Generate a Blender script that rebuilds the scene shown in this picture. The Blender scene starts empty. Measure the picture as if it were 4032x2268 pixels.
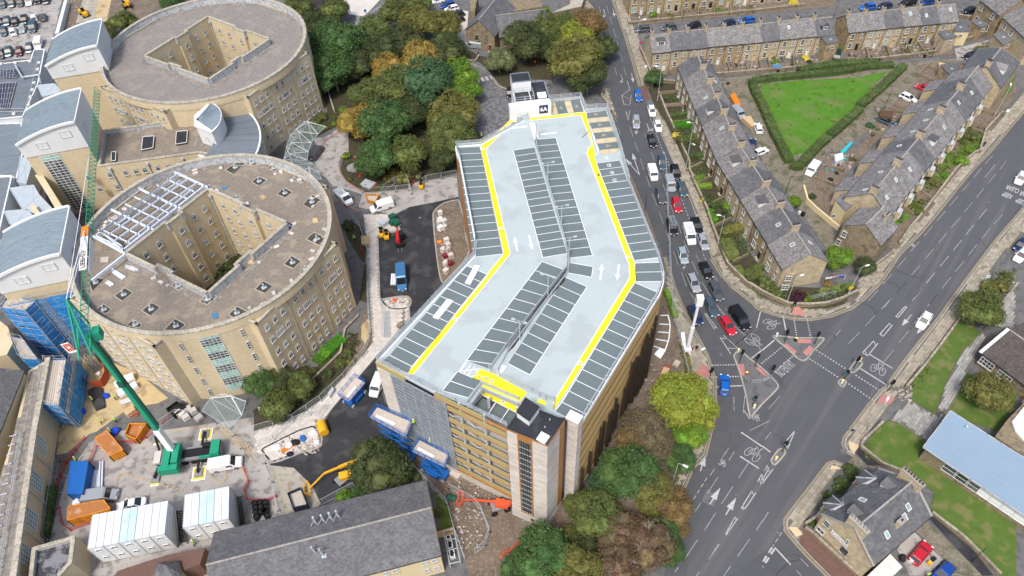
import bpy,math as ma,random
import numpy as np
from mathutils import Vector as Ve,Matrix as Mtx
from mathutils.geometry import delaunay_2d_cdt
R=random.Random(11)
PI=ma.pi
# ------ camera, sky, sun, exposure
FPX,PITCH,ROLL,CAMH=2880.0,0.852208,-0.0490389,115.0
scene=bpy.context.scene
w_=np.array([0,ma.cos(PITCH),-ma.sin(PITCH)]);r_=np.array([1.0,0,0]);u_=np.cross(r_,w_)
CR=r_*ma.cos(ROLL)+u_*ma.sin(ROLL);CU=-r_*ma.sin(ROLL)+u_*ma.cos(ROLL)
cam=bpy.data.cameras.new('camera');camo=bpy.data.objects.new('camera',cam);scene.collection.objects.link(camo)
cam.sensor_width=36;cam.lens=FPX/4032*36;cam.clip_end=4000;cam.clip_start=1
mw=Mtx.Identity(4)
for i in range(3):
 mw[i][0]=CR[i];mw[i][1]=CU[i];mw[i][2]=-w_[i]
mw[2][3]=CAMH
camo.matrix_world=mw
scene.camera=camo
SUN_EL,SUN_AZ=58,200
world=bpy.data.worlds.new('World');scene.world=world;world.use_nodes=True
nt=world.node_tree;bg=nt.nodes['Background']
sky=nt.nodes.new('ShaderNodeTexSky');sky.sky_type='NISHITA';sky.sun_disc=False
sky.sun_elevation=ma.radians(SUN_EL);sky.sun_rotation=ma.radians(SUN_AZ);sky.dust_density=4;sky.ozone_density=1.0;sky.air_density=1.0
nt.links.new(sky.outputs[0],bg.inputs[0]);bg.inputs[1].default_value=0.15
sun=bpy.data.lights.new('sun','SUN');sun.energy=1.8;sun.angle=ma.radians(10);sun.color=(1,.98,.95)
suno=bpy.data.objects.new('sun',sun);scene.collection.objects.link(suno)
sd=Ve((ma.sin(ma.radians(SUN_AZ))*ma.cos(ma.radians(SUN_EL)),ma.cos(ma.radians(SUN_AZ))*ma.cos(ma.radians(SUN_EL)),ma.sin(ma.radians(SUN_EL))))
suno.rotation_euler=sd.to_track_quat('Z','Y').to_euler()
vs=scene.view_settings;vs.view_transform='Standard';vs.look='None';vs.exposure=0.55;vs.gamma=1;vs.use_curve_mapping=False
scene.cycles.max_bounces=5;scene.cycles.diffuse_bounces=3
# ------ survey: reading positions off map sheets of the site
SHEET=dict(A=(0,0),B=(1000,0),C=(2000,0),D=(3000,0),E=(0,600),F=(1000,600),G=(2000,600),H=(3000,600),I=(0,1100),J=(1000,1100),K=(2000,1100),L=(3000,1100),M=(0,1668),N=(1000,1668),O=(2000,1668),P=(3000,1668),Q=(1450,1400),R=(2100,1500,.34503),T=(2000,300,.27609),U=(3700,650,.17256),V=(600,1700,.1725),X=(750,380,.27599),Y=(0,1100,.44865),a=(0,0,.17945),b=(2300,1080,.27609))
def W(c,x,y,z=0.0):
 if c=='Z':X,Y=x*4032/2576,y*4032/2576
 elif c=='n':X,Y=x,y
 else:
  q=SHEET[c];k=q[2]if len(q)>2 else 1000/2415;X=q[0]+x*k;Y=q[1]+y*k
 v=w_*FPX+CR*(X-2016)-CU*(Y-1134)
 t=(z-CAMH)/v[2]
 return Ve((v[0]*t,v[1]*t,z))
def S(s,z=0.0):
 out=[];c=None;buf=[]
 for tk in s.split():
  if tk[0].isalpha():c=tk
  else:
   buf.append(float(tk))
   if len(buf)==2:out.append(W(c,buf[0],buf[1],z));buf=[]
 return out
 # ------ materials
MATS={}
def mat(name,col,col2=None,scale=1.0,rough=0.85,rnd=0.0,bump=0.0,bscale=None,metal=0.0,detail=6.0,brick=None,sharp=0.0,spec=0.3,emit=None,alpha=1.0,transm=0.0,hue=0.0,col3=None,scale3=6.0,amt3=0.4,huebase=0.5,stretch=None):
 m=bpy.data.materials.new(name);m.use_nodes=True;MATS[name]=m
 t=m.node_tree;N=t.nodes;Lk=t.links;b=N['Principled BSDF']
 b.inputs['Roughness'].default_value=rough;b.inputs['Metallic'].default_value=metal
 b.inputs['Specular IOR Level'].default_value=spec
 tc=N.new('ShaderNodeTexCoord')
 def rgb(c):return(c[0],c[1],c[2],1)
 out=None
 if col2 is not None:
  n=N.new('ShaderNodeTexNoise');n.inputs['Scale'].default_value=scale;n.inputs['Detail'].default_value=detail;n.inputs['Roughness'].default_value=0.65
  Lk.new(tc.outputs['Object'],n.inputs['Vector'])
  r=N.new('ShaderNodeValToRGB');a=0.5-0.22*(1-sharp);r.color_ramp.elements[0].position=a;r.color_ramp.elements[1].position=1-a+0.001
  r.color_ramp.elements[0].color=rgb(col);r.color_ramp.elements[1].color=rgb(col2)
  Lk.new(n.outputs['Fac'],r.inputs[0]);out=r.outputs[0]
 else:
  c=N.new('ShaderNodeRGB');c.outputs[0].default_value=rgb(col);out=c.outputs[0]
 if col3 is not None:
  n=N.new('ShaderNodeTexNoise');n.inputs['Scale'].default_value=scale3;n.inputs['Detail'].default_value=3
  if stretch:
   v1=N.new('ShaderNodeVectorRotate');v1.rotation_type='Z_AXIS';v1.inputs['Angle'].default_value=ma.radians(-stretch[0]);v2=N.new('ShaderNodeVectorMath');v2.operation='MULTIPLY';v2.inputs[1].default_value=(stretch[1],stretch[2],1)
   Lk.new(tc.outputs['Object'],v1.inputs[0]);Lk.new(v1.outputs[0],v2.inputs[0]);Lk.new(v2.outputs[0],n.inputs['Vector'])
  else:Lk.new(tc.outputs['Object'],n.inputs['Vector'])
  r=N.new('ShaderNodeMapRange');r.inputs[1].default_value=0.52;r.inputs[2].default_value=0.62;r.inputs[4].default_value=amt3
  Lk.new(n.outputs['Fac'],r.inputs[0])
  mx=N.new('ShaderNodeMix');mx.data_type='RGBA';Lk.new(r.outputs[0],mx.inputs[0]);Lk.new(out,mx.inputs[6]);mx.inputs[7].default_value=rgb(col3);out=mx.outputs[2]
 bumpsrc=None
 if brick:
  bw,bh,ms,md,sp=brick
  uv=N.new('ShaderNodeUVMap');uv.uv_map='UVMap'
  bt=N.new('ShaderNodeTexBrick');bt.inputs['Scale'].default_value=1.0;bt.inputs['Brick Width'].default_value=bw;bt.inputs['Row Height'].default_value=bh
  bt.inputs['Mortar Size'].default_value=ms;bt.inputs['Mortar Smooth'].default_value=0.3;bt.inputs['Bias'].default_value=0.0
  bt.inputs['Color1'].default_value=(1-sp,1-sp,1-sp,1);bt.inputs['Color2'].default_value=(1+sp,1+sp,1+sp,1);bt.inputs['Mortar'].default_value=(md,md,md,1)
  Lk.new(uv.outputs[0],bt.inputs['Vector'])
  mx=N.new('ShaderNodeMix');mx.data_type='RGBA';mx.blend_type='MULTIPLY';mx.inputs[0].default_value=1;mx.clamp_result=False
  Lk.new(out,mx.inputs[6]);Lk.new(bt.outputs['Color'],mx.inputs[7]);out=mx.outputs[2];bumpsrc=bt.outputs['Fac']
 if rnd or hue:
  g=N.new('ShaderNodeNewGeometry');oi=N.new('ShaderNodeObjectInfo')
  ad=N.new('ShaderNodeMath');ad.operation='ADD';Lk.new(g.outputs['Random Per Island'],ad.inputs[0]);Lk.new(oi.outputs['Random'],ad.inputs[1])
  fr=N.new('ShaderNodeMath');fr.operation='FRACT';Lk.new(ad.outputs[0],fr.inputs[0])
  hs=N.new('ShaderNodeHueSaturation')
  mr=N.new('ShaderNodeMapRange');mr.inputs[3].default_value=1-rnd;mr.inputs[4].default_value=1+rnd;Lk.new(fr.outputs[0],mr.inputs[0]);Lk.new(mr.outputs[0],hs.inputs['Value'])
  if hue:
   m2=N.new('ShaderNodeMath');m2.operation='MULTIPLY';m2.inputs[1].default_value=7.31;Lk.new(fr.outputs[0],m2.inputs[0])
   f2=N.new('ShaderNodeMath');f2.operation='FRACT';Lk.new(m2.outputs[0],f2.inputs[0])
   mh=N.new('ShaderNodeMapRange');mh.inputs[3].default_value=huebase-hue;mh.inputs[4].default_value=huebase+hue;Lk.new(f2.outputs[0],mh.inputs[0]);Lk.new(mh.outputs[0],hs.inputs['Hue'])
  Lk.new(out,hs.inputs['Color']);out=hs.outputs[0]
 Lk.new(out,b.inputs['Base Color'])
 if bump:
  bp=N.new('ShaderNodeBump');bp.inputs['Strength'].default_value=min(1,bump);bp.inputs['Distance'].default_value=0.05
  n=N.new('ShaderNodeTexNoise');n.inputs['Scale'].default_value=bscale or scale*8;n.inputs['Detail'].default_value=4;Lk.new(tc.outputs['Object'],n.inputs['Vector'])
  if bumpsrc is not None:
   sb=N.new('ShaderNodeMath');sb.operation='SUBTRACT';Lk.new(n.outputs['Fac'],sb.inputs[0]);Lk.new(bumpsrc,sb.inputs[1]);Lk.new(sb.outputs[0],bp.inputs['Height'])
  else:Lk.new(n.outputs['Fac'],bp.inputs['Height'])
  Lk.new(bp.outputs[0],b.inputs['Normal'])
 if emit:b.inputs['Emission Color'].default_value=rgb(emit[0]);b.inputs['Emission Strength'].default_value=emit[1]
 if alpha<1:b.inputs['Alpha'].default_value=alpha
 if transm:b.inputs['Transmission Weight'].default_value=transm
 return m
def paint(name,col,rough=0.35,**k):return mat(name,col,rough=rough,spec=0.5,**k)
# ground
mat('m_asphalt',(.066,.069,.074),(.088,.091,.096),.12,.9,bump=.25,bscale=25,col3=(.10,.098,.098),scale3=.5,amt3=.28)
mat('m_mainroad',(.078,.081,.087),(.092,.095,.101),.12,.9,bump=.2,bscale=25,col3=(.125,.122,.118),scale3=.55,amt3=.5,stretch=(49,.045,1))
mat('m_oldasphalt',(.10,.10,.102),(.16,.157,.152),.25,.9,bump=.3,bscale=20,col3=(.06,.06,.06),scale3=.7,amt3=.5)
mat('m_patchy',(.17,.168,.168),(.10,.10,.105),.9,.9,sharp=.8,bump=.2,bscale=18)
mat('m_newtar',(.020,.021,.024),(.040,.040,.043),.22,.8,bump=.3,bscale=25,col3=(.10,.10,.10),scale3=.35,amt3=.35)
mat('m_earth',(.11,.082,.058),(.19,.148,.108),.35,.95,bump=.8,bscale=6,col3=(.27,.24,.21),scale3=2.2,amt3=.45)
mat('m_sand',(.42,.32,.17),(.50,.39,.22),.3,.95,bump=.4,bscale=6,col3=(.2,.15,.1),scale3=.5,amt3=.6)
mat('m_yard',(.27,.25,.235),(.40,.375,.345),.22,.9,bump=.2,bscale=12,col3=(.14,.13,.12),scale3=.55,amt3=.7)
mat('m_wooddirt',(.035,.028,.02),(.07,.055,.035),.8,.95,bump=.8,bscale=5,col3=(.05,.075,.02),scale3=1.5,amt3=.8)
mat('m_grass',(.065,.115,.018),(.095,.15,.028),.5,.95,bump=1,bscale=14,col3=(.20,.17,.075),scale3=.4,amt3=.55,detail=8)
mat('m_green',(.052,.150,.012),(.088,.205,.018),.35,.95,bump=1,bscale=14,col3=(.13,.17,.05),scale3=.16,amt3=.7,detail=10)
mat('m_setts',(.20,.175,.13),(.30,.265,.20),.6,.95,brick=(.34,.2,.03,.45,.25),bump=.7,bscale=8,col3=(.08,.11,.04),scale3=.35,amt3=.6)
mat('m_flag',(.27,.235,.18),(.36,.32,.25),.5,.9,rnd=.2,hue=.015,bump=.3,bscale=9,col3=(.13,.12,.09),scale3=1.2,amt3=.45)
mat('m_flaggap',(.11,.10,.075),(.16,.145,.11),.8,.95)
mat('m_block',(.48,.445,.40),(.58,.54,.49),.3,.9,rnd=.10,bump=.2,bscale=9)
mat('m_greyflag',(.24,.235,.215),(.36,.35,.325),.5,.9,rnd=.2,bump=.2,bscale=9)
mat('m_blister',(.38,.155,.135),(.47,.21,.18),1.2,.9,rnd=.08,bump=.5,bscale=30)
mat('m_buff',(.55,.43,.25),(.60,.48,.30),1.2,.9,rnd=.06)
mat('m_kerb',(.26,.245,.215),(.36,.34,.30),1,.9,rnd=.1)
mat('m_white',(.54,.54,.53),(.27,.27,.27),2.5,.8,detail=8)
mat('m_worn',(.44,.44,.44),(.19,.19,.19),2.2,.8,detail=8)
mat('m_yline',(.62,.45,.20),(.45,.38,.26),1.5,.8)
mat('m_redline',(.50,.24,.22),(.42,.2,.18),1.5,.8)
mat('m_mud',(.30,.28,.23),(.40,.375,.31),.3,.95,bump=.3,bscale=7,col3=(.22,.17,.12),scale3=.9,amt3=.6)
# buildings
mat('m_hosp',(.545,.45,.29),(.62,.515,.34),.35,.9,brick=(.45,.225,.012,.88,.045),bump=.2,bscale=10,col3=(.49,.40,.25),scale3=1.2,amt3=.35)
mat('m_cope',(.48,.43,.335),(.34,.315,.26),.9,.9,rnd=.1,col3=(.16,.15,.13),scale3=2.2,amt3=.5)
mat('m_lead',(.46,.475,.48),(.36,.375,.385),.9,.6,rnd=.08,col3=(.16,.165,.17),scale3=1.8,amt3=.55)
mat('m_gravel',(.15,.125,.10),(.275,.235,.19),2.2,.95,bump=1,bscale=10,col3=(.36,.30,.215),scale3=.35,amt3=.45,detail=10)
mat('m_gravelA',(.165,.152,.140),(.27,.248,.225),2.0,.95,bump=1,bscale=10,col3=(.33,.285,.22),scale3=.3,amt3=.35,detail=10)
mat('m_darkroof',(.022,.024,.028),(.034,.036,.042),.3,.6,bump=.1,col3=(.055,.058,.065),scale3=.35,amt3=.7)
mat('m_bluemetal',(.215,.268,.305),(.25,.305,.345),.2,.45,spec=.5,rnd=.14)
mat('m_greymetal',(.155,.185,.21),(.19,.22,.25),.2,.5,spec=.5,rnd=.14)
mat('m_whiteclad',(.66,.67,.66),(.72,.73,.715),.15,.6)
mat('m_greyclad',(.56,.58,.595),(.60,.62,.63),.15,.5)
mat('m_galv',(.42,.46,.48),(.52,.56,.585),1.5,.5,metal=.2,spec=.5)
mat('m_cage',(.22,.25,.28),(.32,.36,.39),1,.5,spec=.5)
mat('m_steel',(.58,.63,.70),(.66,.71,.78),1.2,.5,metal=.1)
mat('m_glass',(.035,.045,.05),(.10,.125,.13),.9,.08,spec=.9,rnd=.5,sharp=.4)
mat('m_glasspale',(.16,.23,.23),(.32,.42,.41),1.1,.12,spec=.8,rnd=.3)
mat('m_greenglass',(.24,.42,.36),(.30,.50,.43),.8,.2,spec=.7,rnd=.15)
mat('m_clearglass',(.40,.55,.52),None,1,.08,spec=.8,alpha=.2)
mat('m_frame',(.68,.68,.66),None,1,.5)
mat('m_darkframe',(.03,.03,.032),None,1,.5)
mat('m_deck',(.375,.43,.43),(.41,.465,.465),.10,.7,col3=(.33,.36,.365),scale3=.22,amt3=.6,bump=.05)
mat('m_bay',(.120,.152,.158),(.145,.178,.184),.25,.75,bump=.1,col3=(.12,.145,.155),scale3=.5,amt3=.35)
mat('m_yellow',(.86,.72,.015),(.90,.77,.03),.3,.7,bump=.05)
mat('m_orangehatch',(.66,.50,.24),None,1,.8)
mat('m_cream',(.50,.47,.39),(.54,.51,.43),1,.85)
mat('m_purewhite',(.80,.80,.79),(.74,.74,.735),2.0,.75)
mat('m_stone',(.52,.465,.40),(.58,.525,.46),.2,.85,brick=(1.3,.55,.012,.85,.13),bump=.1)
mat('m_plinth',(.50,.47,.42),(.58,.55,.50),.3,.9,brick=(.6,.22,.015,.75,.08))
mat('m_gold',(.42,.355,.155),(.46,.39,.18),.3,.45,metal=.15,spec=.5)
mat('m_copper',(.36,.165,.05),(.42,.20,.07),.5,.5,metal=.1)
mat('m_bronze',(.030,.022,.017),(.045,.032,.022),.5,.5)
mat('m_concrete',(.33,.32,.30),(.41,.40,.375),.5,.9,bump=.1)
mat('m_terrstone',(.30,.225,.125),(.44,.345,.205),1.1,.95,brick=(.62,.29,.025,.55,.2),bump=.4,bscale=9,col3=(.13,.105,.075),scale3=.55,amt3=.6)
mat('m_terrpale',(.42,.34,.215),(.52,.435,.29),1.1,.95,brick=(.62,.29,.025,.65,.14),bump=.4,bscale=9,col3=(.27,.22,.15),scale3=.8,amt3=.4)
mat('m_rubble',(.24,.19,.12),(.34,.275,.18),1.3,.95,brick=(.42,.2,.03,.5,.2),bump=.6,bscale=8,col3=(.09,.08,.06),scale3=.9,amt3=.5)
mat('m_render',(.60,.50,.29),(.64,.54,.33),.5,.9)
mat('m_slate',(.15,.144,.14),(.225,.213,.203),.5,.7,rnd=.30,bump=.2,bscale=8,col3=(.24,.235,.235),scale3=.42,amt3=.45)
mat('m_slatedark',(.092,.092,.096),(.138,.137,.14),.8,.65,rnd=.2,bump=.2,bscale=8,col3=(.17,.17,.172),scale3=.5,amt3=.4)
mat('m_slatebase',(.075,.075,.08),(.11,.11,.115),.8,.8)
mat('m_ridge',(.27,.255,.225),(.36,.34,.30),1.5,.9,rnd=.12)
mat('m_pot',(.06,.035,.028),(.11,.06,.045),3,.8)
mat('m_redpot',(.45,.14,.08),None,3,.8)
mat('m_blueroof',(.215,.295,.37),(.24,.325,.405),.15,.5,bump=.03)
mat('m_browntile',(.095,.08,.072),(.13,.11,.10),.9,.85,rnd=.2,brick=(.33,.3,.03,.5,.1),bump=.5)
mat('m_redroof',(.11,.065,.05),(.16,.09,.07),1.5,.85)
mat('m_timber',(.44,.31,.16),(.54,.40,.23),1.8,.85,rnd=.15)
mat('m_wornwood',(.42,.36,.30),(.52,.46,.39),1.5,.9,rnd=.12)
mat('m_fencewood',(.20,.155,.11),(.29,.23,.165),1.5,.9,rnd=.15)
# foliage
def leafmat(n,c,hue=.028,rnd=.45,c2=None):
 m=mat(n,c,c2 or tuple(min(1,x*1.35)for x in c),.35,.75,rnd=rnd,hue=hue,spec=.2)
 return m
leafmat('l_mid',(.084,.104,.030));leafmat('l_green',(.054,.100,.030));leafmat('l_dark',(.052,.066,.024));leafmat('l_olive',(.118,.118,.032))
leafmat('l_yellow',(.235,.17,.04),.02);leafmat('l_bright',(.105,.185,.022));leafmat('l_brown',(.145,.100,.040),.02);leafmat('l_lime',(.185,.215,.030),.03)
leafmat('l_blue',(.050,.098,.044),.02);leafmat('l_grey',(.115,.095,.055),.03);leafmat('l_hedge',(.062,.090,.028),.02,.3);leafmat('l_hedgetop',(.10,.14,.045),.02,.3)
leafmat('l_purple',(.045,.015,.022),.02,.3);leafmat('l_gold',(.55,.45,.05),.02,.25);leafmat('l_sage',(.12,.14,.06),.02,.35);leafmat('l_dead',(.105,.072,.038),.02)
leafmat('l_lawn',(.05,.15,.012),.02,.3)
mat('m_bark',(.16,.14,.115),(.25,.23,.19),3,.95);mat('m_palebark',(.34,.31,.27),(.44,.41,.36),3,.95)
# paint, plastic, vehicles
for n,c in dict(white=(.78,.79,.79),black=(.012,.012,.014),grey=(.085,.092,.10),silver=(.36,.38,.40),blue=(.010,.06,.30),brightblue=(.010,.13,.52),red=(.46,.010,.022),navy=(.015,.03,.09),teal=(.03,.075,.11),paleblue=(.36,.43,.47),green=(.015,.045,.035),wine=(.11,.02,.03),vanblue=(.06,.18,.36),bluegrey=(.06,.095,.12)).items():
 mat('c_'+n,c,None,1,.28,metal=.0 if n in('white','red')else .25,spec=.6)
for n,c in dict(orange=(.72,.22,.015),red=(.52,.02,.02),blue=(.01,.12,.42),brightblue=(.01,.06,.55),yellow=(.80,.42,.015),green=(.012,.30,.165),darkgreen=(.01,.10,.06),hivis=(.50,.85,.06),orangered=(.80,.10,.03),black=(.012,.012,.013),white=(.78,.78,.77),grey=(.25,.26,.27),teal=(.04,.45,.50),skin=(.45,.27,.19),navy=(.02,.03,.07),pink=(.7,.35,.4),brown=(.12,.06,.03),lime=(.07,.55,.1),maroon=(.2,.03,.04)).items():
 mat('p_'+n,c,tuple(x*.75 for x in c),2.0,.55,spec=.4)
mat('m_rubber',(.014,.014,.015),None,1,.9);mat('m_rim',(.35,.36,.37),None,1,.4,metal=.5)
mat('m_carglass',(.015,.018,.02),None,1,.06,spec=1.0);mat('m_lamp',(.75,.76,.78),None,1,.2,spec=.8);mat('m_tail',(.35,.01,.01),None,1,.3)
mat('m_carglassp',(.16,.19,.20),None,1,.08,spec=1.0)
mat('m_signal',(.02,.5,.3),None,1,.4,emit=((.05,.9,.5),.4));mat('m_beacon',(1,.6,.1),None,1,.4,emit=((1,.55,.1),.5))
mat('m_rust',(.33,.125,.04),(.42,.17,.06),.8,.85,col3=(.5,.38,.27),scale3=.6,amt3=.6)
mat('m_skip',(.70,.28,.015),(.58,.22,.015),.8,.7,col3=(.3,.12,.05),scale3=1.2,amt3=.6)
mat('m_sheet',(.012,.17,.48),(.025,.26,.62),.5,.5,spec=.4,alpha=.92,col3=(.2,.42,.68),scale3=1.5,amt3=.35)
mat('m_cabin',(.62,.64,.63),(.69,.70,.69),.3,.6,col3=(.52,.53,.50),scale3=.4,amt3=.4)
mat('m_cabinblue',(.34,.62,.75),(.62,.70,.72),.35,.5)
mat('m_solar',(.018,.018,.035),(.03,.028,.05),.8,.25,spec=.7)
mat('m_matyellow',(.78,.58,.06),(.70,.52,.05),2,.8,brick=(.5,.5,.02,.7,.05))
mat('p_redbrick',(.40,.07,.03),(.34,.06,.03),2,.7);mat('m_rim2',(.25,.26,.27),None,1,.8);mat('m_rubblebits',(.24,.20,.17),(.40,.36,.32),2,.95,rnd=.5)
mat('m_clutter',(.16,.14,.12),(.34,.30,.26),2,.8,rnd=.8,hue=.12)
mat('m_rock',(.19,.18,.17),(.33,.32,.30),2,.95,bump=.5)
# ------ mesh building
COL=scene.collection
ORG={}
def setp(o,label=None,cat=None,group=None,kind=None):
 if label:o['label']=label
 if cat:o['category']=cat
 if group:o['group']=group
 if kind:o['kind']=kind
 return o
def thing(name,label,cat,loc=(0,0,0),group=None,rz=0):
 o=bpy.data.objects.new(name,None);COL.objects.link(o);o.location=loc;o.rotation_euler=(0,0,rz);o.empty_display_size=.5
 setp(o,label,cat,group);ORG[o.name]=Ve(loc);return o
def uvmesh(me):
 n=len(me.loops)
 if not n:return
 uv=me.uv_layers.new(name='UVMap')
 co=np.empty(len(me.vertices)*3);me.vertices.foreach_get('co',co);co=co.reshape(-1,3)
 li=np.empty(n,dtype=np.int32);me.loops.foreach_get('vertex_index',li)
 pn=np.empty(len(me.polygons)*3);me.polygons.foreach_get('normal',pn);pn=pn.reshape(-1,3)
 lt=np.empty(len(me.polygons),dtype=np.int32);me.polygons.foreach_get('loop_total',lt)
 nn=np.repeat(pn,lt,axis=0)
 tx=np.stack([-nn[:,1],nn[:,0],np.zeros(n)],1);L=np.linalg.norm(tx,axis=1);flat=L<0.05
 tx[flat]=(1,0,0);L[flat]=1;tx/=L[:,None]
 ty=np.cross(nn,tx);p=co[li]
 out=np.stack([(p*tx).sum(1),(p*ty).sum(1)],1).astype(np.float32)
 uv.data.foreach_set('uv',out.ravel())
class MB:
 def __init__(s):s.v=[];s.f=[];s.m=[];s.mi=0
 def poly(s,pts,flip=False):
  k=len(s.v);s.v.extend([tuple(p)for p in pts]);f=list(range(k,k+len(pts)))
  s.f.append(f[::-1]if flip else f);s.m.append(s.mi);return s
 def sheet(s,pts,z=None):
  q=[(p[0],p[1],p[2]if z is None else z)for p in pts]
  if len(q)>4:s.cdt(q);return s
  a=sum(q[i-1][0]*q[i][1]-q[i][0]*q[i-1][1]for i in range(len(q)))
  return s.poly(q if a>0 else q[::-1])
 def cdt(s,q):
  n=len(q);zz=q[0][2]
  r=delaunay_2d_cdt([Ve((p[0],p[1]))for p in q],[],[list(range(n))],1,1e-5);k=len(s.v);s.v+=[(v.x,v.y,zz)for v in r[0]]
  for f in r[2]:
   a=sum(r[0][f[i-1]].x*r[0][f[i]].y-r[0][f[i]].x*r[0][f[i-1]].y for i in range(len(f)));s.f.append([k+i for i in(f if a>0 else f[::-1])]);s.m.append(s.mi)
 def prism(s,pts,z0,z1,bottom=False,top=True):
  q=[(p[0],p[1])for p in pts]
  a=sum(q[i-1][0]*q[i][1]-q[i][0]*q[i-1][1]for i in range(len(q)))
  if a<0:q=q[::-1]
  n=len(q);k=len(s.v);s.v+=[(x,y,z0)for x,y in q]+[(x,y,z1)for x,y in q]
  for i in range(n):
   j=(i+1)%n;s.f.append([k+i,k+j,k+n+j,k+n+i]);s.m.append(s.mi)
  if top and n>8:s.cdt([(x,y,z1)for x,y in q])
  elif top:s.f.append([k+n+i for i in range(n)]);s.m.append(s.mi)
  if bottom:s.f.append([k+i for i in range(n)][::-1]);s.m.append(s.mi)
  return s
 def hexa(s,c8):
  k=len(s.v);s.v+=[tuple(p)for p in c8]
  for f in((3,2,1,0),(4,5,6,7),(0,1,5,4),(1,2,6,5),(2,3,7,6),(3,0,4,7)):
   s.f.append([k+i for i in f]);s.m.append(s.mi)
  return s
 def box(s,c,d,rz=0.0,tilt=0.0):
  cx,cy,cz=c;x,y,z=d[0]/2,d[1]/2,d[2]/2;ca,sa=ma.cos(rz),ma.sin(rz);ct,st=ma.cos(tilt),ma.sin(tilt);P=[]
  for(a,b,e)in((-x,-y,-z),(x,-y,-z),(x,y,-z),(-x,y,-z),(-x,-y,z),(x,-y,z),(x,y,z),(-x,y,z)):
   a,e=a*ct-e*st,a*st+e*ct
   P.append((cx+a*ca-b*sa,cy+a*sa+b*ca,cz+e))
  return s.hexa(P)
 def bar(s,a,b,w=.1,h=None,up=(0,0,1)):
  a=Ve(a);b=Ve(b);h=h or w;d=(b-a)
  if d.length<1e-6:return s
  d.normalize();u=Ve(up)
  if abs(d.dot(u))>.98:u=Ve((1,0,0))
  sd_=d.cross(u).normalized()*w/2;uu=sd_.cross(d).normalized()*h/2
  return s.hexa([a-sd_-uu,a+sd_-uu,b+sd_-uu,b-sd_-uu,a-sd_+uu,a+sd_+uu,b+sd_+uu,b-sd_+uu])if False else s.hexa([a+sd_-uu,b+sd_-uu,b-sd_-uu,a-sd_-uu,a+sd_+uu,b+sd_+uu,b-sd_+uu,a-sd_+uu])
 def tube(s,a,b,r,r2=None,n=8,caps=True):
  a=Ve(a);b=Ve(b);r2=r if r2 is None else r2;d=(b-a).normalized();u=Ve((0,0,1))if abs(d.z)<.95 else Ve((1,0,0))
  x=d.cross(u).normalized();y=d.cross(x);k=len(s.v)
  for(c,rr)in((a,r),(b,r2)):
   for i in range(n):
    t=2*PI*i/n;s.v.append(tuple(c+x*rr*ma.cos(t)+y*rr*ma.sin(t)))
  for i in range(n):
   j=(i+1)%n;s.f.append([k+i,k+n+i,k+n+j,k+j]);s.m.append(s.mi)
  if caps:s.f.append([k+i for i in range(n)]);s.f.append([k+n+i for i in range(n)][::-1]);s.m+=[s.mi]*2
  return s
 def path(s,pts,w,h,z=0.0):
  for a,b in zip(pts,pts[1:]):s.bar((a[0],a[1],z+h/2),(b[0],b[1],z+h/2),w,h)
  return s
 def blob(s,c,r,n=6,rings=4,jit=.15,rg=R):
  k=len(s.v);cx,cy,cz=c;rx,ry,rz=(r,r,r)if not hasattr(r,'__len__')else r
  s.v.append((cx,cy,cz+rz))
  for i in range(1,rings):
   ph=PI*i/rings
   for j in range(n):
    t=2*PI*(j+.5*(i%2))/n;q=1+rg.uniform(-jit,jit)
    s.v.append((cx+rx*q*ma.sin(ph)*ma.cos(t),cy+ry*q*ma.sin(ph)*ma.sin(t),cz+rz*q*ma.cos(ph)))
  s.v.append((cx,cy,cz-rz));e=len(s.v)-1
  for j in range(n):
   s.f.append([k,k+1+j,k+1+(j+1)%n]);s.m.append(s.mi)
   s.f.append([e,k+1+(rings-2)*n+(j+1)%n,k+1+(rings-2)*n+j]);s.m.append(s.mi)
  for i in range(rings-2):
   for j in range(n):
    a=k+1+i*n+j;b=k+1+i*n+(j+1)%n;s.f.append([a,a+n,b+n,b]);s.m.append(s.mi)
  return s
 def mesh(s,name,mats,off=None,smooth=False):
  me=bpy.data.meshes.new(name)
  if off is not None and(off[0]or off[1]or off[2]):
   vv=(np.array(s.v,dtype=float).reshape(-1,3)-np.array(off)).tolist()
  else:vv=s.v
  me.from_pydata(vv,[],s.f)
  for m in(mats if isinstance(mats,(list,tuple))else[mats]):me.materials.append(MATS[m])
  if isinstance(mats,(list,tuple)):me.polygons.foreach_set('material_index',s.m)
  if smooth:me.polygons.foreach_set('use_smooth',[True]*len(me.polygons))
  me.update();uvmesh(me);return me
 def bd(s,name,mats,parent=None,label=None,cat=None,group=None,kind=None,smooth=False,center=False):
  off=ORG[parent.name]if parent else Ve((0,0,0))
  if parent is None and center and s.v:
   a=np.array(s.v);off=Ve((float(a[:,0].mean()),float(a[:,1].mean()),float(a[:,2].min())))
  o=bpy.data.objects.new(name,s.mesh(name,mats,off,smooth));COL.objects.link(o)
  if parent:o.parent=parent;ORG[o.name]=off
  else:o.location=off;ORG[o.name]=off
  return setp(o,label,cat,group,kind)
def put(name,me,parent,loc,rz=0.0,mats=None,rot=None,sc=None,kind=None,label=None):
 """an object sharing mesh data, loc in world metres, under an unrotated parent"""
 o=bpy.data.objects.new(name,me);COL.objects.link(o)
 off=ORG[parent.name]if parent else Ve((0,0,0))
 o.location=Ve(loc)-off;o.rotation_euler=rot or(0,0,rz)
 if sc:o.scale=sc
 if parent:o.parent=parent;
 if mats:
  for i,m in enumerate(mats):
   if m:o.material_slots[i].link='OBJECT';o.material_slots[i].material=MATS[m]
 setp(o,label,None,None,kind)
 return o
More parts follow.
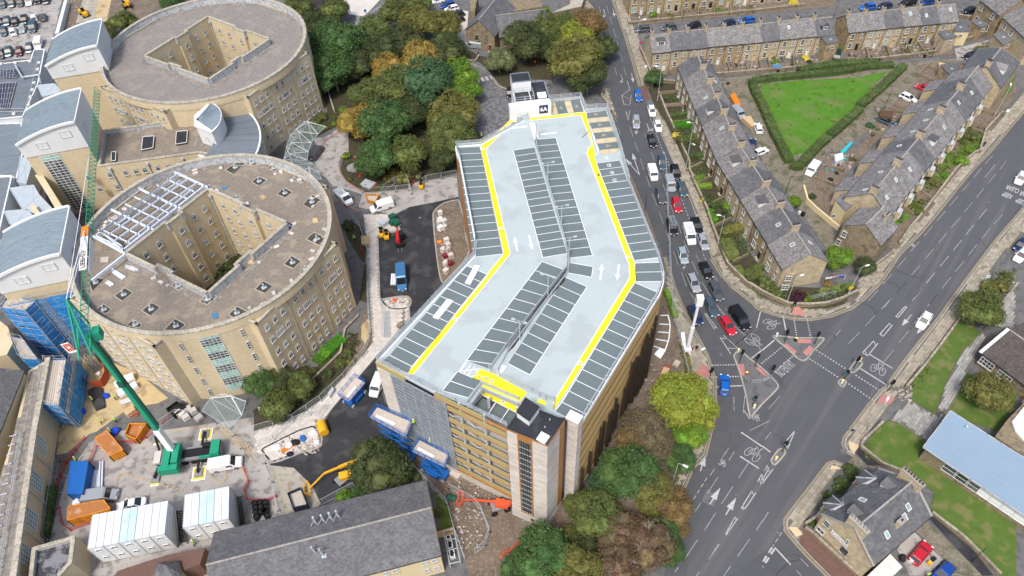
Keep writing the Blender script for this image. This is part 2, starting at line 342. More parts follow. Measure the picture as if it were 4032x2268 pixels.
class Kit:
 """a kind of thing: parts that share their mesh data between all copies"""
 def __init__(s):s.p=[]
 def add(s,name,mb,mats,parent=-1,loc=(0,0,0),rot=(0,0,0),smooth=False,me=None,kind=None):
  s.p.append((name,me or mb.mesh(name,mats,None,smooth),parent,Ve(loc),rot,kind));return len(s.p)-1
 def place(s,name,label,cat,loc,rz=0,group=None,paint=None,sc=1.0,skip=()):
  root=bpy.data.objects.new(name,None);COL.objects.link(root);root.location=loc;root.rotation_euler=(0,0,rz);root.scale=sc if hasattr(sc,'__len__')else(sc,)*3
  setp(root,label,cat,group);obs=[]
  for(n,me,par,l,r,kd)in s.p:
   if n in skip:obs.append(None);continue
   o=bpy.data.objects.new(n,me);COL.objects.link(o);o.parent=root if par<0 else obs[par];o.location=l;o.rotation_euler=r
   if kd:o['kind']=kd
   if paint and n in paint and paint[n]:
    o.material_slots[0].link='OBJECT';o.material_slots[0].material=MATS[paint[n]]
   obs.append(o)
  return root
def offs(pts,d):
 """polyline offset by d to its left"""
 out=[];n=len(pts)
 for i in range(n):
  a=pts[max(0,i-1)];b=pts[min(n-1,i+1)];t=Ve((b[0]-a[0],b[1]-a[1]));t.normalize();out.append(Ve((pts[i][0]-t.y*d,pts[i][1]+t.x*d,pts[i][2]if len(pts[i])>2 else 0)))
 return out
def inpoly(x,y,P):
 c=False;j=len(P)-1
 for i in range(len(P)):
  if(P[i][1]>y)!=(P[j][1]>y)and x<(P[j][0]-P[i][0])*(y-P[i][1])/(P[j][1]-P[i][1])+P[i][0]:c=not c
  j=i
 return c
def resamp(pts,step):
 out=[Ve(pts[0])]
 for a,b in zip(pts,pts[1:]):
  a=Ve(a);b=Ve(b);n=max(1,int((b-a).length/step))
  out+=[a.lerp(b,(i+1)/n)for i in range(n)]
 return out
def smoothline(pts,n=4):
 out=[];P=[pts[0]]+list(pts)+[pts[-1]]
 for i in range(1,len(P)-2):
  for k in range(n):
   t=k/n;a,b,c,d=P[i-1],P[i],P[i+1],P[i+2]
   out.append(.5*((2*b)+(c-a)*t+(2*a-5*b+4*c-d)*t*t+(3*b-a-3*c+d)*t**3))
 out.append(pts[-1]);return out
 # ====== THE GROUND
GC={}
def ground(name,m,pts,layer,z=None):
 GC[layer]=GC.get(layer,0)+1
 z=.025*layer+.0016*min(GC[layer],15)if z is None else z
 return MB().sheet(pts,z).bd(name,m,kind='structure')
b=MB();n=24
for i in range(n):
 for j in range(n):
  x0,x1=-900+i*75,-825+i*75;y0,y1=-600+j*75,-525+j*75
  b.poly([(x0,y0,0),(x1,y0,0),(x1,y1,0),(x0,y1,0)])
b.bd('ground','m_oldasphalt',kind='structure')
UNITBOX=MB().box((0,0,0),(1,1,1)).mesh('slab_piece','m_flag')
UNITSLATE=None
def flags(par,poly,lx,ly,ang,z,m,n_ind=0,gap=.03,name='paving_slab',h=.03,jitter=.01,keepz=False):
 """stone flags laid inside a polygon: the first n_ind (nearest) as parts, the rest joined"""
 ca,sa=ma.cos(ang),ma.sin(ang)
 Q=[(p[0]*ca+p[1]*sa,-p[0]*sa+p[1]*ca)for p in poly]
 x0,x1=min(q[0]for q in Q),max(q[0]for q in Q);y0,y1=min(q[1]for q in Q),max(q[1]for q in Q)
 cells=[];y=y0;rg=random.Random(len(poly)*7+int(x0*10))
 row=0
 while y<y1:
  x=x0-rg.random()*lx;hh=ly*rg.uniform(.85,1.15)if jitter>.005 else ly
  while x<x1:
   ww=lx*rg.uniform(.7,1.3)if jitter>.005 else lx
   cx,cy=x+ww/2,y+hh/2
   if all(inpoly(cx+dx,cy+dy,Q)for dx in(-ww*.42,ww*.42)for dy in(-hh*.42,hh*.42)):
    cells.append((cx*ca-cy*sa,cx*sa+cy*ca,ww-gap,hh-gap,z+rg.uniform(0,jitter)))
   x+=ww
  y+=hh;row+=1
 cells.sort(key=lambda c:c[1])
 me=None
 for c in cells[:n_ind]:
  if me is None:me=MB().box((0,0,0),(1,1,1)).mesh(name,m)
  put(name,me,par,(c[0],c[1],c[4]+h/2),ang,sc=(c[2],c[3],h))
 if len(cells)>n_ind:
  b=MB()
  for c in cells[n_ind:]:
   hx,hy=c[2]/2,c[3]/2;P=[(c[0]+dx*ca-dy*sa,c[1]+dx*sa+dy*ca)for dx,dy in((-hx,-hy),(hx,-hy),(hx,hy),(-hx,hy))]
   b.prism(P,c[4],c[4]+h)
  b.bd(name+'s' if not name.endswith('s')else name,m,par,kind='stuff')
def kerb(pts,par=None,w=.16,h=.23,name='kerb',seg=.95,m='m_kerb'):
 b=MB();pts=resamp(pts,seg)
 for a,c in zip(pts,pts[1:]):
  d=(Ve(c[:2])-Ve(a[:2]));L=d.length
  if L<.05:continue
  rz=ma.atan2(d.y,d.x);b.box(((a[0]+c[0])/2,(a[1]+c[1])/2,h/2),(L-.02,w,h),rz)
 return b.bd(name,m,par,kind='stuff' if par else 'structure')
 # road surface east of the car park
ROAD=S('C 760 0 880 170 940 500 960 700 985 1000 1060 1400 G 1110 60 1250 400 1350 650 1480 1000 1560 1240 K 1560 50 1640 250 1740 460 1880 720 1950 950 1960 1200 1930 1380 O 1860 300 1740 420 1660 600 1640 800 1560 1100 1480 1449 Z 1500 1700 2100 1700 2110 1449 P 640 1449 350 1150 240 1020 230 930 300 840 640 395 690 378 770 410 880 300 800 220 785 150 830 80 910 0 L 850 1449 1020 1220 1160 1050 1200 1030 1400 750 1700 370 1960 0 H 1790 1449 2000 1160 2250 830 2415 640 D 2700 1500 2415 1130 2150 1449 H 2150 0 2000 150 1850 330 1700 520 1500 760 1300 960 1120 1200 L 1120 20 960 180 840 270 650 345 450 378 300 372 150 340 0 290 K 2415 290 2250 170 2100 80 2040 -30 G 1940 1010 1900 900 1790 620 1750 500 1640 250 1530 0 C 1420 1130 1330 1010 1260 830 1190 570 1110 310 1000 0 Z 1455 -120 1400 -120')
ground('road','m_asphalt',ROAD,2)
ground('road','m_oldasphalt',S('C 1100 290 1340 330 2415 205 D 690 130 1830 20 2100 -30 1830 -70 0 70 C 2415 130 1130 260'),3)
ground('road','m_mainroad',S('D 2415 1180 2600 950 2800 1300 H 2300 760 2000 1140 L 1950 0 1690 360 1390 745 1190 1030 1010 1220 840 1449 P 650 378 300 820 220 920 70 1180 -300 1449 O 1700 1449 1730 1100 2100 300 2400 60 K 2415 1449 L 160 1060 300 800 600 560 700 400 960 200 1140 20 H 1300 980 1520 760 1720 520'),3)
# darker side-street mouth and resurfaced patches
ground('road','m_redroof',S('C 1250 835 1320 830 1345 940 1280 960'),3)
def pave(name,poly,lx,ly,ang,n_ind=0,m='m_flag',h=.20,base='m_flaggap',jitter=.01):
 o=MB().prism(poly,0,h).bd(name,base,kind='structure')
 flags(o,poly,lx,ly,ang,h,m,n_ind,jitter=jitter);return o
def adir(a,b):return ma.atan2(b[1]-a[1],b[0]-a[0])
# pavement A: right of the queue road and round the corner up the main road
ka1=S('C 1000 0 1110 310 1190 570 1260 830')
kin1=S('C 1020 0 1150 190 1240 520 1310 800')
pave('pavement',ka1+S('C 1370 830 1350 700 1290 480 1200 250 1090 0'),.8,.6,adir(ka1[1],ka1[3]))
ka2=S('C 1330 1010 1420 1200 1530 1449 G 1640 250 1750 500 1790 620 1900 900 1940 1010')
pave('pavement',ka2+S('G 2030 960 1940 700 1850 470 1740 250 1650 30 C 1520 1200 1390 1000'),.8,.6,adir(ka2[2],ka2[6]))
ka3=S('G 1940 1010 2040 1170 K 2180 100 2415 290 L 0 290 150 340 300 372 450 378 650 345 840 270')
pave('pavement',ka3+S('L 900 170 780 240 640 280 450 285 200 250 0 170 K 2415 170 2300 90 2200 0 G 2120 1130 2030 960'),.8,.6,.4)
ka4=S('L 840 270 960 180 1120 20 H 1300 960 1500 760 1700 520 1850 330 2000 150 2150 0 D 2415 1130 2600 900')
pave('pavement',ka4+S('D 2500 830 2415 960 2300 1080 2200 1200 2100 1300 2060 1449 H 2000 0 1900 140 1780 280 1640 440 1560 600 1400 700 1300 870 1240 930 1040 1080 910 1230 900 1290 L 900 170'),.9,.65,adir(ka4[4],ka4[7]),0)
kerb(ka1);kerb(ka2+ka3[1:]+ka4[1:])
# pavement B: east of the main road
kb=S('H 2500 540 2250 830 2000 1160 1790 1449 L 1700 370 1400 750 1200 1030 1140 1075 1020 1220 850 1449 P 870 60 800 140 785 200 810 260 880 300')
pave('pavement',kb[:7]+S('L 1300 1070 1560 790 1700 600 1890 330 2130 10 H 2260 1000 2415 850 2600 640'),.75,.55,adir(kb[1],kb[5]),200)
pave('pavement',kb[6:]+S('P 950 180 1060 20 L 1070 1385 1250 1170 1330 1080 1300 1070'),.75,.55,adir(kb[1],kb[5]),60)
kerb(kb,w=.3)
# pavement C: in front of the corner surgery
kc=S('P 770 410 690 378 640 395 470 620 300 840 235 930 240 1020 350 1150')
pave('pavement',kc+S('P 390 1010 400 930 560 760 600 640 660 560 740 430'),.8,.7,adir(kb[1],kb[5]),100)
kerb(kc,w=.3)
kd=S('P 350 1150 480 1290 640 1449 760 1560')
pave('pavement',kd+S('P 940 1449 400 980 390 1020'),30,20,0,m='m_redroof',base='m_redroof')
kerb(kd)
# pavement D: between the car park site and the queue road
kd_=S('G 1480 1000 1560 1240 K 1560 50 1640 250 1740 460 1880 720 1950 950 1960 1200 1930 1380 O 1860 300 1740 420 1660 600')
pave('pavement',kd_+S('O 1560 600 1650 400 1740 200 K 1790 1380 1740 1000 1700 850 1640 600 1530 300 1490 50'),.8,.6,1.9,150)
kerb(kd_)
pave('pavement',S('C 940 790 960 880 1020 1060 1060 1150 980 1060 870 900 900 820'),.8,.6,1.9)
pave('pavement',S('C 700 0 760 0 880 170 905 300 940 500 900 480 860 300 720 130'),.8,.6,1.9)
# red and buff tactile paving
for nm,m,s in(('tactile_paving','m_blister','K 1825 825 1895 830 1915 930 1740 935 1725 880 1810 875'),('tactile_paving','m_blister','L 1145 1090 1260 1145 1215 1190 1090 1180'),('tactile_paving','m_blister','L 285 270 350 265 425 350 290 340'),('tactile_paving','m_buff','P 820 170 920 215 870 290 830 240'),('tactile_paving','m_buff','P 660 400 755 430 730 440 640 440'),('tactile_paving','m_buff','P 250 990 330 990 385 1060 320 1080')):
 MB().prism(S(s),.19,.245).bd(nm,m,kind='structure')
 # traffic islands
def island(s,m='m_oldasphalt',h=.18,**k):
 pts=smoothline(S(s)+[S(s)[0]],3)
 MB().prism(pts[:-1],0,h).bd('traffic_island',m,kind='structure');kerb(pts,w=.3,h=.22,seg=.6)
island('L 105 550 140 540 350 562 560 560 580 585 480 690 385 780 240 665')
island('K 2145 735 2195 680 2300 760 2415 850 L 90 935 150 1010 130 1060 0 1190 K 2330 1290 2300 1310 2260 1100 2200 880')
island('L 825 870 905 760 945 790 945 820 870 890')
island('L 720 985 760 953 797 980 765 1027')
island('P 85 350 160 250 205 250 217 290 130 390 100 385')
for s in('L 335 572 460 578 470 612 345 612','L 205 630 230 613 330 695 300 718','L 385 700 450 635 490 662 425 735','K 2180 812 2240 810 2258 920 2205 922','K 2355 850 2380 838 2415 870 2415 905','L 0 865 62 930 0 910'):
 MB().prism(S(s),.16,.215).bd('tactile_paving','m_blister',kind='structure')
 # ---- road paint
ML=.125
def line(b,a,c,w=.13,z=None):
 z=ML if z is None else z
 a=Ve(a);c=Ve(c);d=c-a
 if d.length<.01:return
 d.normalize();n_=Ve((-d.y,d.x,0))*w/2
 b.sheet([a-n_,c-n_,c+n_,a+n_],z)
def lines(b,s,w=.13,z=None):
 w=w*.85
 p=S(s)
 for i in range(0,len(p)-1,2):line(b,p[i],p[i+1],w,z)
def pl(b,s,w=.13,z=None,closed=False):
 p=S(s)if isinstance(s,str)else s
 if closed:p=p+[p[0]]
 for a,c in zip(p,p[1:]):line(b,a,c,w,z)
def dashes(b,s,on=1.0,off=1.0,w=.1,z=None):
 p=S(s)if isinstance(s,str)else s
 for a,c in zip(p,p[1:]):
  L=(Ve(c)-Ve(a)).length;k=0;a=Ve(a);u=(Ve(c)-a).normalized()
  while k<L:line(b,a+u*k,a+u*min(L,k+on),w,z);k+=on+off
def arrow(b,tail,tip,w=.16,hw=.95,hl=2.0,z=None,double=False):
 z=ML if z is None else z
 a,c=Ve(tail),Ve(tip);d=(c-a).normalized();n_=Ve((-d.y,d.x,0));e=c-d*hl
 line(b,a,e,w,z);b.sheet([e-n_*hw/2,c,e+n_*hw/2],z)
wl=MB()
lines(wl,'H 2215 120 2120 240 H 2320 85 2260 165 2195 30 2120 115 2085 155 2010 245 2220 210 2145 300 1975 290 1900 375 2110 345 2040 430 1860 422 1783 513 2000 478 1922 572 2290 590 2203 684 1745 560 1660 656 1885 620 1797 722 2165 732 2085 828 1617 710 1538 800 1753 775 1678 865 2042 882 1963 980 1498 850 1412 948 1632 920 1548 1018 1920 1036 1835 1140 1370 1003 1285 1100 1505 1075 1420 1172 1795 1190 1708 1298 1237 1158 1150 1258 1370 1235 1280 1335 1668 1352 1590 1447 1228 1392 1160 1480',.11)
lines(wl,'H 2135 543 2055 640 2015 692 1938 787 1900 835 1818 935 1775 988 1692 1087 1642 1148 1558 1250 1512 1308 1420 1410',.16)
lines(wl,'L 1100 108 1010 208 1228 183 1133 287 1667 145 1575 258 1370 28 1280 128 1078 343 978 450 1530 318 1440 430 925 507 823 615 1395 490 1302 606 745 485 700 538 1253 670 1160 790 172 1110 63 1235',.11)
lines(wl,'C 865 60 885 130 893 165 912 240 922 280 943 358 1015 645 1037 722 938 55 957 130 968 160 992 238 1003 275 1027 355 1035 395 1058 473 1067 515 1092 598 1102 640 1125 728 1158 1205 1190 1305 1205 1355 1240 1449 1300 1275 1330 1360 1010 1075 1032 1165 1045 1215 1070 1290 885 0 893 10',.11)
lines(wl,'G 1362 0 1390 80 1258 65 1295 172 1415 140 1452 250 1315 228 1352 333 1475 308 1513 415 1372 393 1415 510 1535 475 1578 590 1438 570 1480 688 1603 652 1647 775 1502 750 1548 878 1672 840 1720 965 1572 940 1620 1073 1748 1035 1808 1168 1650 1142 1698 1278 1842 1235 1923 1370 1735 1340 1790 1430 1965 1430 2080 1600 1788 978 1830 1065 1955 1180 1995 1230',.12)
lines(wl,'K 1965 225 2075 355 2135 430 2260 540 2065 283 2220 385 2340 260 2380 300 2145 1120 2150 1250 2252 1108 2235 1275',.13)
lines(wl,'O 2098 235 1997 388 2150 272 2100 352 1998 508 1895 668 2137 602 2030 765 1835 753 1780 838 1975 850 1868 1018 1802 1108 1688 1278 2297 1100 2180 1268 2115 1357 2020 1500 2415 930 2360 1018 1620 1370 1585 1415 1820 1415 1790 1449 2288 372 2192 520 1965 430 1920 500 2480 -20 2302 68',.12)
lines(wl,'P 60 845 0 940 85 85 28 155 328 1400 375 1449 360 1280 440 1362',.12)
wl.bd('road_markings','m_worn',kind='structure')
ws=MB()
lines(ws,'L 1015 712 1240 850 920 842 1190 1012 0 680 118 580 200 352 225 485 K 2365 465 2160 628 2415 675 2315 755 1965 1025 2010 1027 2110 1018 2235 1014 O 2215 85 2415 220 2205 312 2385 430 P 0 215 80 275 120 1180 272 1345',.28)
pl(ws,'K 2400 312 2362 465 2160 628',.2)
for s in('L 1365 256 1270 358 1290 370 1380 263','L 1215 418 1118 525 1150 547 1240 435','L 1062 588 955 700 1003 732 1100 612'):
 pl(ws,s,.16)
lines(ws,'L 1208 425 1225 440 1130 515 1150 548 1062 590 1080 628 980 685 1003 733 1512 103 1420 200 1500 120 1425 205 1348 262 1368 268 1280 355 1295 372',.16)
pl(ws,'P 308 75 215 185 222 200 243 245 308 80',.14);pl(ws,'P 52 403 0 480 0 575 107 432',.14);lines(ws,'P 50 405 70 465 235 195 240 240',.14)
pl(ws,'O 2320 640 2218 803 2245 822 2357 660',.15);lines(ws,'O 2312 645 2340 680 2232 775 2250 822 2160 885 2070 1050 2185 903 2070 1065 2152 890 2170 915 2000 1152 1885 1328 2008 1150 1885 1330 2465 395 2370 555 2480 420 2400 585 2390 530 2405 580',.15)
pl(ws,'K 2015 553 2118 713',.15);lines(ws,'K 2020 560 2068 568 2088 658 2178 662 2048 535 2185 660 1870 330 1965 483 1880 325 1987 470 1963 455 1987 470 2245 1250 2297 1330',.15)
pl(ws,'C 1133 770 1160 855 1082 912 1105 1005',.13);lines(ws,'C 1082 912 1160 945 1172 905 1160 1000 1105 990 1152 1005 1118 1055 1145 1150 1158 1050 1143 1150 1118 1055 1132 1085',.13)
for s in('L 1420 340 1328 447','C 1175 700 1192 788','C 998 88 1015 162','L 1512 470 1470 525','P 1 1 2 2'):
 p=S(s)
 if(p[0]-p[1]).length>.5:arrow(ws,p[0],p[1])
for s in('O 1918 770 2018 612','O 2070 870 2170 705','O 1828 455 1880 290','G 1252 220 1183 10','G 1252 222 1118 62'):
 p=S(s);arrow(ws,p[0],p[1],.2,1.1,2.4)
def turn(b,s):
 p=S(s);pl(b,p[:-1],.18);d=(p[-1]-p[-2]).normalized();arrow(b,p[-2],p[-1],.18,.9,1.2)
turn(ws,'C 908 90 925 150 915 165 905 145');turn(ws,'C 1075 710 1090 765 1080 782 1070 765');turn(ws,'C 1235 1215 1222 1280 1212 1270 1235 1235');turn(ws,'C 1320 1180 1345 1245 1370 1240 1378 1255');turn(ws,'G 1680 1062 1697 1125 1680 1105 1690 1075')
pl(ws,'C 1345 1240 1328 1252',.3)
ws.bd('road_markings','m_white',kind='structure')
wd=MB()
def dots(b,s,n_,r=.13):
 p=S(s);a,c=p
 for i in range(n_):
  q=a.lerp(c,i/(n_-1));b.sheet([(q[0]-r,q[1]-r),(q[0]+r,q[1]-r),(q[0]+r,q[1]+r),(q[0]-r,q[1]+r)],ML)
dots(wd,'L 523 680 785 847',11);dots(wd,'L 455 760 715 930',11);dots(wd,'L 895 918 1140 1075',10);dots(wd,'L 828 1000 1050 1150',9)
dots(wd,'L 303 380 327 532',8);dots(wd,'L 427 380 462 555',9);dots(wd,'L 180 655 0 800',10);dots(wd,'L 285 738 130 880',9);dots(wd,'K 1948 820 2150 815',9);dots(wd,'K 1960 935 2215 925',11)
dashes(wd,'C 1355 1130 1475 1449 G 1640 420 1740 680',.7,.5,.11);dashes(wd,'G 1480 0 1560 180 1645 430',.7,.5,.11);dashes(wd,'G 1840 930 1885 1040',.7,.5,.11)
dashes(wd,'O 1890 520 1715 800',.8,.5,.11);dashes(wd,'P 225 980 100 1170',.8,.5,.1);dashes(wd,'P 95 1180 0 1330',1.1,.7,.28);dashes(wd,'P 118 1195 8 1365',1.1,.7,.28);dashes(wd,'C 930 800 990 1010',.6,.5,.1)
wd.bd('road_markings','m_white',kind='structure')
yb=MB()
for kk,sg in((ka1,1),(ka3+ka4[1:],1),(kb,1),(kc,1),(kd,1),(kd_,1)):
 c0=sum((Ve(p)for p in kk),Ve())/len(kk)
 for sgn in(.32,.52):
  best=None
  for s_ in(sgn,-sgn):
   q=offs(kk,s_);m_=q[len(q)//2]
   if inpoly(m_[0],m_[1],ROAD):best=q
  if best:pl(yb,[Ve((p[0],p[1],0))for p in best],.07)
yb.bd('yellow_lines','m_yline',kind='structure')
# painted words and cycle symbols
def words(txt,a,u,h,sx,m='m_white',z=None,name='road_lettering',kind='structure',par=None,bold=.02,ext=0.0,rot=None):
 z=ML if z is None else z
 c=bpy.data.curves.new(name,'FONT');c.body=txt;c.size=1.0;c.align_x='CENTER';c.align_y='CENTER';c.offset=bold;c.extrude=ext;c.resolution_u=2
 tmp=bpy.data.objects.new(name,c);COL.objects.link(tmp);dg=bpy.context.evaluated_depsgraph_get();me=bpy.data.meshes.new_from_object(tmp.evaluated_get(dg));bpy.data.objects.remove(tmp)
 me.name=name;me.materials.clear();me.materials.append(MATS[m]);o=bpy.data.objects.new(name,me);COL.objects.link(o)
 if rot is None:o.matrix_world=Mtx(((u[0]*sx,-u[1]*h,0,a[0]),(u[1]*sx,u[0]*h,0,a[1]),(0,0,1,z if len(a)<3 or a[2]==0 else a[2]+z),(0,0,0,1)))
 else:o.matrix_world=rot
 if kind:o['kind']=kind
 return o
def wdir(s):
 p=S(s);d=(p[1]-p[0]).normalized();return d
words('NO ENTRY',W('L',222,852),wdir('L 140 925 310 770'),2.7,.88,bold=0)
for tx_,ux,uy in(('KEEP',1540,695),('CLEAR',1662,552),('KEEP',1852,838),('CLEAR',1975,690)):
 words(tx_,W('U',ux,uy),wdir('U 1650 740 1430 650'),2.4,.92)
def cyclesym(b,ctr,up,s=1.0,w=.1):
 u=Ve((up[0],up[1],0)).normalized();r=Ve((u.y,-u.x,0));c=Ve(ctr)
 def q(x,y):return c+r*x*s+u*y*s
 for cx in(-.62,.62):
  pts=[q(cx+.38*ma.cos(t*PI/5),-.3+.75*ma.sin(t*PI/5))for t in range(11)];pl(b,pts,w)
 for a,e in(((-.62,-.3),(-.25,.9)),((-.25,.9),(.35,.9)),((.35,.9),(.62,-.3)),((-.62,-.3),(0,-.3)),((0,-.3),(-.25,.9)),((0,-.3),(.38,.9)),((.35,.9),(.3,1.35)),((.3,1.35),(.55,1.4)),((-.4,1.1),(-.1,1.1))):pl(b,[q(*a),q(*e)],w)
cb=MB()
cyclesym(cb,W('L',85,425),wdir('L 30 440 130 410'),1.25,.1);cyclesym(cb,W('K',2340,590),wdir('K 2300 560 2400 640'),1.4,.1);cyclesym(cb,W('L',1108,850),wdir('L 1085 895 1130 800'),1.3,.09)
cyclesym(cb,W('O',2335,285),wdir('O 2300 320 2390 230'),1.3,.09);cyclesym(cb,W('O',2040,378),wdir('O 2030 400 2050 350'),.55,.08);cyclesym(cb,W('K',2360,1318),wdir('K 2350 1340 2370 1290'),.6,.08);cyclesym(cb,W('H',1428,885),wdir('H 1415 900 1440 870'),.5,.07)
cb.bd('cycle_symbols','m_white',kind='structure')
# tyre-polished and patched stretches
ground('road','m_oldasphalt',S('O 1890 620 1990 700 1950 790 1840 740'),3)
ground('road','m_patchy',S('L 1055 60 1115 70 1090 110 1040 100'),3)
# ---- hospital side: earth, yards, new tarmac
SOIL=S('N 1380 330 1600 540 1830 780 2000 1280 2060 1500 Z 1250 1560 1560 1560 1620 1380 1690 1300 1720 1180 O 1560 600 1650 400 1740 200 K 1790 1380 1740 1000 1700 850 1640 600 1530 300 1480 50 G 1400 800 1300 500 1150 150 C 1060 1150 960 900 K 0 900 J 1480 1449')
ground('soil','m_earth',SOIL,1)
ground('ochre_stone_dust','m_sand',S('I 800 700 1000 760 1330 900 1600 1130 1500 1180 1210 1230 1180 1260 920 1449 M 850 100 640 280 540 300 560 60 I 700 1250'),2)
ground('yard','m_yard',S('M 860 180 1000 90 1230 60 1560 60 1800 30 2415 -60 N 0 200 170 400 170 430 390 425 640 780 660 900 0 1200 M 2000 1449 400 1449 500 1000 640 480'),2)
ground('yard','m_oldasphalt',S('I 880 1449 1180 1290 1600 1240 1900 1300 2300 1449 M 2000 0 1800 40 1560 60 1230 60 1000 90 860 180 640 480 500 1000 460 1150 440 1300 250 1449 M 560 60'),1)
NT1=S('F 1180 790 1402 752 1345 590 1480 522 1700 480 1945 425 2010 900 1800 1300 J 1480 160 1205 190')
ground('new_tarmac','m_newtar',NT1,4)
NT2=S('J 1470 155 1800 100 1250 650 1160 840 1240 1170 1500 1449 N 1350 350 1200 600 950 620 650 785 600 680 380 425 160 430 160 385 250 368 650 210 600 60 N 590 -20 J 650 1390 750 1235 1050 880 1250 650 1480 385')
ground('new_tarmac','m_newtar',NT2,5)
ground('yard','m_mud',S('N 160 400 380 425 560 600 640 780 660 850 260 900 240 760 130 420'),6)
ground('drive','m_patchy',S('B 2100 560 2040 620 2120 860 2060 930 2110 1150 2230 1320 2415 1150 C 60 900 200 830 420 800 420 760 200 760 0 850 B 2380 840 2300 760 2200 640'),2)
ground('drive','m_yard',S('F 560 60 640 0 B 560 1320 690 1300 860 1180 900 1250 900 1449 F 860 0 810 90 820 180 880 280 1040 385 1500 350 1520 290 1930 230 1945 440 1480 525 1340 590 1290 590 900 500 700 260 620 200'),2)
ground('drive','m_oldasphalt',S('F 760 320 900 360 1030 400 980 570 1300 600 1290 590 1000 560 820 480'),3)
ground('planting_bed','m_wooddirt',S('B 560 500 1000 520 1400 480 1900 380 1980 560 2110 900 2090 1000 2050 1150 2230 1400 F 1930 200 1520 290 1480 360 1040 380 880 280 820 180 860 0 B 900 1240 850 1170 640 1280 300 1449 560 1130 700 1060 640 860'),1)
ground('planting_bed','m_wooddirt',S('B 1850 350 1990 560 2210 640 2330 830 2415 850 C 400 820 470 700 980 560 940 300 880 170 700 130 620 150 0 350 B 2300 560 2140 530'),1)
PLAZA=S('F 1040 590 1270 590 1345 600 1400 750 1180 790 1200 1380 J 1205 190 1470 165 1485 385 1330 570 1250 650 1160 740 1050 870 750 1225 640 1385 N 590 -30 600 60 640 210 250 365 160 385 60 290 0 300 J 0 1449 370 1335 640 1150 860 930 1060 700 1130 600 1105 300 1090 0 F 1080 900')
pz=MB().prism(PLAZA,0,.19).bd('plaza','m_greyflag',kind='structure')
flags(pz,PLAZA,.62,.62,ma.radians(58),.19,'m_block',0,gap=.03,jitter=0)
kerb(PLAZA[3:12],h=.2)
ground('soil','m_earth',S('J 860 930 960 700 1000 480 1060 300 1100 300 1130 600 1060 700'),3)
ground('sandy_soil','m_sand',S('J 1025 440 1080 380 1110 400 1115 500 1060 620 1020 560'),4)
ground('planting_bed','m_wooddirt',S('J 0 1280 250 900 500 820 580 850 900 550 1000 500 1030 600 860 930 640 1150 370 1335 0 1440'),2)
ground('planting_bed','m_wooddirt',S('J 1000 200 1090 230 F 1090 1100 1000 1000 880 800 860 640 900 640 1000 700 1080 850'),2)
ML=.2
island('J 1210 195 1462 165 1475 270 1300 280','m_earth',.18)
island('N 170 370 90 270 130 220 560 30 640 215 400 290','m_earth',.18)
island('F 1945 455 1810 485 1720 560 1705 640 1740 1000 1785 1230 1850 1200 2030 990 2040 800','m_earth',.18)
# grass and gardens
ground('soil','m_earth',S('F 2000 600 2040 960 1800 1240 1775 1200 1740 700'),1)
GRASS=[('D 0 800 350 770 900 740 1200 680 1050 830 930 990 700 1200 560 1310 430 1449 G 2700 40 H 330 90 240 110 D 240 1449 130 1200 0 900','m_green'),('L 1880 400 1990 440 2080 510 1890 700 1740 1000 1640 1280 1420 1150 1430 960 1700 600','m_grass'),('L 1930 880 2100 960 2415 1060 2415 1160 2250 1449 P 2000 0 L 1780 1250 1800 1180','m_grass'),('P 1140 0 1290 0 1560 180 1540 230 1490 300 1730 450 1800 520 2100 740 2415 950 2415 1449 2250 1449 1850 1050 1600 800 1640 660 1400 500 1130 390 960 220','m_grass'),('L 1200 1340 1400 1449 P 1140 0 1060 0 L 1120 1400','m_grass'),('H 1250 580 1440 600 1300 690 1190 640','m_green'),('H 500 1380 880 1300 880 1230 560 1290','m_grass'),('H 1640 20 1760 0 2010 0 1850 130 1700 190 1650 130','m_grass'),('D 1960 1270 2110 1290 2100 1449 1830 1449 1880 1340','m_grass'),('H 1380 430 1520 480 1510 590 1400 560','m_grass'),('H 1550 200 1700 180 1780 260 1640 320','m_grass'),('D 1060 1180 1180 1230 1170 1290 1050 1250','m_green'),('H 740 100 940 60 920 20 830 20','m_green'),('C 1960 80 2070 75 2090 130 1970 140','m_grass'),('D 2415 700 2300 900 2200 1000 2380 860','m_grass'),('N 1700 640 1850 780 1900 1010 1780 1010 1740 760','m_grass')]
for s,m in GRASS:ground('grass',m,S(s),5)
# setted back lane around the green, gardens' beds
ground('back_lane','m_setts',S('C 1960 760 2415 710 D 0 700 690 650 1000 610 1500 590 1830 560 1960 580 1640 640 1340 900 1080 1160 930 1300 760 1449 H 620 0 480 260 430 330 860 1090 800 1070 640 960 420 640 240 380 0 120 H 0 60 D -200 1300 C 2400 1449 2250 1100 2050 830'),4)
ground('garden','m_wooddirt',S('C 1330 850 1380 780 1590 800 1640 1000 1740 1250 1850 1449 G 1950 200 2060 480 2200 820 2415 1120 2415 1449 H 0 1200 200 1280 560 1290 880 1250 900 1290 L 780 240 640 280 450 285 200 250 0 170 K 2415 170 G 2120 1130 1940 700 1740 250 1650 30 C 1520 1200 1390 1000'),4)
ground('garden','m_earth',S('C 1130 170 1150 250 2415 130 D 690 60 690 0 0 0 C 2415 0 1180 150'),4)
ground('garden','m_earth',S('C 1360 700 1600 720 1640 760 2415 700 D 0 690 690 640 690 560 0 620 C 2415 560 1360 690'),5)
ground('garden','m_earth',S('D 790 600 1000 590 1830 520 1700 430 780 480'),5)
ground('garden','m_earth',S('H 380 340 500 260 620 20 800 0 D 930 1400 1080 1180 1500 740 1700 600 1850 640 1640 820 1430 1020 1200 1220 1000 1449 H 740 270 650 620 720 780'),5)
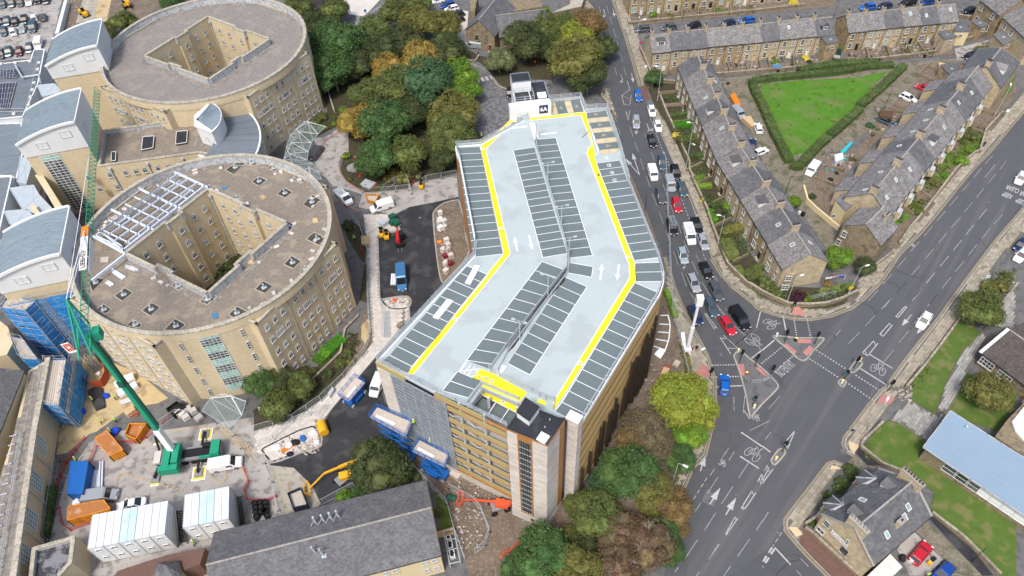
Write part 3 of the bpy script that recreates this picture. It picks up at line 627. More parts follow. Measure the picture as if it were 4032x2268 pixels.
ground('garden','m_earth',S('H 1100 800 1240 930 1300 870 1400 700 1560 600 1640 440 1780 280 1900 140 2000 0 D 2060 1449 2200 1200 2415 900 2415 640 2100 880 1640 1400 H 1410 260 1200 510'),4)
ground('yard','m_yard',S('D 1830 470 2160 380 2170 430 2080 470 1960 580 1850 570'),6)
# school paths
def path(s,lx=.9,ly=.45,ang=None,m='m_greyflag',n_ind=0,name='path',z=.19):
 p=S(s);o=MB().prism(p,0,z).bd(name,'m_flaggap',kind='structure');flags(o,p,lx,ly,ang if ang is not None else ma.radians(45),z,m,n_ind,gap=.04)
path('L 2080 510 2140 550 1960 850 1860 1100 1780 1250 1650 1290 1740 1000 1820 850 1890 700',n_ind=60)
path('L 1400 1150 1640 1290 1780 1250 P 1560 180 1290 0 L 1200 1340',n_ind=60)
path('H 2415 1120 2250 1449 L 2080 510 2130 430 2415 500 2415 0')
ground('stone_setts','m_setts',S('P 830 370 880 300 1000 400 1130 420 1000 440 950 470 880 420'),6)
ground('stone_setts','m_setts',S('P 1440 1000 1540 920 1600 960 2100 1449 1700 1449 1720 1300'),6)
ground('yard','m_yard',S('P 1330 1130 1440 1030 1720 1300 1560 1449 1400 1449 1280 1200'),7)
ground('black_earth','m_newtar',S('P 890 280 930 230 1130 400 1000 400'),7);ground('black_earth','m_newtar',S('P 1580 900 1600 860 2000 1200 2200 1449 2090 1449'),7)
# far left staff car park and earthworks
ground('parking_area','m_yard',S('A -400 -200 760 -200 590 0 520 310 430 560 -400 560'),2)
ground('soil','m_earth',S('A 600 0 760 -300 2300 -300 1540 40 1100 480 960 200 700 280 540 320'),3)
ground('sandy_soil','m_sand',S('A 930 0 1080 -100 1000 300 900 190'),4)
ground('terrace_paving','m_block',S('B 830 0 1200 0 1050 160 900 140'),4)
ground('drive','m_oldasphalt',S('B 860 170 1050 160 1250 20 1450 -60 1700 -60 2000 100 1960 180 1960 360 1990 560 1900 400 1300 420 1000 420 860 250'),3)
ground('terrace_paving','m_block',S('B 1950 100 2040 110 2020 380 2010 400 1900 360 1970 180'),4)
ground('yard','m_mud',S('A 790 0 930 0 900 190 720 230'),5)
sp=MB()
lines(sp,'A 0 365 85 330 85 345 105 290 160 345 180 285 250 345 275 290 360 340 385 275 0 100 0 100 B 870 205 1015 212 865 235 862 250',.12);pl(sp,'A 370 215 520 225 500 305 360 300 370 215',.12)
for k in range(9):lines(sp,'A %d 230 %d 300'%(380+k*15,365+k*15),.08)
lines(sp,'M 845 190 1000 300 1000 305 905 400 865 375 905 410 600 495 660 500 560 660 640 655 520 800 640 775 510 915 640 885 490 1035 620 1000 1190 460 1410 405 1250 525 1320 450 1340 430 1700 670 1700 670 1800 560 1820 340 1640 330 1980 340 2010 355',.12)
lines(sp,'N 10 1000 -50 830',.12)
for k in range(6):lines(sp,'M %d %d %d %d'%(960+k*140,1400-k*42,962+k*140,1330-k*42),.1)
lines(sp,'M 960 1395 1660 1200',.1)
for k in range(5):lines(sp,'B %d %d %d %d'%(2080+k*42,765-k*10,2100+k*42,800-k*10),.8)
sp.bd('parking_lines','m_white',kind='structure')
words('DROP OFF ONLY',W('M',2260,160),wdir('M 2140 60 2370 240'),1.3,1.15,'m_yline');words('AMBULANCE',W('B',985,200),wdir('B 975 280 1000 160'),1.4,.9);words('NO ENTRY',W('B',1165,95),wdir('B 1110 130 1215 65'),1.4,1.0);words('BUS',W('A',440,410),wdir('A 405 415 480 405'),1.6,1.0)
pr_=MB()
for s in('F 860 0 808 90 812 180 870 280 1040 380','F 825 495 1000 560','B 640 1449 690 1340 860 1240','B 2080 760 2115 830 2100 860'):
 p=smoothline(S(s),4);pl(pr_,p,.12);pl(pr_,offs(p,.25),.12)
pr_.bd('red_lines','m_redline',kind='structure')
py_=MB()
for s in('M 1110 760 1120 560 1160 490 1230 500 1700 640','M 1640 90 1800 50 2000 60 2300 240 2415 380','M 1980 500 2100 570 2160 520 2150 450','B 2240 710 2320 820 2415 855'):
 p=smoothline(S(s),4);pl(py_,p,.09);pl(py_,offs(p,.25),.09)
py_.bd('yellow_lines','m_yline',kind='structure')
lp=smoothline(S('F 860 0 808 90 812 180 870 280 1040 385 1230 375 1500 350'),4);kerb(lp)
kerb(smoothline(S('B 2000 580 2140 640 2240 700 2320 810 2415 850'),4))
def undergrowth(polys,dens,m,hmax,label,seed=1,leaf=.2):
 g=np.random.default_rng(seed);V=[];F=[]
 for q in polys:
  P_=S(q);xs=[p.x for p in P_];ys=[p.y for p in P_];A=(max(xs)-min(xs))*(max(ys)-min(ys))
  for _ in range(int(A*dens)):
   x,y=g.uniform(min(xs),max(xs)),g.uniform(min(ys),max(ys))
   if not inpoly(x,y,P_):continue
   h=g.uniform(.15,hmax)
   for k in range(9):
    c=np.array([x,y,.15])+g.normal(size=3)*[.28,.28,0]+[0,0,h*g.random()];n_=g.normal(size=3);n_[2]=abs(n_[2])+.4;n_/=np.linalg.norm(n_);t=np.cross(n_,g.normal(size=3));t/=np.linalg.norm(t);u=np.cross(n_,t);s_=leaf*g.uniform(.6,1.5);k0=len(V);V+=[c-t*s_,c+u*s_*.7,c+t*s_,c-u*s_*.7];F.append([k0,k0+1,k0+2,k0+3])
 me=bpy.data.meshes.new('undergrowth');me.from_pydata([tuple(v)for v in V],[],F);me.materials.append(MATS[m]);me.update();o=bpy.data.objects.new('undergrowth',me);COL.objects.link(o);setp(o,label,'undergrowth',None,'stuff')
QF=['C 1440 900 1590 880 1600 1000 1500 1020','C 1560 1190 1760 1180 1850 1400 1640 1440','G 1720 190 1850 60 1900 150 1800 240','G 1900 430 2050 420 2110 600 2200 740 2030 760 1950 640','G 2040 820 2230 760 2350 960 2120 1040','G 2160 1110 2400 1080 2415 1400 2300 1300','L 0 0 120 20 130 60 400 200 720 40 860 90 740 210 450 262 120 200 0 140']
undergrowth(QF,1.1,'l_hedge',.8,'mixed low planting in the queue-side front gardens',1)
undergrowth(['H 1450 180 1700 20 2000 0 1880 130 1640 400 1500 540 1400 600 1300 720 1220 640 1400 440','D 1900 1180 2120 1230 2060 1449 1820 1449'],.8,'l_mid',.7,'mixed planting in the main road terrace gardens',2)
undergrowth(['D 90 540 480 540 480 640 90 650','D 990 480 1600 440 1600 540 1000 590','C 1390 690 1520 690 1520 770 1380 770','C 1240 110 2400 60 2400 120 1200 200','H 480 280 680 380 650 430 480 320'],.35,'l_olive',.6,'sparse plants in the terrace back yards',3)
undergrowth(['J 0 1280 250 900 500 820 580 850 900 550 1000 500 1030 600 860 930 640 1150 370 1335','B 560 1130 860 1060 900 1240 850 1170 640 1280 400 1400','F 880 30 1480 30 1930 190 1500 280 1040 370 880 270','F 880 640 1000 700 1080 850 1080 1050 900 800','B 1000 560 1900 400 2060 900 1990 1200 1300 1449 950 1200'],.5,'l_dark',.6,'dark ground cover under the trees and on the banks',4)
undergrowth(['L 2150 60 2415 -100 2415 40 2270 220 2080 180','H 2250 1100 2415 1250 2200 1449 2000 1449','P 940 180 1000 120 1100 360 1000 400','K 1700 1000 1830 1010 1900 1400 O 1750 300 1600 550 1480 700 1400 400','L 1380 1020 1560 800 1600 860 1420 1100'],.9,'l_mid',.7,'rough planting beside the pavements',5)
undergrowth(['D 0 690 700 650 1100 610 1640 620 1300 900 1040 1200 900 1330 700 1449 H 480 280 250 250 0 100','C 1960 760 2300 760 2300 1000 2415 1200 2415 1449 2200 1100'],.10,'l_olive',.2,'weeds and moss between the back lane setts',6,.16)
g_=random.Random(9);b=MB()
for q,n in(('D 90 540 690 560 690 640 90 650',60),('D 830 470 1800 440 1650 540 820 590',90),('H 560 40 780 20 940 60 780 200 560 140',50),('D 1080 1040 1250 1040 1250 1300 960 1300',50),('C 1250 60 2400 40 2400 120 1200 200',60),('C 2090 600 2400 600 2400 690 2060 720',50),('D 1700 600 1850 640 1640 820 1500 760',15)):
 P_=S(q);xs=[p.x for p in P_];ys=[p.y for p in P_]
 for _ in range(n):
  x,y=g_.uniform(min(xs),max(xs)),g_.uniform(min(ys),max(ys))
  if inpoly(x,y,P_):h=g_.uniform(.15,.9);b.box((x,y,.15+h/2),(g_.uniform(.2,.9),g_.uniform(.2,.7),h),g_.uniform(0,3))
b.bd('yard_clutter','m_clutter',kind='stuff',label='pots, furniture and bins cluttering the terrace back yards',cat='clutter')
ck=MB()
for q in('L 860 210 1000 250 1080 320 1050 400','L 1060 0 1250 40 1300 90','L 560 700 700 560 620 520','H 1280 1130 1400 1170 1500 1200 1560 1170','P 100 100 210 150 290 210','P 130 1449 250 1330 370 1290 300 1240','K 2040 500 2100 590 2160 650','L 130 900 200 1010 180 1040','C 1060 650 1080 720 1075 780','O 2050 60 2120 120 2100 180','H 2020 800 2080 830 2120 900','G 1440 300 1470 420'):pl(ck,smoothline(S(q),3),.05)
ck.bd('road_cracks','m_newtar',kind='structure')
for q in('K 2012 705 2040 712 2035 735 2008 728','K 2128 1188 2155 1190 2150 1215 2125 1210','L 340 655 365 640 385 660 360 675','L 530 725 560 720 570 740 540 745','O 2160 665 2195 675 2185 695 2155 685','C 1030 345 1060 350 1055 365 1028 360','P 85 1000 115 975 185 1030 150 1060','U 1095 840 1160 845 1150 880 1095 860','L 1445 1180 1470 1170 1480 1200 1450 1200','P 735 250 790 240 810 300 760 305','G 1330 700 1350 700 1352 720 1332 720'):
 p=S(q);MB().sheet(p,.128).bd('manhole_cover','m_oldasphalt',label='worn iron access cover set in the road surface',cat='manhole cover',group='access covers in the roads')
 # ====== THE CAR PARK
ZD=24.5
cp=thing('multi_storey_car_park','large pale multi-storey car park with empty roof deck and yellow walkways','car park',(2,90,0))
TL,TF,TR=W('Z',1274,1078,27.5),W('Z',1377,1120,27.5),W('Z',1420,1057,27.5);TB=TL+TR-TF
DECK=S('J 1172 778 F 2095 990 2108 830 1960 60 1932 0 B 1925 1395 B 2160 1375 C 190 1125 20 1140 12 1040 55 920 255 850 365 830 412 975 690 948 738 1062 943 1055 1065 1420 G 1150 300 1430 1000 1470 1140 1468 1230 1435 1335 K 668 1380',ZD)
OUT=DECK[:9]+[W('C',12,1035,ZD),W('C',60,930,ZD),W('C',400,900,ZD)]+DECK[13:]
# front edge: deck corner -> tower
FL=DECK[0];FM=W('Q',632,345,ZD);FT=W('Q',1318,672,ZD)
print('front pts',FL,FM,FT,TL,TF,TR)
HOLE=[W('Q',1085,300,ZD),W('Q',1430,450,ZD),W('Q',1340,655,ZD),W('Q',1100,545,ZD),W('Q',960,480,ZD)]
TRI=[W('K',545,1312,ZD)]
bd=MB();bd.sheet(OUT[1:-1]+[OUT[-1],TRI[0],TB+Ve((0,0,ZD-27.5)),W('Q',1460,370,ZD),HOLE[1],HOLE[0],HOLE[4],W('Q',905,465,ZD),FM,OUT[0]],ZD)
bd.bd('roof_deck','m_deck',cp)
full=[p for p in OUT]+[TRI[0],TB,FT]
# open storeys: slabs, columns, soffits
b=MB()
def lerp(a,c,t):return Ve(a).lerp(Ve(c),t)
LEV=[3.06*k for k in range(0,8)]
for z in LEV[:7]:b.prism(full,max(.15,z-.35)if z else .1,z+.02 if z else .2,bottom=True)
b.prism([p for p in OUT[1:-1]]+[OUT[-1],TRI[0],TB,HOLE[1],HOLE[0],HOLE[4],FM,OUT[0]],ZD-.36,ZD-.03,bottom=True)
b.bd('floor_slab','m_concrete',cp)
b=MB();c0=lerp(FL,OUT[-1],.5)
for i in range(1,7):
 for j in range(12):
  p=lerp(lerp(FL,OUT[1],j/11),lerp(OUT[-1],W('G',1470,1140,ZD),j/11),i/7);b.box((p[0],p[1],ZD/2-.2),(.4,.4,ZD-.4))
 for j in range(1,11):
  p=lerp(lerp(OUT[1],OUT[4],j/11),lerp(W('G',1470,1140,ZD),W('C',943,1055,ZD),j/11),i/7);b.box((p[0],p[1],ZD/2-.2),(.4,.4,ZD-.4))
b.bd('columns','m_galv',cp,kind='stuff')
# lower floor seen through the ramp opening
zl=ZD-3.06
b=MB();b.sheet(S('Q 1085 400 1420 545 1330 660 1090 560 980 500 1040 440',zl),zl+.02).bd('bay_surface','m_bay',cp)
b=MB();b.sheet(S('Q 1040 345 1110 315 1440 465 1410 545',zl+1.0),zl+1.0).bd('walkway','m_yellow',cp)
b=MB();Y1=S('Q 1085 378 1410 540 1090 365 1415 530',zl+1)
line(b,S('Q 1085 378',zl+1)[0],S('Q 1412 545',zl+1)[0],.12,zl+1.03)
for s in('Q 1215 447 1140 565','Q 1335 515 1250 640','Q 1080 385 985 500'):
 p=S(s,zl+.9);line(b,p[0],p[1],.12,zl+1.03)
b.bd('bay_lines','m_purewhite',cp)
# parking bay surfaces and lines on the roof
bay=MB();ln=MB();zb,zl_=ZD+.008,ZD+.02
def bayrow(a0,a1,b0,b1,n=None,ends=(1,1),w=.11):
 """a: outer side, b: aisle side"""
 L=(b1-b0).length;n=n or max(1,round(L/2.2))
 bay.sheet([a0,a1,b1,b0],zb)
 for i in range(n+1):
  if(i==0 and not ends[0])or(i==n and not ends[1]):continue
  line(ln,lerp(a0,a1,i/n),lerp(b0,b1,i/n),w,zl_)
 line(ln,b0,b1,w,zl_)
def br(s,n=None,ends=(1,1)):p=S(s,ZD);bayrow(p[0],p[1],p[2],p[3],n,ends)
br('B 1930 1405 F 2085 998 B 2150 1397 F 2375 965',15,(0,1))
br('F 2025 1078 J 1290 722 F 2228 1165 J 1503 828',11);br('J 1290 722 1195 795 1503 828 1465 888',1,(0,0))
br('C 250 1400 G 562 962 C 50 1430 G 330 1000',16);br('C 248 1328 G 592 1005 C 456 1310 G 805 980',16)
br('G 540 1118 Q 1195 85 G 322 1038 Q 935 45',10);br('Q 1070 245 945 400 Q 850 150 705 335',2)
bay.sheet(S('Q 1195 85 1160 130 1105 110 935 45',ZD),zb)
br('G 592 1050 575 1147 810 1088 795 1187',1);br('G 545 1187 K 0 800 G 752 1278 K 210 908',9)
br('G 1058 75 1428 1000 840 103 1200 1030',13);br('G 1445 1046 1468 1227 1205 1053 1222 1230',2);br('K 1430 127 742 1283 1205 30 515 1168',12);br('K 742 1283 672 1372 515 1168 450 1250',1,(0,0))
br('T 1395 490 1430 580 1105 520 1140 605',1,(1,0));br('T 1445 640 1480 725 1160 668 1190 750',1,(0,0));br('T 1500 785 1535 870 1212 812 1245 900',1,(0,0));br('T 1555 935 1590 1030 1265 965 1300 1055',1,(0,0))
br('T 668 375 805 355 720 548 860 530',1,(0,0));br('T 888 350 1030 335 940 523 1090 510',1,(0,1))
bay.bd('bay_surface','m_bay',cp)
hat=MB();hl=MB()
for s in('T 1430 578 1448 636 1160 665 1140 605','T 1482 722 1505 780 1208 812 1188 752','T 1538 870 1560 932 1262 965 1245 903','T 1592 1028 1552 1090 1315 1115 1300 1057','T 805 355 888 350 942 525 860 532','T 630 380 668 375 720 548 632 555'):
 p=S(s,ZD);hat.sheet(p,zb+.003)
 pl(hl,p,.07,zb+.014,True)
 n=7
 for i in range(n):
  line(hl,lerp(p[3],p[2],i/n)if(p[0]-p[3]).length>(p[0]-p[1]).length else lerp(p[0],p[3],i/n),lerp(p[0],p[1],(i+1)/n)if(p[0]-p[3]).length>(p[0]-p[1]).length else lerp(p[1],p[2],(i+1)/n),.045,zb+.014)
  line(hl,lerp(p[3],p[2],(i+1)/n)if(p[0]-p[3]).length>(p[0]-p[1]).length else lerp(p[0],p[3],(i+1)/n),lerp(p[0],p[1],i/n)if(p[0]-p[3]).length>(p[0]-p[1]).length else lerp(p[1],p[2],i/n),.045,zb+.014)
hat.bd('hatched_surface','m_cream',cp)
def wheelsym(b,c,u,s,z):
 u=Ve((u[0],u[1],0)).normalized();r=Ve((u.y,-u.x,0));c=Ve(c)
 q=lambda x,y:c+r*x*s+u*y*s
 pl(b,[q(-.1+.38*ma.cos(t*PI/6),-.15+.38*ma.sin(t*PI/6))for t in range(3,14)],.09,z);pl(b,[q(-.12,.55),q(-.05,.05),q(.32,0),q(.5,-.5)],.11,z);pl(b,[q(-.05,.28),q(.25,.28)],.09,z)
 b.sheet([q(-.12+.12*ma.cos(t*PI/4),.75+.12*ma.sin(t*PI/4))for t in range(8)],z)
du=(W('T',1000,420,ZD)-W('T',1100,410,ZD))
for x,y in((1255,545),(1312,692),(1368,840),(1425,993)):wheelsym(hl,W('T',x,y,ZD),W('T',x+60,y-6,ZD)-W('T',x,y,ZD),.62,zb+.012)
for x,y in((760,455),(980,432)):wheelsym(hl,W('T',x,y,ZD),W('T',x-10,y-50,ZD)-W('T',x,y,ZD),.62,zb+.012)
hl.bd('bay_lines','m_orangehatch',cp)
for x,y in((1408,1165),(1448,1270),(1488,1376)):
 c=W('T',x,y,ZD);pl(ln,[c+Ve((.42*ma.cos(t*PI/6),.42*ma.sin(t*PI/6),0))for t in range(1,12)],.09,zl_);pl(ln,[c+Ve((-.2,.2,0)),c+Ve((.1,0,0)),c+Ve((-.05,-.25,0))],.1,zl_);pl(ln,[c+Ve((.1,.3,0)),c+Ve((.2,0,0)),c+Ve((.1,-.25,0))],.09,zl_)
c=W('G',1018,264,ZD);pl(ln,[c+Ve((.42*ma.cos(t*PI/6),.42*ma.sin(t*PI/6),0))for t in range(1,12)],.09,zl_);pl(ln,[c+Ve((-.2,.2,0)),c+Ve((.1,0,0)),c+Ve((-.05,-.25,0))],.1,zl_)
# yellow walkway
yl=MB()
def yst(s,closed=False):
 p=S(s,ZD);yl.sheet(p,zb+.002);return p
yst('J 1458 893 F 2372 968 2160 0 B 2160 1400 2170 1385 C 10 1150 20 1145 C 740 1065 G 830 20 823 45 G 1205 1070 1222 1220 K 440 1240 430 1175 1155 0 G 1150 1075 745 0 C 755 1449 765 1410 790 1385 800 1370 695 1095 50 1160 0 1210 B 2210 1415 F 2210 0 2440 960 J 1515 905')
p=S('J 1458 893 F 2372 968 2160 0 B 2160 1400',ZD);pl(ln,p,.1,zl_)
pl(ln,S('J 1515 905 F 2437 965 2210 0 B 2212 1412 C 45 1160 695 1097 800 1375 765 1410 755 1449 G 745 0 1155 1075 1155 1195 K 432 1170',ZD),.11,zl_)
pl(ln,S('G 1205 1075 1222 1225 K 1205 30',ZD),.11,zl_);pl(ln,S('C 740 1065 860 1449 G 823 35',ZD),.1,zl_)
yst('Q 990 210 1070 128 1170 165 1510 350 1440 440 1080 295 1100 250')
yst('Q 1625 410 1690 440 1690 475 1600 445')
pl(ln,S('Q 990 210 1100 258',ZD),.1,zl_);pl(ln,S('Q 1060 125 860 150 935 45',ZD),.11,zl_)
for x,y in((0,0),(40,15),(80,30),(120,48)):
 pp=S('Q %d %d %d %d'%(880+x+55,70+y,870+x,140+y+15),ZD);line(ln,pp[0],pp[1],.1,zl_)
for k in range(5):pp=S('Q %d %d %d %d'%(1285-k*14,93+k*18,1235-k*12+30,78+k*18+8),ZD);line(ln,S('Q %d %d'%(1310-k*12,110+k*19),ZD)[0],S('Q %d %d'%(1258-k*12,88+k*19),ZD)[0],.3,zl_)
for k in range(13):
 f=k/12;a_=lerp(W('T',305,665,ZD),W('T',365,885,ZD),f);c_=lerp(W('T',380,658,ZD),W('T',445,882,ZD),f);line(ln,a_,c_,.26,zl_)
for s in('T 50 745 295 715','T 700 805 455 833','G 90 940 63 805','G 202 790 232 925','G 878 1210 895 1062','G 1055 1068 1038 1215'):
 p=S(s,ZD);arrow(ln,p[0],p[1],.3,.85,1.3,zl_)
ln.bd('bay_lines','m_purewhite',cp)
yl.bd('walkway','m_yellow',cp)
fw=MB()
for s in('J 1915 380','F 2350 718','G 862 215','G 1140 995','K 690 800','Q 1172 245','T 1293 1410','T 910 552','B 2180 1415'):
 c=S(s,ZD)[0];z=zb+.02
 for a in range(0,360,60):
  u=Ve((ma.cos(ma.radians(a+20)),ma.sin(ma.radians(a+20)),0));line(fw,c,c+u*(.45 if a%120 else .3),.16,z)
c=S('Q 1280 440',zl+1)[0]
for a in range(0,360,60):
 u=Ve((ma.cos(ma.radians(a+20)),ma.sin(ma.radians(a+20)),0));line(fw,c,c+u*.4,.16,zl+1.03)
fw.bd('walkway_marks','m_purewhite',cp)
# central divide between the half decks: upstand, gap and rails
DIV=S('C 262 1330 G 290 20 500 690 562 935 575 1120',ZD)
gap=MB();gp_=S('G 580 1095 560 1150 K 0 640 Q 1165 130 1230 150 K 0 700 130 560 G 575 1160',ZD)
gap.sheet(S('G 572 1095 555 1105 480 1210 300 1440 K 0 640 0 695 60 640 320 255 540 15',ZD),ZD+.01);gap.bd('gap_cover','m_bronze',cp)
def rail(par,pts,z,h=1.25,bars=(.35,.75,1.15),step=2.2,name='guard_rail',m='m_galv',r=.035,mesh=True,plate=.38):
 pts=[Ve((p[0],p[1],0))for p in pts];b=MB()
 for a,c in zip(pts,pts[1:]):
  n_=max(1,round((c-a).length/step))
  for i in range(n_+1):
   q=lerp(a,c,i/n_);b.box((q[0],q[1],z+h/2),(.11,.11,h),ma.atan2(c.y-a.y,c.x-a.x))
  for k,hb in enumerate(bars):b.bar((a[0],a[1],z+hb),(c[0],c[1],z+hb),.05,.07)
  if plate:b.bar((a[0],a[1],z+.5),(c[0],c[1],z+.5),.07,plate)
 return b.bd(name,m,par)
def barrier(pts,z=ZD,**k):
 for a,c in zip(pts,pts[1:]):rail(cp,[a,c],z,**k)
barrier([FL,FM,lerp(FM,FT,.3),FT],plate=0,bars=(.3,.6,.9,1.25))
barrier(OUT[0:6],bars=(.8,1.05,1.3),h=1.4);barrier([OUT[5],OUT[6],OUT[7]],bars=(.8,1.05,1.3),h=1.4)
barrier(S('C 412 975 690 948 738 1062 943 1055 1065 1420 G 1150 300',ZD),bars=(.9,1.2,1.5,1.8),h=1.95,plate=.7)
barrier(S('G 1150 300 1430 1000 1470 1140 1468 1230 1435 1335 K 668 1380',ZD),bars=(.9,1.15),h=1.2,plate=.25)
barrier(DIV[:4],h=1.1,bars=(.8,1.05),plate=.5,step=3)
barrier(S('G 563 940 560 1105 K 0 625 Q 1165 130',ZD),h=1.1,bars=(.8,1.05),plate=.45,step=4);barrier(S('G 580 960 575 1130 545 1190 K 0 700 Q 1235 160',ZD),h=1.1,bars=(.8,1.05),plate=.25,step=4)
barrier(S('Q 1150 130 1160 165 1255 205 1560 355 1640 395 1690 425',ZD),h=1.1,bars=(.3,.55,.8,1.05),plate=0);barrier(S('K 300 1115 445 1165 435 1240',ZD),h=1.1,bars=(.3,.55,.8,1.05),plate=0)
barrier(S('Q 1085 280 1430 430',ZD),h=1.1,bars=(.3,.55,.8,1.05),plate=.3);barrier(S('Q 1075 290 940 470',ZD),h=1.1,bars=(.8,1.05),plate=.4)
b=MB()
for a,c in((HOLE[0],HOLE[1]),(HOLE[4],HOLE[0])):b.bar((a[0],a[1],ZD-.5),(c[0],c[1],ZD-.5),.15,.9)
b.bd('ramp_wall','m_galv',cp)
# angled lighting brackets along the outer rails
def edge_posts(pts,step,inward):
 b=MB();
 for a,c in zip(pts,pts[1:]):
  n_=max(1,round((c-a).length/step));d=(c-a).normalized();nn=Ve((-d.y,d.x,0))*inward
  for i in range(n_):
   q=lerp(a,c,(i+.5)/n_);q.z=ZD+.2;t=q+Ve((0,0,1.3));b.bar(q,t,.13);b.bar(t,t+nn*.9+Ve((0,0,.35)),.09)
 b.bd('light_bracket','m_galv',cp)
edge_posts(S('G 1435 1335 K 668 1380',ZD),5.2,1)
edge_posts([FL,FM],6.5,-1)
# ---- front facade: stone pier, perforated mesh, open gold-banded storeys
u=(FM-FL).normalized();nrm=Ve((u.y,-u.x,0))
if nrm.y>0:nrm=-nrm
def wbx(a,c,z0,z1,th,out,name,m,par=None,**k):
 a=Ve((a[0],a[1],0));c=Ve((c[0],c[1],0));d=(c-a).normalized();n_=Ve((d.y,-d.x,0));ctr=Ve((c0[0],c0[1],0))
 if(a-ctr).dot(n_)<0:n_=-n_
 b=MB();b.prism([a+n_*out,c+n_*out,c+n_*(out-th),a+n_*(out-th)],z0,z1,bottom=True);return b.bd(name,m,par or cp,**k)
P1=lerp(FL,FM,.245)
wbx(FL-u*.1,P1,0,ZD-1.3,3.5,.35,'stone_pier','m_stone');wbx(FL-u*.15,lerp(FL,FM,.5),ZD-1.1,ZD+.1,.3,.3,'parapet_band','m_gold')
wbx(lerp(FL,FM,.5),FM,ZD-.35,ZD+.05,.3,.2,'parapet_band','m_galv')
wbx(P1,lerp(FM,FT,.02),0,2.6,.5,.25,'stone_plinth','m_plinth');wbx(lerp(FM,FT,.02),FT,0,2.3,.5,.25,'stone_plinth','m_plinth')
cage=MB();L_=(FM-P1).length+1.9
nz=22;nx=30
for k in range(nz):
 z=2.8+k*(ZD-1.5-2.8)/(nz-1);a=P1+nrm*.25;c=P1+u*L_+nrm*.25;cage.bar((a[0],a[1],z),(c[0],c[1],z),.22,.44 if k%3==0 else .26)
for i in range(nx+1):
 q=P1+u*L_*i/nx+nrm*.3;cage.box((q[0],q[1],(ZD-1.1+2.7)/2),(.13 if i%6 else .3,.2,ZD-3.8),ma.atan2(u.y,u.x))
cage.bd('perforated_cladding','m_cage',cp,kind='stuff')
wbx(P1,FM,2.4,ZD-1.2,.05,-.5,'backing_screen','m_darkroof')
v=(FT-FM).normalized()
for k in range(1,8):
 z=3.06*k+(.3 if k==7 else 0)
 a,c=(FM,lerp(FM,FT,.72))if k==8 else(lerp(FM,FT,-.02),FT)
 wbx(a,c,z+.05,z+1.05,.12,.28,'spandrel_band','m_gold');wbx(a,c,z-.16,z+.05,.4,.36,'copper_trim','m_copper')
wbx(FM,lerp(FM,FT,.68),ZD-.9,ZD+.1,.12,.28,'parapet_band','m_gold');wbx(FM,FT,ZD-1.05,ZD-.88,.4,.36,'copper_trim','m_copper');wbx(FM,FT,2.3,2.45,.45,.36,'copper_trim','m_copper')
for f in(.02,.36,.70):
 q=lerp(FM,FT,f)+nrm*.1;MB().box((q[0],q[1],ZD/2+1.2),(.32,.32,ZD-1.4),ma.atan2(v.y,v.x)).bd('steel_column','m_galv',cp)
b=MB()
for k in range(0,7):
 for f0,f1,f2 in((.03,.2,.35),(.37,.53,.69)):
  A_,B_,C_=lerp(FM,FT,f0),lerp(FM,FT,f1),lerp(FM,FT,f2);z0=3.06*k+1.2;z1=z0+1.5
  for x,y in((A_,B_),(B_,C_))if k%2 else((A_,B_),(C_,B_)):b.bar((x[0],x[1],z1),(y[0],y[1],z0+.1),.16)
b.bd('diagonal_brace','m_galv',cp)
# ---- right facade: bands, copper strips, tall dark fins, stone plinth
RF=[OUT[-1]]+S('G 1435 1335',ZD)+S('G 1468 1230 1470 1140 1430 1000 1150 300 C 1065 1420 C 943 1055',ZD)
for a,c in zip(RF,RF[1:]):
 main=(a is RF[0])or(a-c).length>8
 for k in range(1,9):
  z=3.06*k-.1
  if k==8:wbx(a,c,z-.75,z+.1,.2,.3,'parapet_band','m_whiteclad');wbx(a,c,z-1.0,z-.78,.3,.36,'copper_trim','m_copper');continue
  wbx(a,c,z,z+1.15,.12,.25,'spandrel_band','m_gold');wbx(a,c,z-.5,z-.02,.3,.34,'copper_trim','m_copper')
 wbx(a,c,0,2.2,.4,.4,'stone_plinth','m_plinth')
 wbx(a,c,2.2,ZD-1,.1,-.5,'backing_screen','m_copper')
a,c=RF[0],RF[1];d=(c-a).normalized();n_=Ve((d.y,-d.x,0));L=(c-a).length;rg=random.Random(5);i=0;t=1.2
while t<L-1:
 big=t>9;q=a+d*t+n_*.75;h0=2.3 if rg.random()<.75 else 4;h1=min(22,rg.uniform(6,11)+(t/L)*11)
 MB().box((q[0],q[1],(h0+h1)/2),(.24,.5,h1-h0),ma.atan2(d.y,d.x)).bd('shading_fin','m_bronze',cp)
 t+=rg.choice((1.0,2.2,2.6))if t<16 else rg.choice((.6,.9,1.3))
 # left flank: copper-coloured panels
for a,c in zip(OUT[0:8],OUT[1:9]):
 wbx(a,c,3,ZD-.9,.12,-.2 if(a-c).length>5 else-.15,'copper_panel','m_copper');wbx(a,c,ZD-.9,ZD+.15,.3,.05,'parapet_band','m_whiteclad');wbx(a,c,0,3,.4,.1,'stone_plinth','m_plinth')
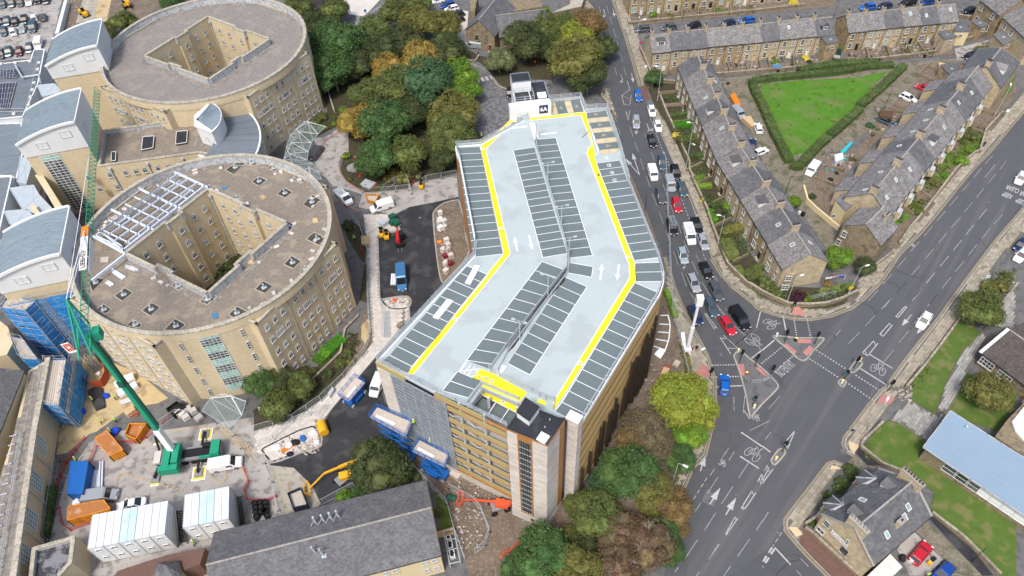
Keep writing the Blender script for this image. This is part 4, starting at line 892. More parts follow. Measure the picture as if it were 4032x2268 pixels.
 # ---- corner stair tower
zt=27.5
def inset(c,pts,k):return[lerp(p,c,k)for p in pts]
tq=[TL,TF,TR,TB];tc=(TL+TR)/2
b=MB();b.prism(tq,2.2,zt-.35);b.bd('stone_tower','m_stone',cp)
b=MB();b.prism([tc+(p-tc)*1.015 for p in tq],0,2.2);b.bd('stone_plinth','m_plinth',cp)
b=MB();b.prism([tc+(p-tc)*1.02 for p in tq],zt-.35,zt-.02,bottom=True);b.bd('copper_coping','m_copper',cp)
b=MB();b.prism([tc+(p-tc)*.94 for p in tq],zt-.5,zt+.0);b.bd('flat_roof','m_darkroof',cp)
b=MB();q0=[tc+(p-tc)*1.0 for p in tq];q1=[tc+(p-tc)*.93 for p in tq]
for i in range(4):j=(i+1)%4;b.prism([q0[i],q0[j],q1[j],q1[i]],zt-.1,zt+.16)
b.bd('roof_upstand','m_darkroof',cp)
sb_=S('Z 1300 1038 1331 1060 1356 1026 1322 1003',zt+1.2);sc_=sum(sb_,Ve())/4
b=MB();b.prism(sb_,zt,zt+1.3);b.bd('plant_box','m_whiteclad',cp);b=MB();b.prism([sc_+(p-sc_)*1.06 for p in sb_],zt+1.3,zt+1.5,bottom=True);b.bd('flat_roof','m_darkroof',cp)
hq=S('R 92 575 190 630 130 715 32 665',zt+.3);b=MB();b.prism(hq,zt,zt+.35);b.bd('roof_hatch','m_purewhite',cp)
b=MB()
for s in('R 188 448','R 132 533','Q 1538 475'):p=S(s,zt)[0];b.tube((p[0],p[1],zt),(p[0],p[1],zt+.35),.09)
b.bd('vent_pipe','m_galv',cp)
# tall stair window on the front face
d=(TF-TL).normalized();n_=Ve((d.y,-d.x,0));LT=(TF-TL).length
def tw(f0,f1,z0,z1,out,th):a=TL+d*LT*f0;c=TL+d*LT*f1;return[a+n_*out,c+n_*out,c+n_*(out-th),a+n_*(out-th)],z0,z1
for(f0,f1,z0,z1,out,th,nm,m)in((.30,.60,3.2,zt-.4,.06,.1,'stair_window','m_glass'),(.27,.30,3.0,zt-.35,.12,.2,'copper_frame','m_copper'),(.60,.63,3.0,zt-.35,.12,.2,'copper_frame','m_copper'),(.30,.60,zt-1.6,zt-.4,.11,.1,'copper_frame','m_copper'),(.27,.63,2.9,3.2,.14,.2,'copper_frame','m_copper')):
 q,z0,z1=tw(f0,f1,z0,z1,out,th);b=MB();b.prism(q,z0,z1,bottom=True);b.bd(nm,m,cp)
for k in range(1,5):
 q,z0,z1=tw(.30+.06*k-.006,.30+.06*k+.006,3.2,zt-1.6,.14,.1);b=MB();b.prism(q,z0,z1);b.bd('mullion','m_bronze',cp)
b=MB()
for k in range(14):q,z0,z1=tw(.30,.60,3.2+k*1.6,3.35+k*1.6,.1,.05);b.prism(q,z0,z1,bottom=True)
b.bd('transom','m_galv',cp)
q,z0,z1=tw(.72,.90,.1,2.1,.16,.1);b=MB();b.prism(q,z0,z1);b.bd('door','m_frame',cp)
q,z0,z1=tw(.55,.62,1.2,1.8,.16,.1);b=MB();b.prism(q,z0,z1,bottom=True);b.bd('notice_board','p_maroon',cp)
# recess and second stone pier to the right
PR0=W('R',365,415,zt-1.5);PR1=W('R',512,490,zt-1.5);e=(TR-TF).normalized();dd=(PR1-PR0)
b=MB();b.prism([TR,PR0,PR0+e*.8,TR+e*.8],2.2,zt-2.2);b.bd('copper_recess','m_bronze',cp)
b=MB();b.prism([PR0,PR1,PR1+e*1.4,PR0+e*1.4],0,zt-1.6);b.bd('stone_pier','m_stone',cp);b=MB();b.prism([PR0-e*.06,PR1-e*.06,PR1+e*1.46,PR0+e*1.46],zt-1.6,zt-1.45,bottom=True);b.bd('coping','m_purewhite',cp)
b=MB();q=lerp(TF,TR,.72);b.prism([q-n_*0+Ve((e.y,-e.x,0))*.05,TR+Ve((e.y,-e.x,0))*.05,TR-Ve((e.y,-e.x,0))*.2,q-Ve((e.y,-e.x,0))*.2],2.4,zt-.6);b.bd('copper_panel','m_copper',cp)
# ---- rear stair block lettered 6A
a6,b6=W('C',20,1140,ZD),W('C',412,1097,ZD);d6=(b6-a6).normalized();n6=Ve((-d6.y,d6.x,0))
def r6(x0,x1,y0,y1):return[a6+d6*x0+n6*y0,a6+d6*x1+n6*y0,a6+d6*x1+n6*y1,a6+d6*x0+n6*y1]
w6=(b6-a6).length
b=MB();b.prism(r6(0,w6,0,1.6),ZD-3,ZD+2.9);b.prism(r6(1.4,w6,1.6,8.2),0,ZD+2.9);b.bd('stair_block','m_whiteclad',cp)
b=MB();b.prism(r6(4.8,w6-.25,1.9,8.0),ZD+2.9,ZD+2.95);b.prism(r6(1.6,4.6,1.9,5),ZD+2.9,ZD+2.96);b.bd('flat_roof','m_darkroof',cp)
b=MB();b.prism(r6(1.3,5.2,5.0,8.3),ZD+2.9,ZD+5.3);b.bd('lift_motor_room','m_whiteclad',cp);b=MB();b.prism(r6(1.45,5.05,5.15,8.15),ZD+5.3,ZD+5.34);b.bd('flat_roof','m_darkroof',cp)
b=MB()
for x0,x1,y0,y1 in((1.3,5.2,5,5.15),(1.3,5.2,8.15,8.3),(1.3,1.45,5,8.3),(5.05,5.2,5,8.3)):b.prism(r6(x0,x1,y0,y1),ZD+5.3,ZD+5.5)
for x0,x1,y0,y1 in((4.8,w6,7.9,8.2),(w6-.22,w6,1.6,8.2)):b.prism(r6(x0,x1,y0,y1),ZD+2.9,ZD+3.15)
b.bd('roof_upstand','m_greymetal',cp)
b=MB();b.prism(r6(6.2,8,2.1,3.7),ZD+2.95,ZD+3.35);b.bd('roof_hatch','m_purewhite',cp)
rail(cp,r6(1.5,5.4,1.8,5)+r6(1.5,5.4,1.8,5)[:1],ZD+2.9,h=1.1,bars=(.5,1.05),plate=0,step=1.6)
b=MB();b.prism(r6(w6-2.5,w6-.7,-.06,0),ZD+.75,ZD+2.7,bottom=True);b.bd('level_sign','p_navy',cp)
MATS['p_navy'].node_tree.nodes['Principled BSDF'].inputs['Roughness'].default_value=.5
pc=a6+d6*(w6-1.6)-n6*.075+Ve((0,0,1.72))
o=words('6A',(0,0),(1,0),1,1,m='m_purewhite',kind=None,name='sign_lettering',bold=.03,rot=Mtx(((d6.x*1.25,0,-n6.x,pc.x),(d6.y*1.25,0,-n6.y,pc.y),(0,1.35,0,pc.z),(0,0,0,1))))
o.parent=cp;o.matrix_parent_inverse=Mtx.Translation(-Ve(cp.location))
b=MB();b.prism(r6(4.3,5.2,-.06,0),ZD+.02,ZD+2.05);b.bd('door','m_purewhite',cp)
b=MB();b.prism(r6(1.3,3.9,-.9,-.85),ZD,ZD+1.1);b.bd('glazed_guard','m_galv',cp)
# things on the roof: bike shelters laid flat (white boards), tools
for s,l in(('F 2100 1080 2152 1090 2060 1262 2008 1248','long white board lying across bays beside the kink in the yellow walkway'),('J 1840 193 1896 213 1755 385 1702 365','long white board lying across the roof bays nearer the front corner')):
 MB().prism(S(s,ZD),ZD+.02,ZD+.3).bd('white_board','m_purewhite',label=l,cat='board',group='long white boards lying on the roof deck',center=True)
MB().bar(W('T',1160,782,ZD)+Ve((0,0,.1)),W('T',1058,878,ZD)+Ve((0,0,.1)),.1).bd('timber_batten','m_fencewood',label='thin brown batten lying across the yellow walkway on the roof deck',cat='batten',center=True)
# ====== THE HOSPITAL
mat('m_greyslab',(.20,.18,.155),(.27,.245,.215),.8,.9,rnd=.2)
mat('m_wetroof',(.035,.032,.025),(.075,.07,.055),.8,.5,col3=(.11,.115,.05),scale3=.6,amt3=.5)
mat('m_blueply',(.05,.16,.27),(.08,.22,.34),2,.6)
mat('m_palegrey',(.45,.41,.37),(.60,.56,.51),1.2,.9,rnd=.2)
mat('m_whitecladp',(.60,.61,.59),(.66,.665,.65),.3,.6,brick=(.6,4.0,.01,.90,.01))
mat('m_ductblue',(.35,.40,.44),(.42,.47,.51),.4,.5)
mat('m_greenglassw',(.14,.22,.22),(.30,.44,.42),.6,.12,spec=.8)
mat('m_puddle',(.20,.20,.205),(.045,.045,.05),.35,.5,sharp=.85)
WM={}
def winmesh(w,h,cols=2,rows=2,fr='m_frame',gl='m_glass',bar=.07,sill=True,split=None):
 key=(w,h,cols,rows,fr,gl,bar,sill,split)
 if key in WM:return WM[key]
 b=MB();t=.10
 b.mi=1;b.box((0,.035,0),(w-.02,.03,h-.02));b.mi=0
 for x in(-w/2+bar/2,w/2-bar/2):b.box((x,.06,0),(bar,.12,h))
 for z in(-h/2+bar/2,h/2-bar/2):b.box((0,.06,z),(w-2*bar,.12,bar))
 for i in range(1,cols):b.box((-w/2+w*i/cols,.055,0),(bar*.8,.09,h-2*bar))
 for i in range(1,rows):
  z=-h/2+h*i/rows if split is None else h/2-h*split
  b.box((0,.052,z),(w-2*bar,.08,bar*.8))
 if sill:b.mi=2;b.box((0,.10,-h/2-.08),(w+.25,.26,.14));b.box((0,.03,h/2+.12),(w+.2,.06,.2))
 WM[key]=b.mesh('window',[fr,gl,'m_cope']);return WM[key]
def winat(par,me,a,c,f,z,out=.0,name='window',ctr=None,gl=None,d=None):
 """a window on the wall running a->c, outside on the right-hand side"""
 dd=(Ve((c[0],c[1],0))-Ve((a[0],a[1],0)));L=dd.length;dd.normalize();n_=Ve((dd.y,-dd.x,0))
 p=Ve((a[0],a[1],0))+dd*(f*L if d is None else d)+n_*out
 o=put(name,me,par,(p.x,p.y,z),ma.atan2(n_.y,n_.x)-PI/2)
 if gl:o.material_slots[1].link='OBJECT';o.material_slots[1].material=MATS[gl]
 return o
def wall(par,a,c,z0,z1,m='m_hosp',name='wall',th=.3,**k):
 """wall from a to c, outer face on the right-hand side of a->c"""
 a=Ve((a[0],a[1],0));c=Ve((c[0],c[1],0));d=(c-a).normalized();n_=Ve((d.y,-d.x,0))
 b=MB();b.prism([a,c,c-n_*th,a-n_*th],z0,z1,bottom=True);return b.bd(name,m,par,**k)
w1=winmesh(.95,1.35,2,2,split=.32);w2=winmesh(1.9,1.35,4,2,split=.32);w3=winmesh(.6,1.9,1,3,sill=False)
rg=random.Random(3)
def drum(label,C,Rr,D,zt,court,seed,slabs):
 C=Ve((C[0],C[1],0));zr=zt-1.8
 t=thing('hospital_block',label,'building',(C.x,C.y,0))
 P=lambda ang,r:C+Ve((ma.cos(ang),ma.sin(ang),0))*r
 hl_=11.0;A0=[ma.radians(v)for v in(-32,58,148,238)];half=ma.atan(hl_/D)
 # arcs between the flat-faced wings
 for i,a0 in enumerate(A0):
  s0,s1=a0+half,a0+PI/2-half
  pts=[P(s0+(s1-s0)*k/8,Rr-.12)for k in range(9)]
  b=MB();b.prism(pts+[P(s1,Rr-1.2),P(s0,Rr-1.2)],0,zt-1.95);b.bd('curved_wall','m_hosp',t)
 for i,a0 in enumerate(A0):
  n_=Ve((ma.cos(a0),ma.sin(a0),0));u=Ve((-n_.y,n_.x,0));e0,e1=C+n_*D-u*hl_,C+n_*D+u*hl_
  zs=zt-1.4
  b=MB();b.prism([e0,e1,e1-n_*3.2,e1-n_*3.2-u*2,e0-n_*3.2+u*2,e0-n_*3.2],0,zs-.6);b.bd('flat_wall','m_hosp',t)
  b=MB()
  for q0,q1 in((e0,e1),(e0-n_*2.6,e0),(e1,e1-n_*2.6)):b.prism([q0,q1,q1-(n_*.45 if q0 is e0 and q1 is e1 else(-u*.45 if q0 is not e1 else u*.45)),q0-(n_*.45 if q0 is e0 and q1 is e1 else(-u*.45 if q0 is not e1 else u*.45))],zs-.66,zs)
  b.bd('coping','m_cope',t)
  for k in(1,2):
   q=e0+(e1-e0)*(k/3)+n_*.04;b=MB();b.box((q.x,q.y,zs/2-.3),(.14,.12,zs-.7),ma.atan2(u.y,u.x));b.bd('downpipe','m_cope',t)
  if i in slabs:
   for r in range(5):
    z=zs-2.6-r*3.55*(zt/20)
    for k in range(3):
     for j in range(3):
      dd=(k+.5)*2*hl_/3+(j-1)*2.0
      winat(t,w2 if(r==1 and j==1)else w1,e0,e1,0,z,.0,d=dd,gl='m_glasspale' if rg.random()<.3 else None)
      # parapet ring, roof annulus
 n=120;b=MB();cb_=MB()
 for k in range(n):
  a,c=2*PI*k/n,2*PI*(k+1)/n
  b.poly([P(a,Rr)+Ve((0,0,zt-2.1)),P(c,Rr)+Ve((0,0,zt-2.1)),P(c,Rr)+Ve((0,0,zt-.25)),P(a,Rr)+Ve((0,0,zt-.25))])
  b.poly([P(c,Rr)+Ve((0,0,zt-2.1)),P(a,Rr)+Ve((0,0,zt-2.1)),P(a,Rr-1.2)+Ve((0,0,zt-2.1)),P(c,Rr-1.2)+Ve((0,0,zt-2.1))])
 b.bd('parapet','m_hosp',t)
 b=MB()
 for k in range(n):
  a,c=2*PI*k/n,2*PI*(k+1)/n
  b.poly([P(c,Rr-.75)+Ve((0,0,zr-.1)),P(a,Rr-.75)+Ve((0,0,zr-.1)),P(a,Rr-.6)+Ve((0,0,zt-.2)),P(c,Rr-.6)+Ve((0,0,zt-.2))])
 b.bd('lead_lining','m_lead',t)
 nst=72;ang=2*PI/nst;b=MB();h0=ang*.492
 q=[(ma.cos(s)*r,ma.sin(s)*r)for s,r in((-h0,Rr-.68),(-h0,Rr+.1),(h0,Rr+.1),(h0,Rr-.68))]
 b.prism(q,0,.3);me=b.mesh('coping_stone','m_cope')
 for k in range(nst):put('coping_stone',me,t,(C.x,C.y,zt-.28+rg.uniform(0,.02)),k*ang)
 # courtyard outline with a jog in each side
 cy=[Ve((p[0],p[1],0))for p in court];cc=sum(cy,Ve())/4;CY=[]
 for i in range(4):
  a,c=cy[i],cy[(i+1)%4];d=(c-a).normalized();inn=(cc-(a+c)/2).normalized()
  CY+=[a+inn*.0,a+(c-a)*.47,a+(c-a)*.47+inn*.75,a+(c-a)*.62+inn*.75,a+(c-a)*.62]
 def hit(ang):
  dx,dy=ma.cos(ang),ma.sin(ang);best=None
  for i in range(len(CY)):
   a,c=CY[i],CY[(i+1)%len(CY)];ex,ey=c.x-a.x,c.y-a.y;den=dx*ey-dy*ex
   if abs(den)<1e-9:continue
   tt=((a.x-cc.x)*ey-(a.y-cc.y)*ex)/den;s=((a.x-cc.x)*dy-(a.y-cc.y)*dx)/den
   if tt>0 and-1e-6<=s<=1+1e-6 and(best is None or tt<best):best=tt
  return cc+Ve((dx,dy,0))*best
 angs=sorted(set([2*PI*k/180 for k in range(180)]+[ma.atan2(p.y-cc.y,p.x-cc.x)%(2*PI)+e for p in CY for e in(-1e-4,1e-4)]))
 def outer(ang):
  d=Ve((ma.cos(ang),ma.sin(ang),0));f=cc-C;B=f.dot(d);q=ma.sqrt(B*B-(f.dot(f)-(Rr-.7)**2));return cc+d*(-B+q)
 b=MB()
 for k in range(len(angs)):
  a,c=angs[k],angs[(k+1)%len(angs)]
  b.poly([Ve((*hit(a)[:2],zr)),Ve((*outer(a)[:2],zr)),Ve((*outer(c)[:2],zr)),Ve((*hit(c)[:2],zr))])
 b.bd('gravel_roof','m_gravelA' if seed==1 else 'm_gravel',t)
 # courtyard walls, coping and lead flashing
 b=MB();cp_=MB();ld=MB()
 for i in range(len(CY)):
  a,c=CY[i],CY[(i+1)%len(CY)]
  if(c-a).length<.01:continue
  d=(c-a).normalized();o_=Ve((-d.y,d.x,0))
  if(cc-(a+c)/2).dot(o_)>0:o_=-o_
  b.poly([(a.x,a.y,.05),(c.x,c.y,.05),(c.x,c.y,zt-.4),(a.x,a.y,zt-.4)])
  cp_.prism([a-o_*.08,c-o_*.08,c+o_*.55,a+o_*.55],zt-.42,zt-.12,bottom=True);ld.prism([a+o_*.05,c+o_*.05,c+o_*.5,a+o_*.5],zr-.05,zt-.42)
 b.bd('courtyard_wall','m_hosp',t);cp_.bd('coping','m_cope',t);ld.bd('lead_lining','m_lead',t)
 for i in range(4):
  a,c=cy[i],cy[(i+1)%4];L=(c-a).length
  inn=(cc-(a+c)/2)
  d=(c-a).normalized();n_=Ve((d.y,-d.x,0));s,e=(a,c)if inn.dot(n_)>0 else(c,a)
  for r in range(5):
   for f in(.14,.30,.545,.74,.88):
    winat(t,w1,s,e,f,zt-3.4-r*3.5,(.76 if abs(f-.545)<.01 else .02)+0,gl='m_glasspale' if rg.random()<.35 else None)
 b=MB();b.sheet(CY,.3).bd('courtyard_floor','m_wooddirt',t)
 q=max(cy,key=lambda p:p.y);q=cc+(q-cc)*.965;b=MB();b.tube((q.x,q.y,.2),(q.x,q.y,zt-1.6),.14);b.box((q.x,q.y,zt-1.5),(.5,.5,.5));b.bd('rainwater_pipe','m_galv',t)
 # paving strip round the court
 pv=MB()
 for i in range(4):
  a,c=cy[i],cy[(i+1)%4];d=(c-a).normalized();o_=Ve((-d.y,d.x,0))
  if(cc-(a+c)/2).dot(o_)>0:o_=-o_
  k=0
  while k<(c-a).length+1.5:
   for row in range(2):
    p=a-d*.8+d*k+o_*(.95+row*.62)
    if rg.random()<(.96 if seed==1 else .8):pv.box((p.x,p.y,zr+.03),(.56,.56,.06),ma.atan2(d.y,d.x))
   k+=.6
 for k in range(230):
  a=2*PI*k/230
  for r_2 in(Rr-1.1,Rr-1.7):
   if rg.random()<(.9 if seed==1 else .55):p=P(a,r_2);pv.box((p.x,p.y,zr+.03),(.55,.6,.06),a)
 pv.bd('paving_slabs','m_greyslab',t,kind='stuff')
 return t,P,zr,cc
crtA=[W('A',1385,530,18.4),W('A',1975,160,18.4),W('B',135,370,18.4),W('A',1985,745,18.4)]
crtB=[W('E',1205,950,19.9),W('E',1975,350,19.9),W('F',295,665,19.9),W('E',1970,1320,19.9)]
w1=winmesh(.95,1.35,2,2,split=.32)
dA,PA,zrA,ccA=drum('rear round sandstone hospital block with plain gravel roof and diamond courtyard',(-74.6,171.2),25.3,24.3,18.6,crtA,1,(0,3))
dB,PB,zrB,ccB=drum('front round sandstone hospital block with steel framing being fixed on its roof',(-57.4,100.4),23.8,22.9,20.0,crtB,2,(0,3))
# staircase glazing and paired lights on the front curved wall of the front block
def onarc(P,Rr,ang,z):return P(ang,Rr)+Ve((0,0,z))
CB=Ve((-57.4,100.4,0))
def arcpan(par,P,Rr,a0,a1,z0,z1,cols,rows,pick):
 fr=MB();n=cols
 for i in range(cols):
  s0,s1=a0+(a1-a0)*i/cols,a0+(a1-a0)*(i+1)/cols
  for r in range(rows):
   y0,y1=z0+(z1-z0)*r/rows,z0+(z1-z0)*(r+1)/rows;g=MB();p0,p1=P(s0,Rr+.02),P(s1,Rr+.02);u=(p1-p0)*.05
   g.poly([(p0.x+u.x,p0.y+u.y,y0+.05),(p1.x-u.x,p1.y-u.y,y0+.05),(p1.x-u.x,p1.y-u.y,y1-.05),(p0.x+u.x,p0.y+u.y,y1-.05)]);g.bd('pane',pick(r),par)
 for i in range(cols+1):p=P(a0+(a1-a0)*i/cols,Rr+.02);fr.box((p.x,p.y,(z0+z1)/2),(.07,.12,z1-z0),a0+PI/2)
 for r in range(rows+1):
  p0,p1=P(a0,Rr+.02),P(a1,Rr+.02);z=z0+(z1-z0)*r/rows;fr.bar((p0.x,p0.y,z),(p1.x,p1.y,z),.12,.06)
 fr.bd('window_frame','m_frame',par)
def angB(c,x,y,z):p=W(c,x,y,z);return ma.atan2(p.y-CB.y,p.x-CB.x)
arcpan(dB,PB,23.74,angB('I',1885,530,18.0),angB('I',2070,495,18.0),1.9,18.0,5,25,lambda r:'m_greenglass' if r%6 in(0,1,2)else 'm_glass')
for r in range(5):
 for x,y in((1715,600),(2300,500)):
  a=angB('I',x,y,17.2);p=PB(a,23.75);put('window',winmesh(.55,2.1,1,3,sill=False),dB,(p.x,p.y,16.2-r*3.5),a-PI/2)
  # roof works on the front block: bared patches, post stubs, stacks and steel
ROOFZ=zrB
patches='F 45 230 125 265 55 325 -20 285|F 290 338 372 380 300 437 220 400|F 560 405 640 455 540 540 465 500|F 400 215 490 270 455 298 375 265|F 170 110 245 150 205 188 135 160|F 570 762 690 815 650 900 497 830|F 360 985 453 1038 375 1108 285 1068|F 90 1225 185 1275 105 1345 12 1305|F 520 1068 545 1080 480 1155 435 1150|F 290 650 400 690 340 755 270 720|F 90 880 175 912 90 975 30 930|E 2240 100 2345 100 2225 215 2145 170|E 1985 310 2060 345 2010 385 1960 340|E 2230 420 2310 455 2290 475 2210 435|I 1190 82 1270 130 1165 212 1090 160|I 1445 222 1530 270 1435 352 1350 300|I 985 235 1063 290 1000 335 915 290|I 1265 385 1355 430 1330 465 1205 440|I 1670 375 1770 435 1700 488 1560 485|I 2255 258 2358 310 2230 372 2175 340|I 1675 20 1760 70 1705 110 1625 62|I 1985 138 2068 165 1975 250 1893 210|E 920 1190 1000 1210 880 1330 850 1230|F -100 80 100 100 0 130 -90 110'
for s in patches.split('|'):
 p=S(s,ROOFZ);MB().sheet(p,ROOFZ+.02).bd('bared_membrane','m_wetroof',dB);b=MB()
 for i in range(len(p)):b.bar(p[i]+Ve((0,0,.08)),p[(i+1)%len(p)]+Ve((0,0,.08)),.1,.12)
 b.bd('timber_edging','m_wornwood',dB)
 c=sum(p,Ve())/len(p);b=MB();b.box((c.x,c.y,ROOFZ+.1),(.9,.75,.1),.5);b.tube((c.x,c.y,ROOFZ+.1),(c.x,c.y,ROOFZ+1.0),.16,n=8);b.bd('steel_post','m_galv',dB)
 # grid of galvanised beams over the left of the roof
zs_=ROOFZ+1.6
def beams(par,pairs,w,h,name):
 for i in range(0,len(pairs),2):
  a,c=pairs[i],pairs[i+1];b=MB();b.bar(a-Ve((0,0,h/2-.06)),c-Ve((0,0,h/2-.06)),.09,h);b.bar(a+Ve((0,0,.06)),c+Ve((0,0,.06)),w,.06);b.bar(a-Ve((0,0,h)),c-Ve((0,0,h)),w,.05);b.bd(name,'m_steel',par)
sf=thing('roof_steelwork','galvanised steel beam grid laid over the gravel roof beside the courtyard','steelwork',(-72,101,zs_))
main=S('E 1660 185 1975 330 1320 340 1715 530 1055 540 1460 735 865 785 1190 960 1160 935 1950 310 910 790 1180 925 905 795 1680 205 870 1215 1190 965',zs_)
beams(sf,main,.32,.34,'beam')
j=S('E 1690 230 1865 330 1690 280',zs_)
sec='E 1590 255 1845 372 1490 310 1780 440 1275 420 1615 580 1190 490 1520 645 1030 640 1340 790 960 730 1235 860 1660 215 955 760 1780 255 1010 800 1870 290 1070 850 1720 260 1230 600 1560 370 1100 690 1830 350 1200 860'
beams(sf,S(sec,zs_),.2,.2,'purlin')
# crossed loose sections
beams(sf,S('E 945 745 1145 905 900 800 1050 850 930 735 1160 890',zs_+.4),.16,.16,'loose_section')
STK=[('stacked_sections','m_steel','E 1200 1075 1320 1120 1280 1130 1190 1095','bundle of galvanised sections on the roof below the courtyard corner'),('stacked_sections','m_steel','E 1070 1110 1200 1190 1160 1210 1062 1140','larger bundle of galvanised sections on timber bearers, left part of the gravel roof'),('stacked_sections','m_steel','E 1030 1225 1085 1255 1060 1280 1005 1245','small bundle of steel bars lowest of the three on the gravel roof')]
for nm,m,s,l in STK:
 p=S(s,ROOFZ);t=thing(nm,l,'steel bundle',sum(p,Ve())/4,'steel bundles on the roof')
 for k in range(5):
  a,c=p[0].lerp(p[3],k/4),p[1].lerp(p[2],k/4);d=rg.uniform(-.2,.2)*(c-a).normalized();b=MB();b.bar(a+d+Ve((0,0,.12)),c+d+Ve((0,0,.12)),.16,.16);b.bd('steel_bar',m,t)
smalls=[('E 2115 325 2170 335 2135 360 2105 350','m_blueply','blue square hatch cover lying on the gravel roof','cover'),('F 50 420 85 402 122 432 80 455','m_timber','square of bare plywood lying near the left rim posts of the gravel roof','board'),('F 557 635 600 625 612 665 560 675','m_timber','pale orange slatted pallet near the right rim of the gravel roof','pallet'),('I 2010 325 2065 318 2078 372 2030 380','m_blueply','grey slotted panel on the gravel roof near the front rim','panel'),('E 960 1000 1040 995 1030 1048 955 1045','m_wornwood','wooden frame with white packet on the gravel roof beside the crane boom','pallet'),('E 2345 1020 2400 1020 2415 1060 2360 1060','m_timber','orange plywood sheet near the courtyard notch','board')]
for s,m,l,c in smalls:MB().prism(S(s,ROOFZ),ROOFZ,ROOFZ+.12).bd(c+'_sheet' if c in('board','cover')else c,m,label=l,cat=c,center=True)
b=MB()
for k in range(46):
 if k<30:a=rg.uniform(-1.2,3.4);p=PB(a,rg.uniform(20.6,22.4))
 else:f=rg.random();i=rg.randrange(4);p=Ve((*crtB[i][:2],0)).lerp(Ve((*crtB[(i+1)%4][:2],0)),f);p=Ve((*ccB[:2],0))+(p-Ve((*ccB[:2],0)))*1.16
 b.box((p.x,p.y,ROOFZ+rg.uniform(.1,.2)),(.6,rg.uniform(.5,1.1),rg.uniform(.15,.4)),rg.choice((.5,1.0,2.1)))
b.bd('stacked_slabs','m_palegrey',kind='stuff',label='stacks of lifted pale paving slabs around the gravel roof edge',cat='slabs')
# ---- link building with gravel roof
lk=thing('link_building','low gravel-roofed sandstone link between the two round hospital blocks','building',(-82,140,0))
zL=13
LP=S('A 980 1235 1850 1105 2060 1110 2040 1420 E 1900 5 930 130',zL);LP=S('A 980 1235 1870 1105',zL)+S('X 330 100 345 840',zL)+S('E 1890 0 930 130',zL)
b=MB();b.prism(LP,0,zL-1.1);b.bd('wall','m_hosp',lk);b=MB();b.sheet([Ve((*p[:2],0))*1 for p in LP],zL-1.05).bd('gravel_roof','m_gravel',lk)
def parapet(par,pts,z0,z1,th=.45,m='m_hosp',cm='m_cope',closed=True,gap=None,step=2.4):
 n=len(pts);ctr=sum((Ve((p[0],p[1],0))for p in pts),Ve())/n;b=MB();c_=MB();l_=MB()
 for i in range(n if closed else n-1):
  a,c=Ve((pts[i][0],pts[i][1],0)),Ve((pts[(i+1)%n][0],pts[(i+1)%n][1],0));d=(c-a).normalized();i_=Ve((-d.y,d.x,0))
  if(ctr-(a+c)/2).dot(i_)<0:i_=-i_
  b.prism([a,c,c+i_*th*.9,a+i_*th*.9],z0,z1-.22);l_.prism([a+i_*th*.9,c+i_*th*.9,c+i_*(th*.9+.05),a+i_*(th*.9+.05)],z0,z1-.3)
  L=(c-a).length;k=max(1,int(L/step))
  for j in range(k):
   q0,q1=a+d*(L*j/k+.02),a+d*(L*(j+1)/k-.02);c_.prism([q0-i_*.08,q1-i_*.08,q1+i_*(th+.05),q0+i_*(th+.05)],z1-.22,z1+rg.uniform(0,.015),bottom=True)
 b.bd('parapet',m,par);c_.bd('coping',cm,par);l_.bd('lead_lining','m_lead',par)
parapet(lk,LP,zL-1.1,zL)
for s in('A 1365 1310 1472 1303 1460 1415 1350 1437','A 1683 1262 1788 1252 1780 1365 1675 1382','E 1065 5 1108 5 1105 90 1065 90'):
 p=S(s,zL-.9);MB().prism(p,zL-1.05,zL-.6).bd('skylight','m_darkroof',lk);b=MB()
 for i in range(4):b.bar(p[i]+Ve((0,0,.35)),p[(i+1)%4]+Ve((0,0,.35)),.12,.12)
 b.bd('skylight_frame','m_frame',lk)
flags(lk,S('A 1000 1250 1850 1130 1850 1180 1010 1310',zL-1.05),.6,.6,ma.radians(13),zL-1.05,'m_greyslab',0,jitter=.005,h=.05,name='paving_slab')
flags(lk,S('X 80 480 140 640 310 720 330 830 170 850 160 740 20 740 60 560',zL-1.05),.6,.6,ma.radians(13),zL-1.05,'m_greyslab',0,jitter=.005,h=.05,name='paving_slab')
a_,c_=S('E 930 130 1890 0',zL)
for i,(x,y)in enumerate(((1035,258),(1185,235),(1285,215),(1370,200),(835,275),(1105,385),(935,405),(1500,160),(1600,150),(1700,140))):
 zz=10.2 if y<300 else 6.6;p=W('E',x,y,zz);d=(c_-a_).normalized();f=(p-a_).dot(d);winat(lk,w1,a_,c_,0,zz,.0,d=f)
for f in(.10,.47,.82):
 p=a_.lerp(c_,f);b=MB();b.tube((p.x,p.y-.2,0),(p.x,p.y-.2,zL-1.2),.14);b.box((p.x,p.y-.25,zL-1.1),(.6,.5,.5));b.bd('rainwater_pipe','m_galv',lk)
 # ---- entrance rotunda: fan roof, white crown, glass drum
rt=thing('entrance_rotunda','fan-shaped grey metal roof with a white curved crown between the round blocks','building',(-77.6,136.5,0))
RC=Ve((-77.6,136.5,0));RP=lambda a,r,z:RC+Ve((ma.cos(a)*r,ma.sin(a)*r,z))
a0,a1=ma.radians(-22),ma.radians(66);nf=64;zc0,zc1=12,13.6
for k in range(nf):
 s0,s1=a0+(a1-a0)*k/nf,a0+(a1-a0)*(k+1)/nf
 b=MB();b.poly([RP(s0,11.3,zc1),RP(s0,21.2,zc0),RP(s1,21.2,zc0),RP(s1,11.3,zc1)]);b.bar(RP(s0,11.3,zc1+.05),RP(s0,21.2,zc0+.05),.09,.14);b.bd('roof_panel','m_greymetal',rt)
b=MB()
for k in range(32):s0,s1=a0+(a1-a0)*k/32,a0+(a1-a0)*(k+1)/32;b.bar(RP(s0,21.3,11.95),RP(s1,21.3,11.95),.4,.45)
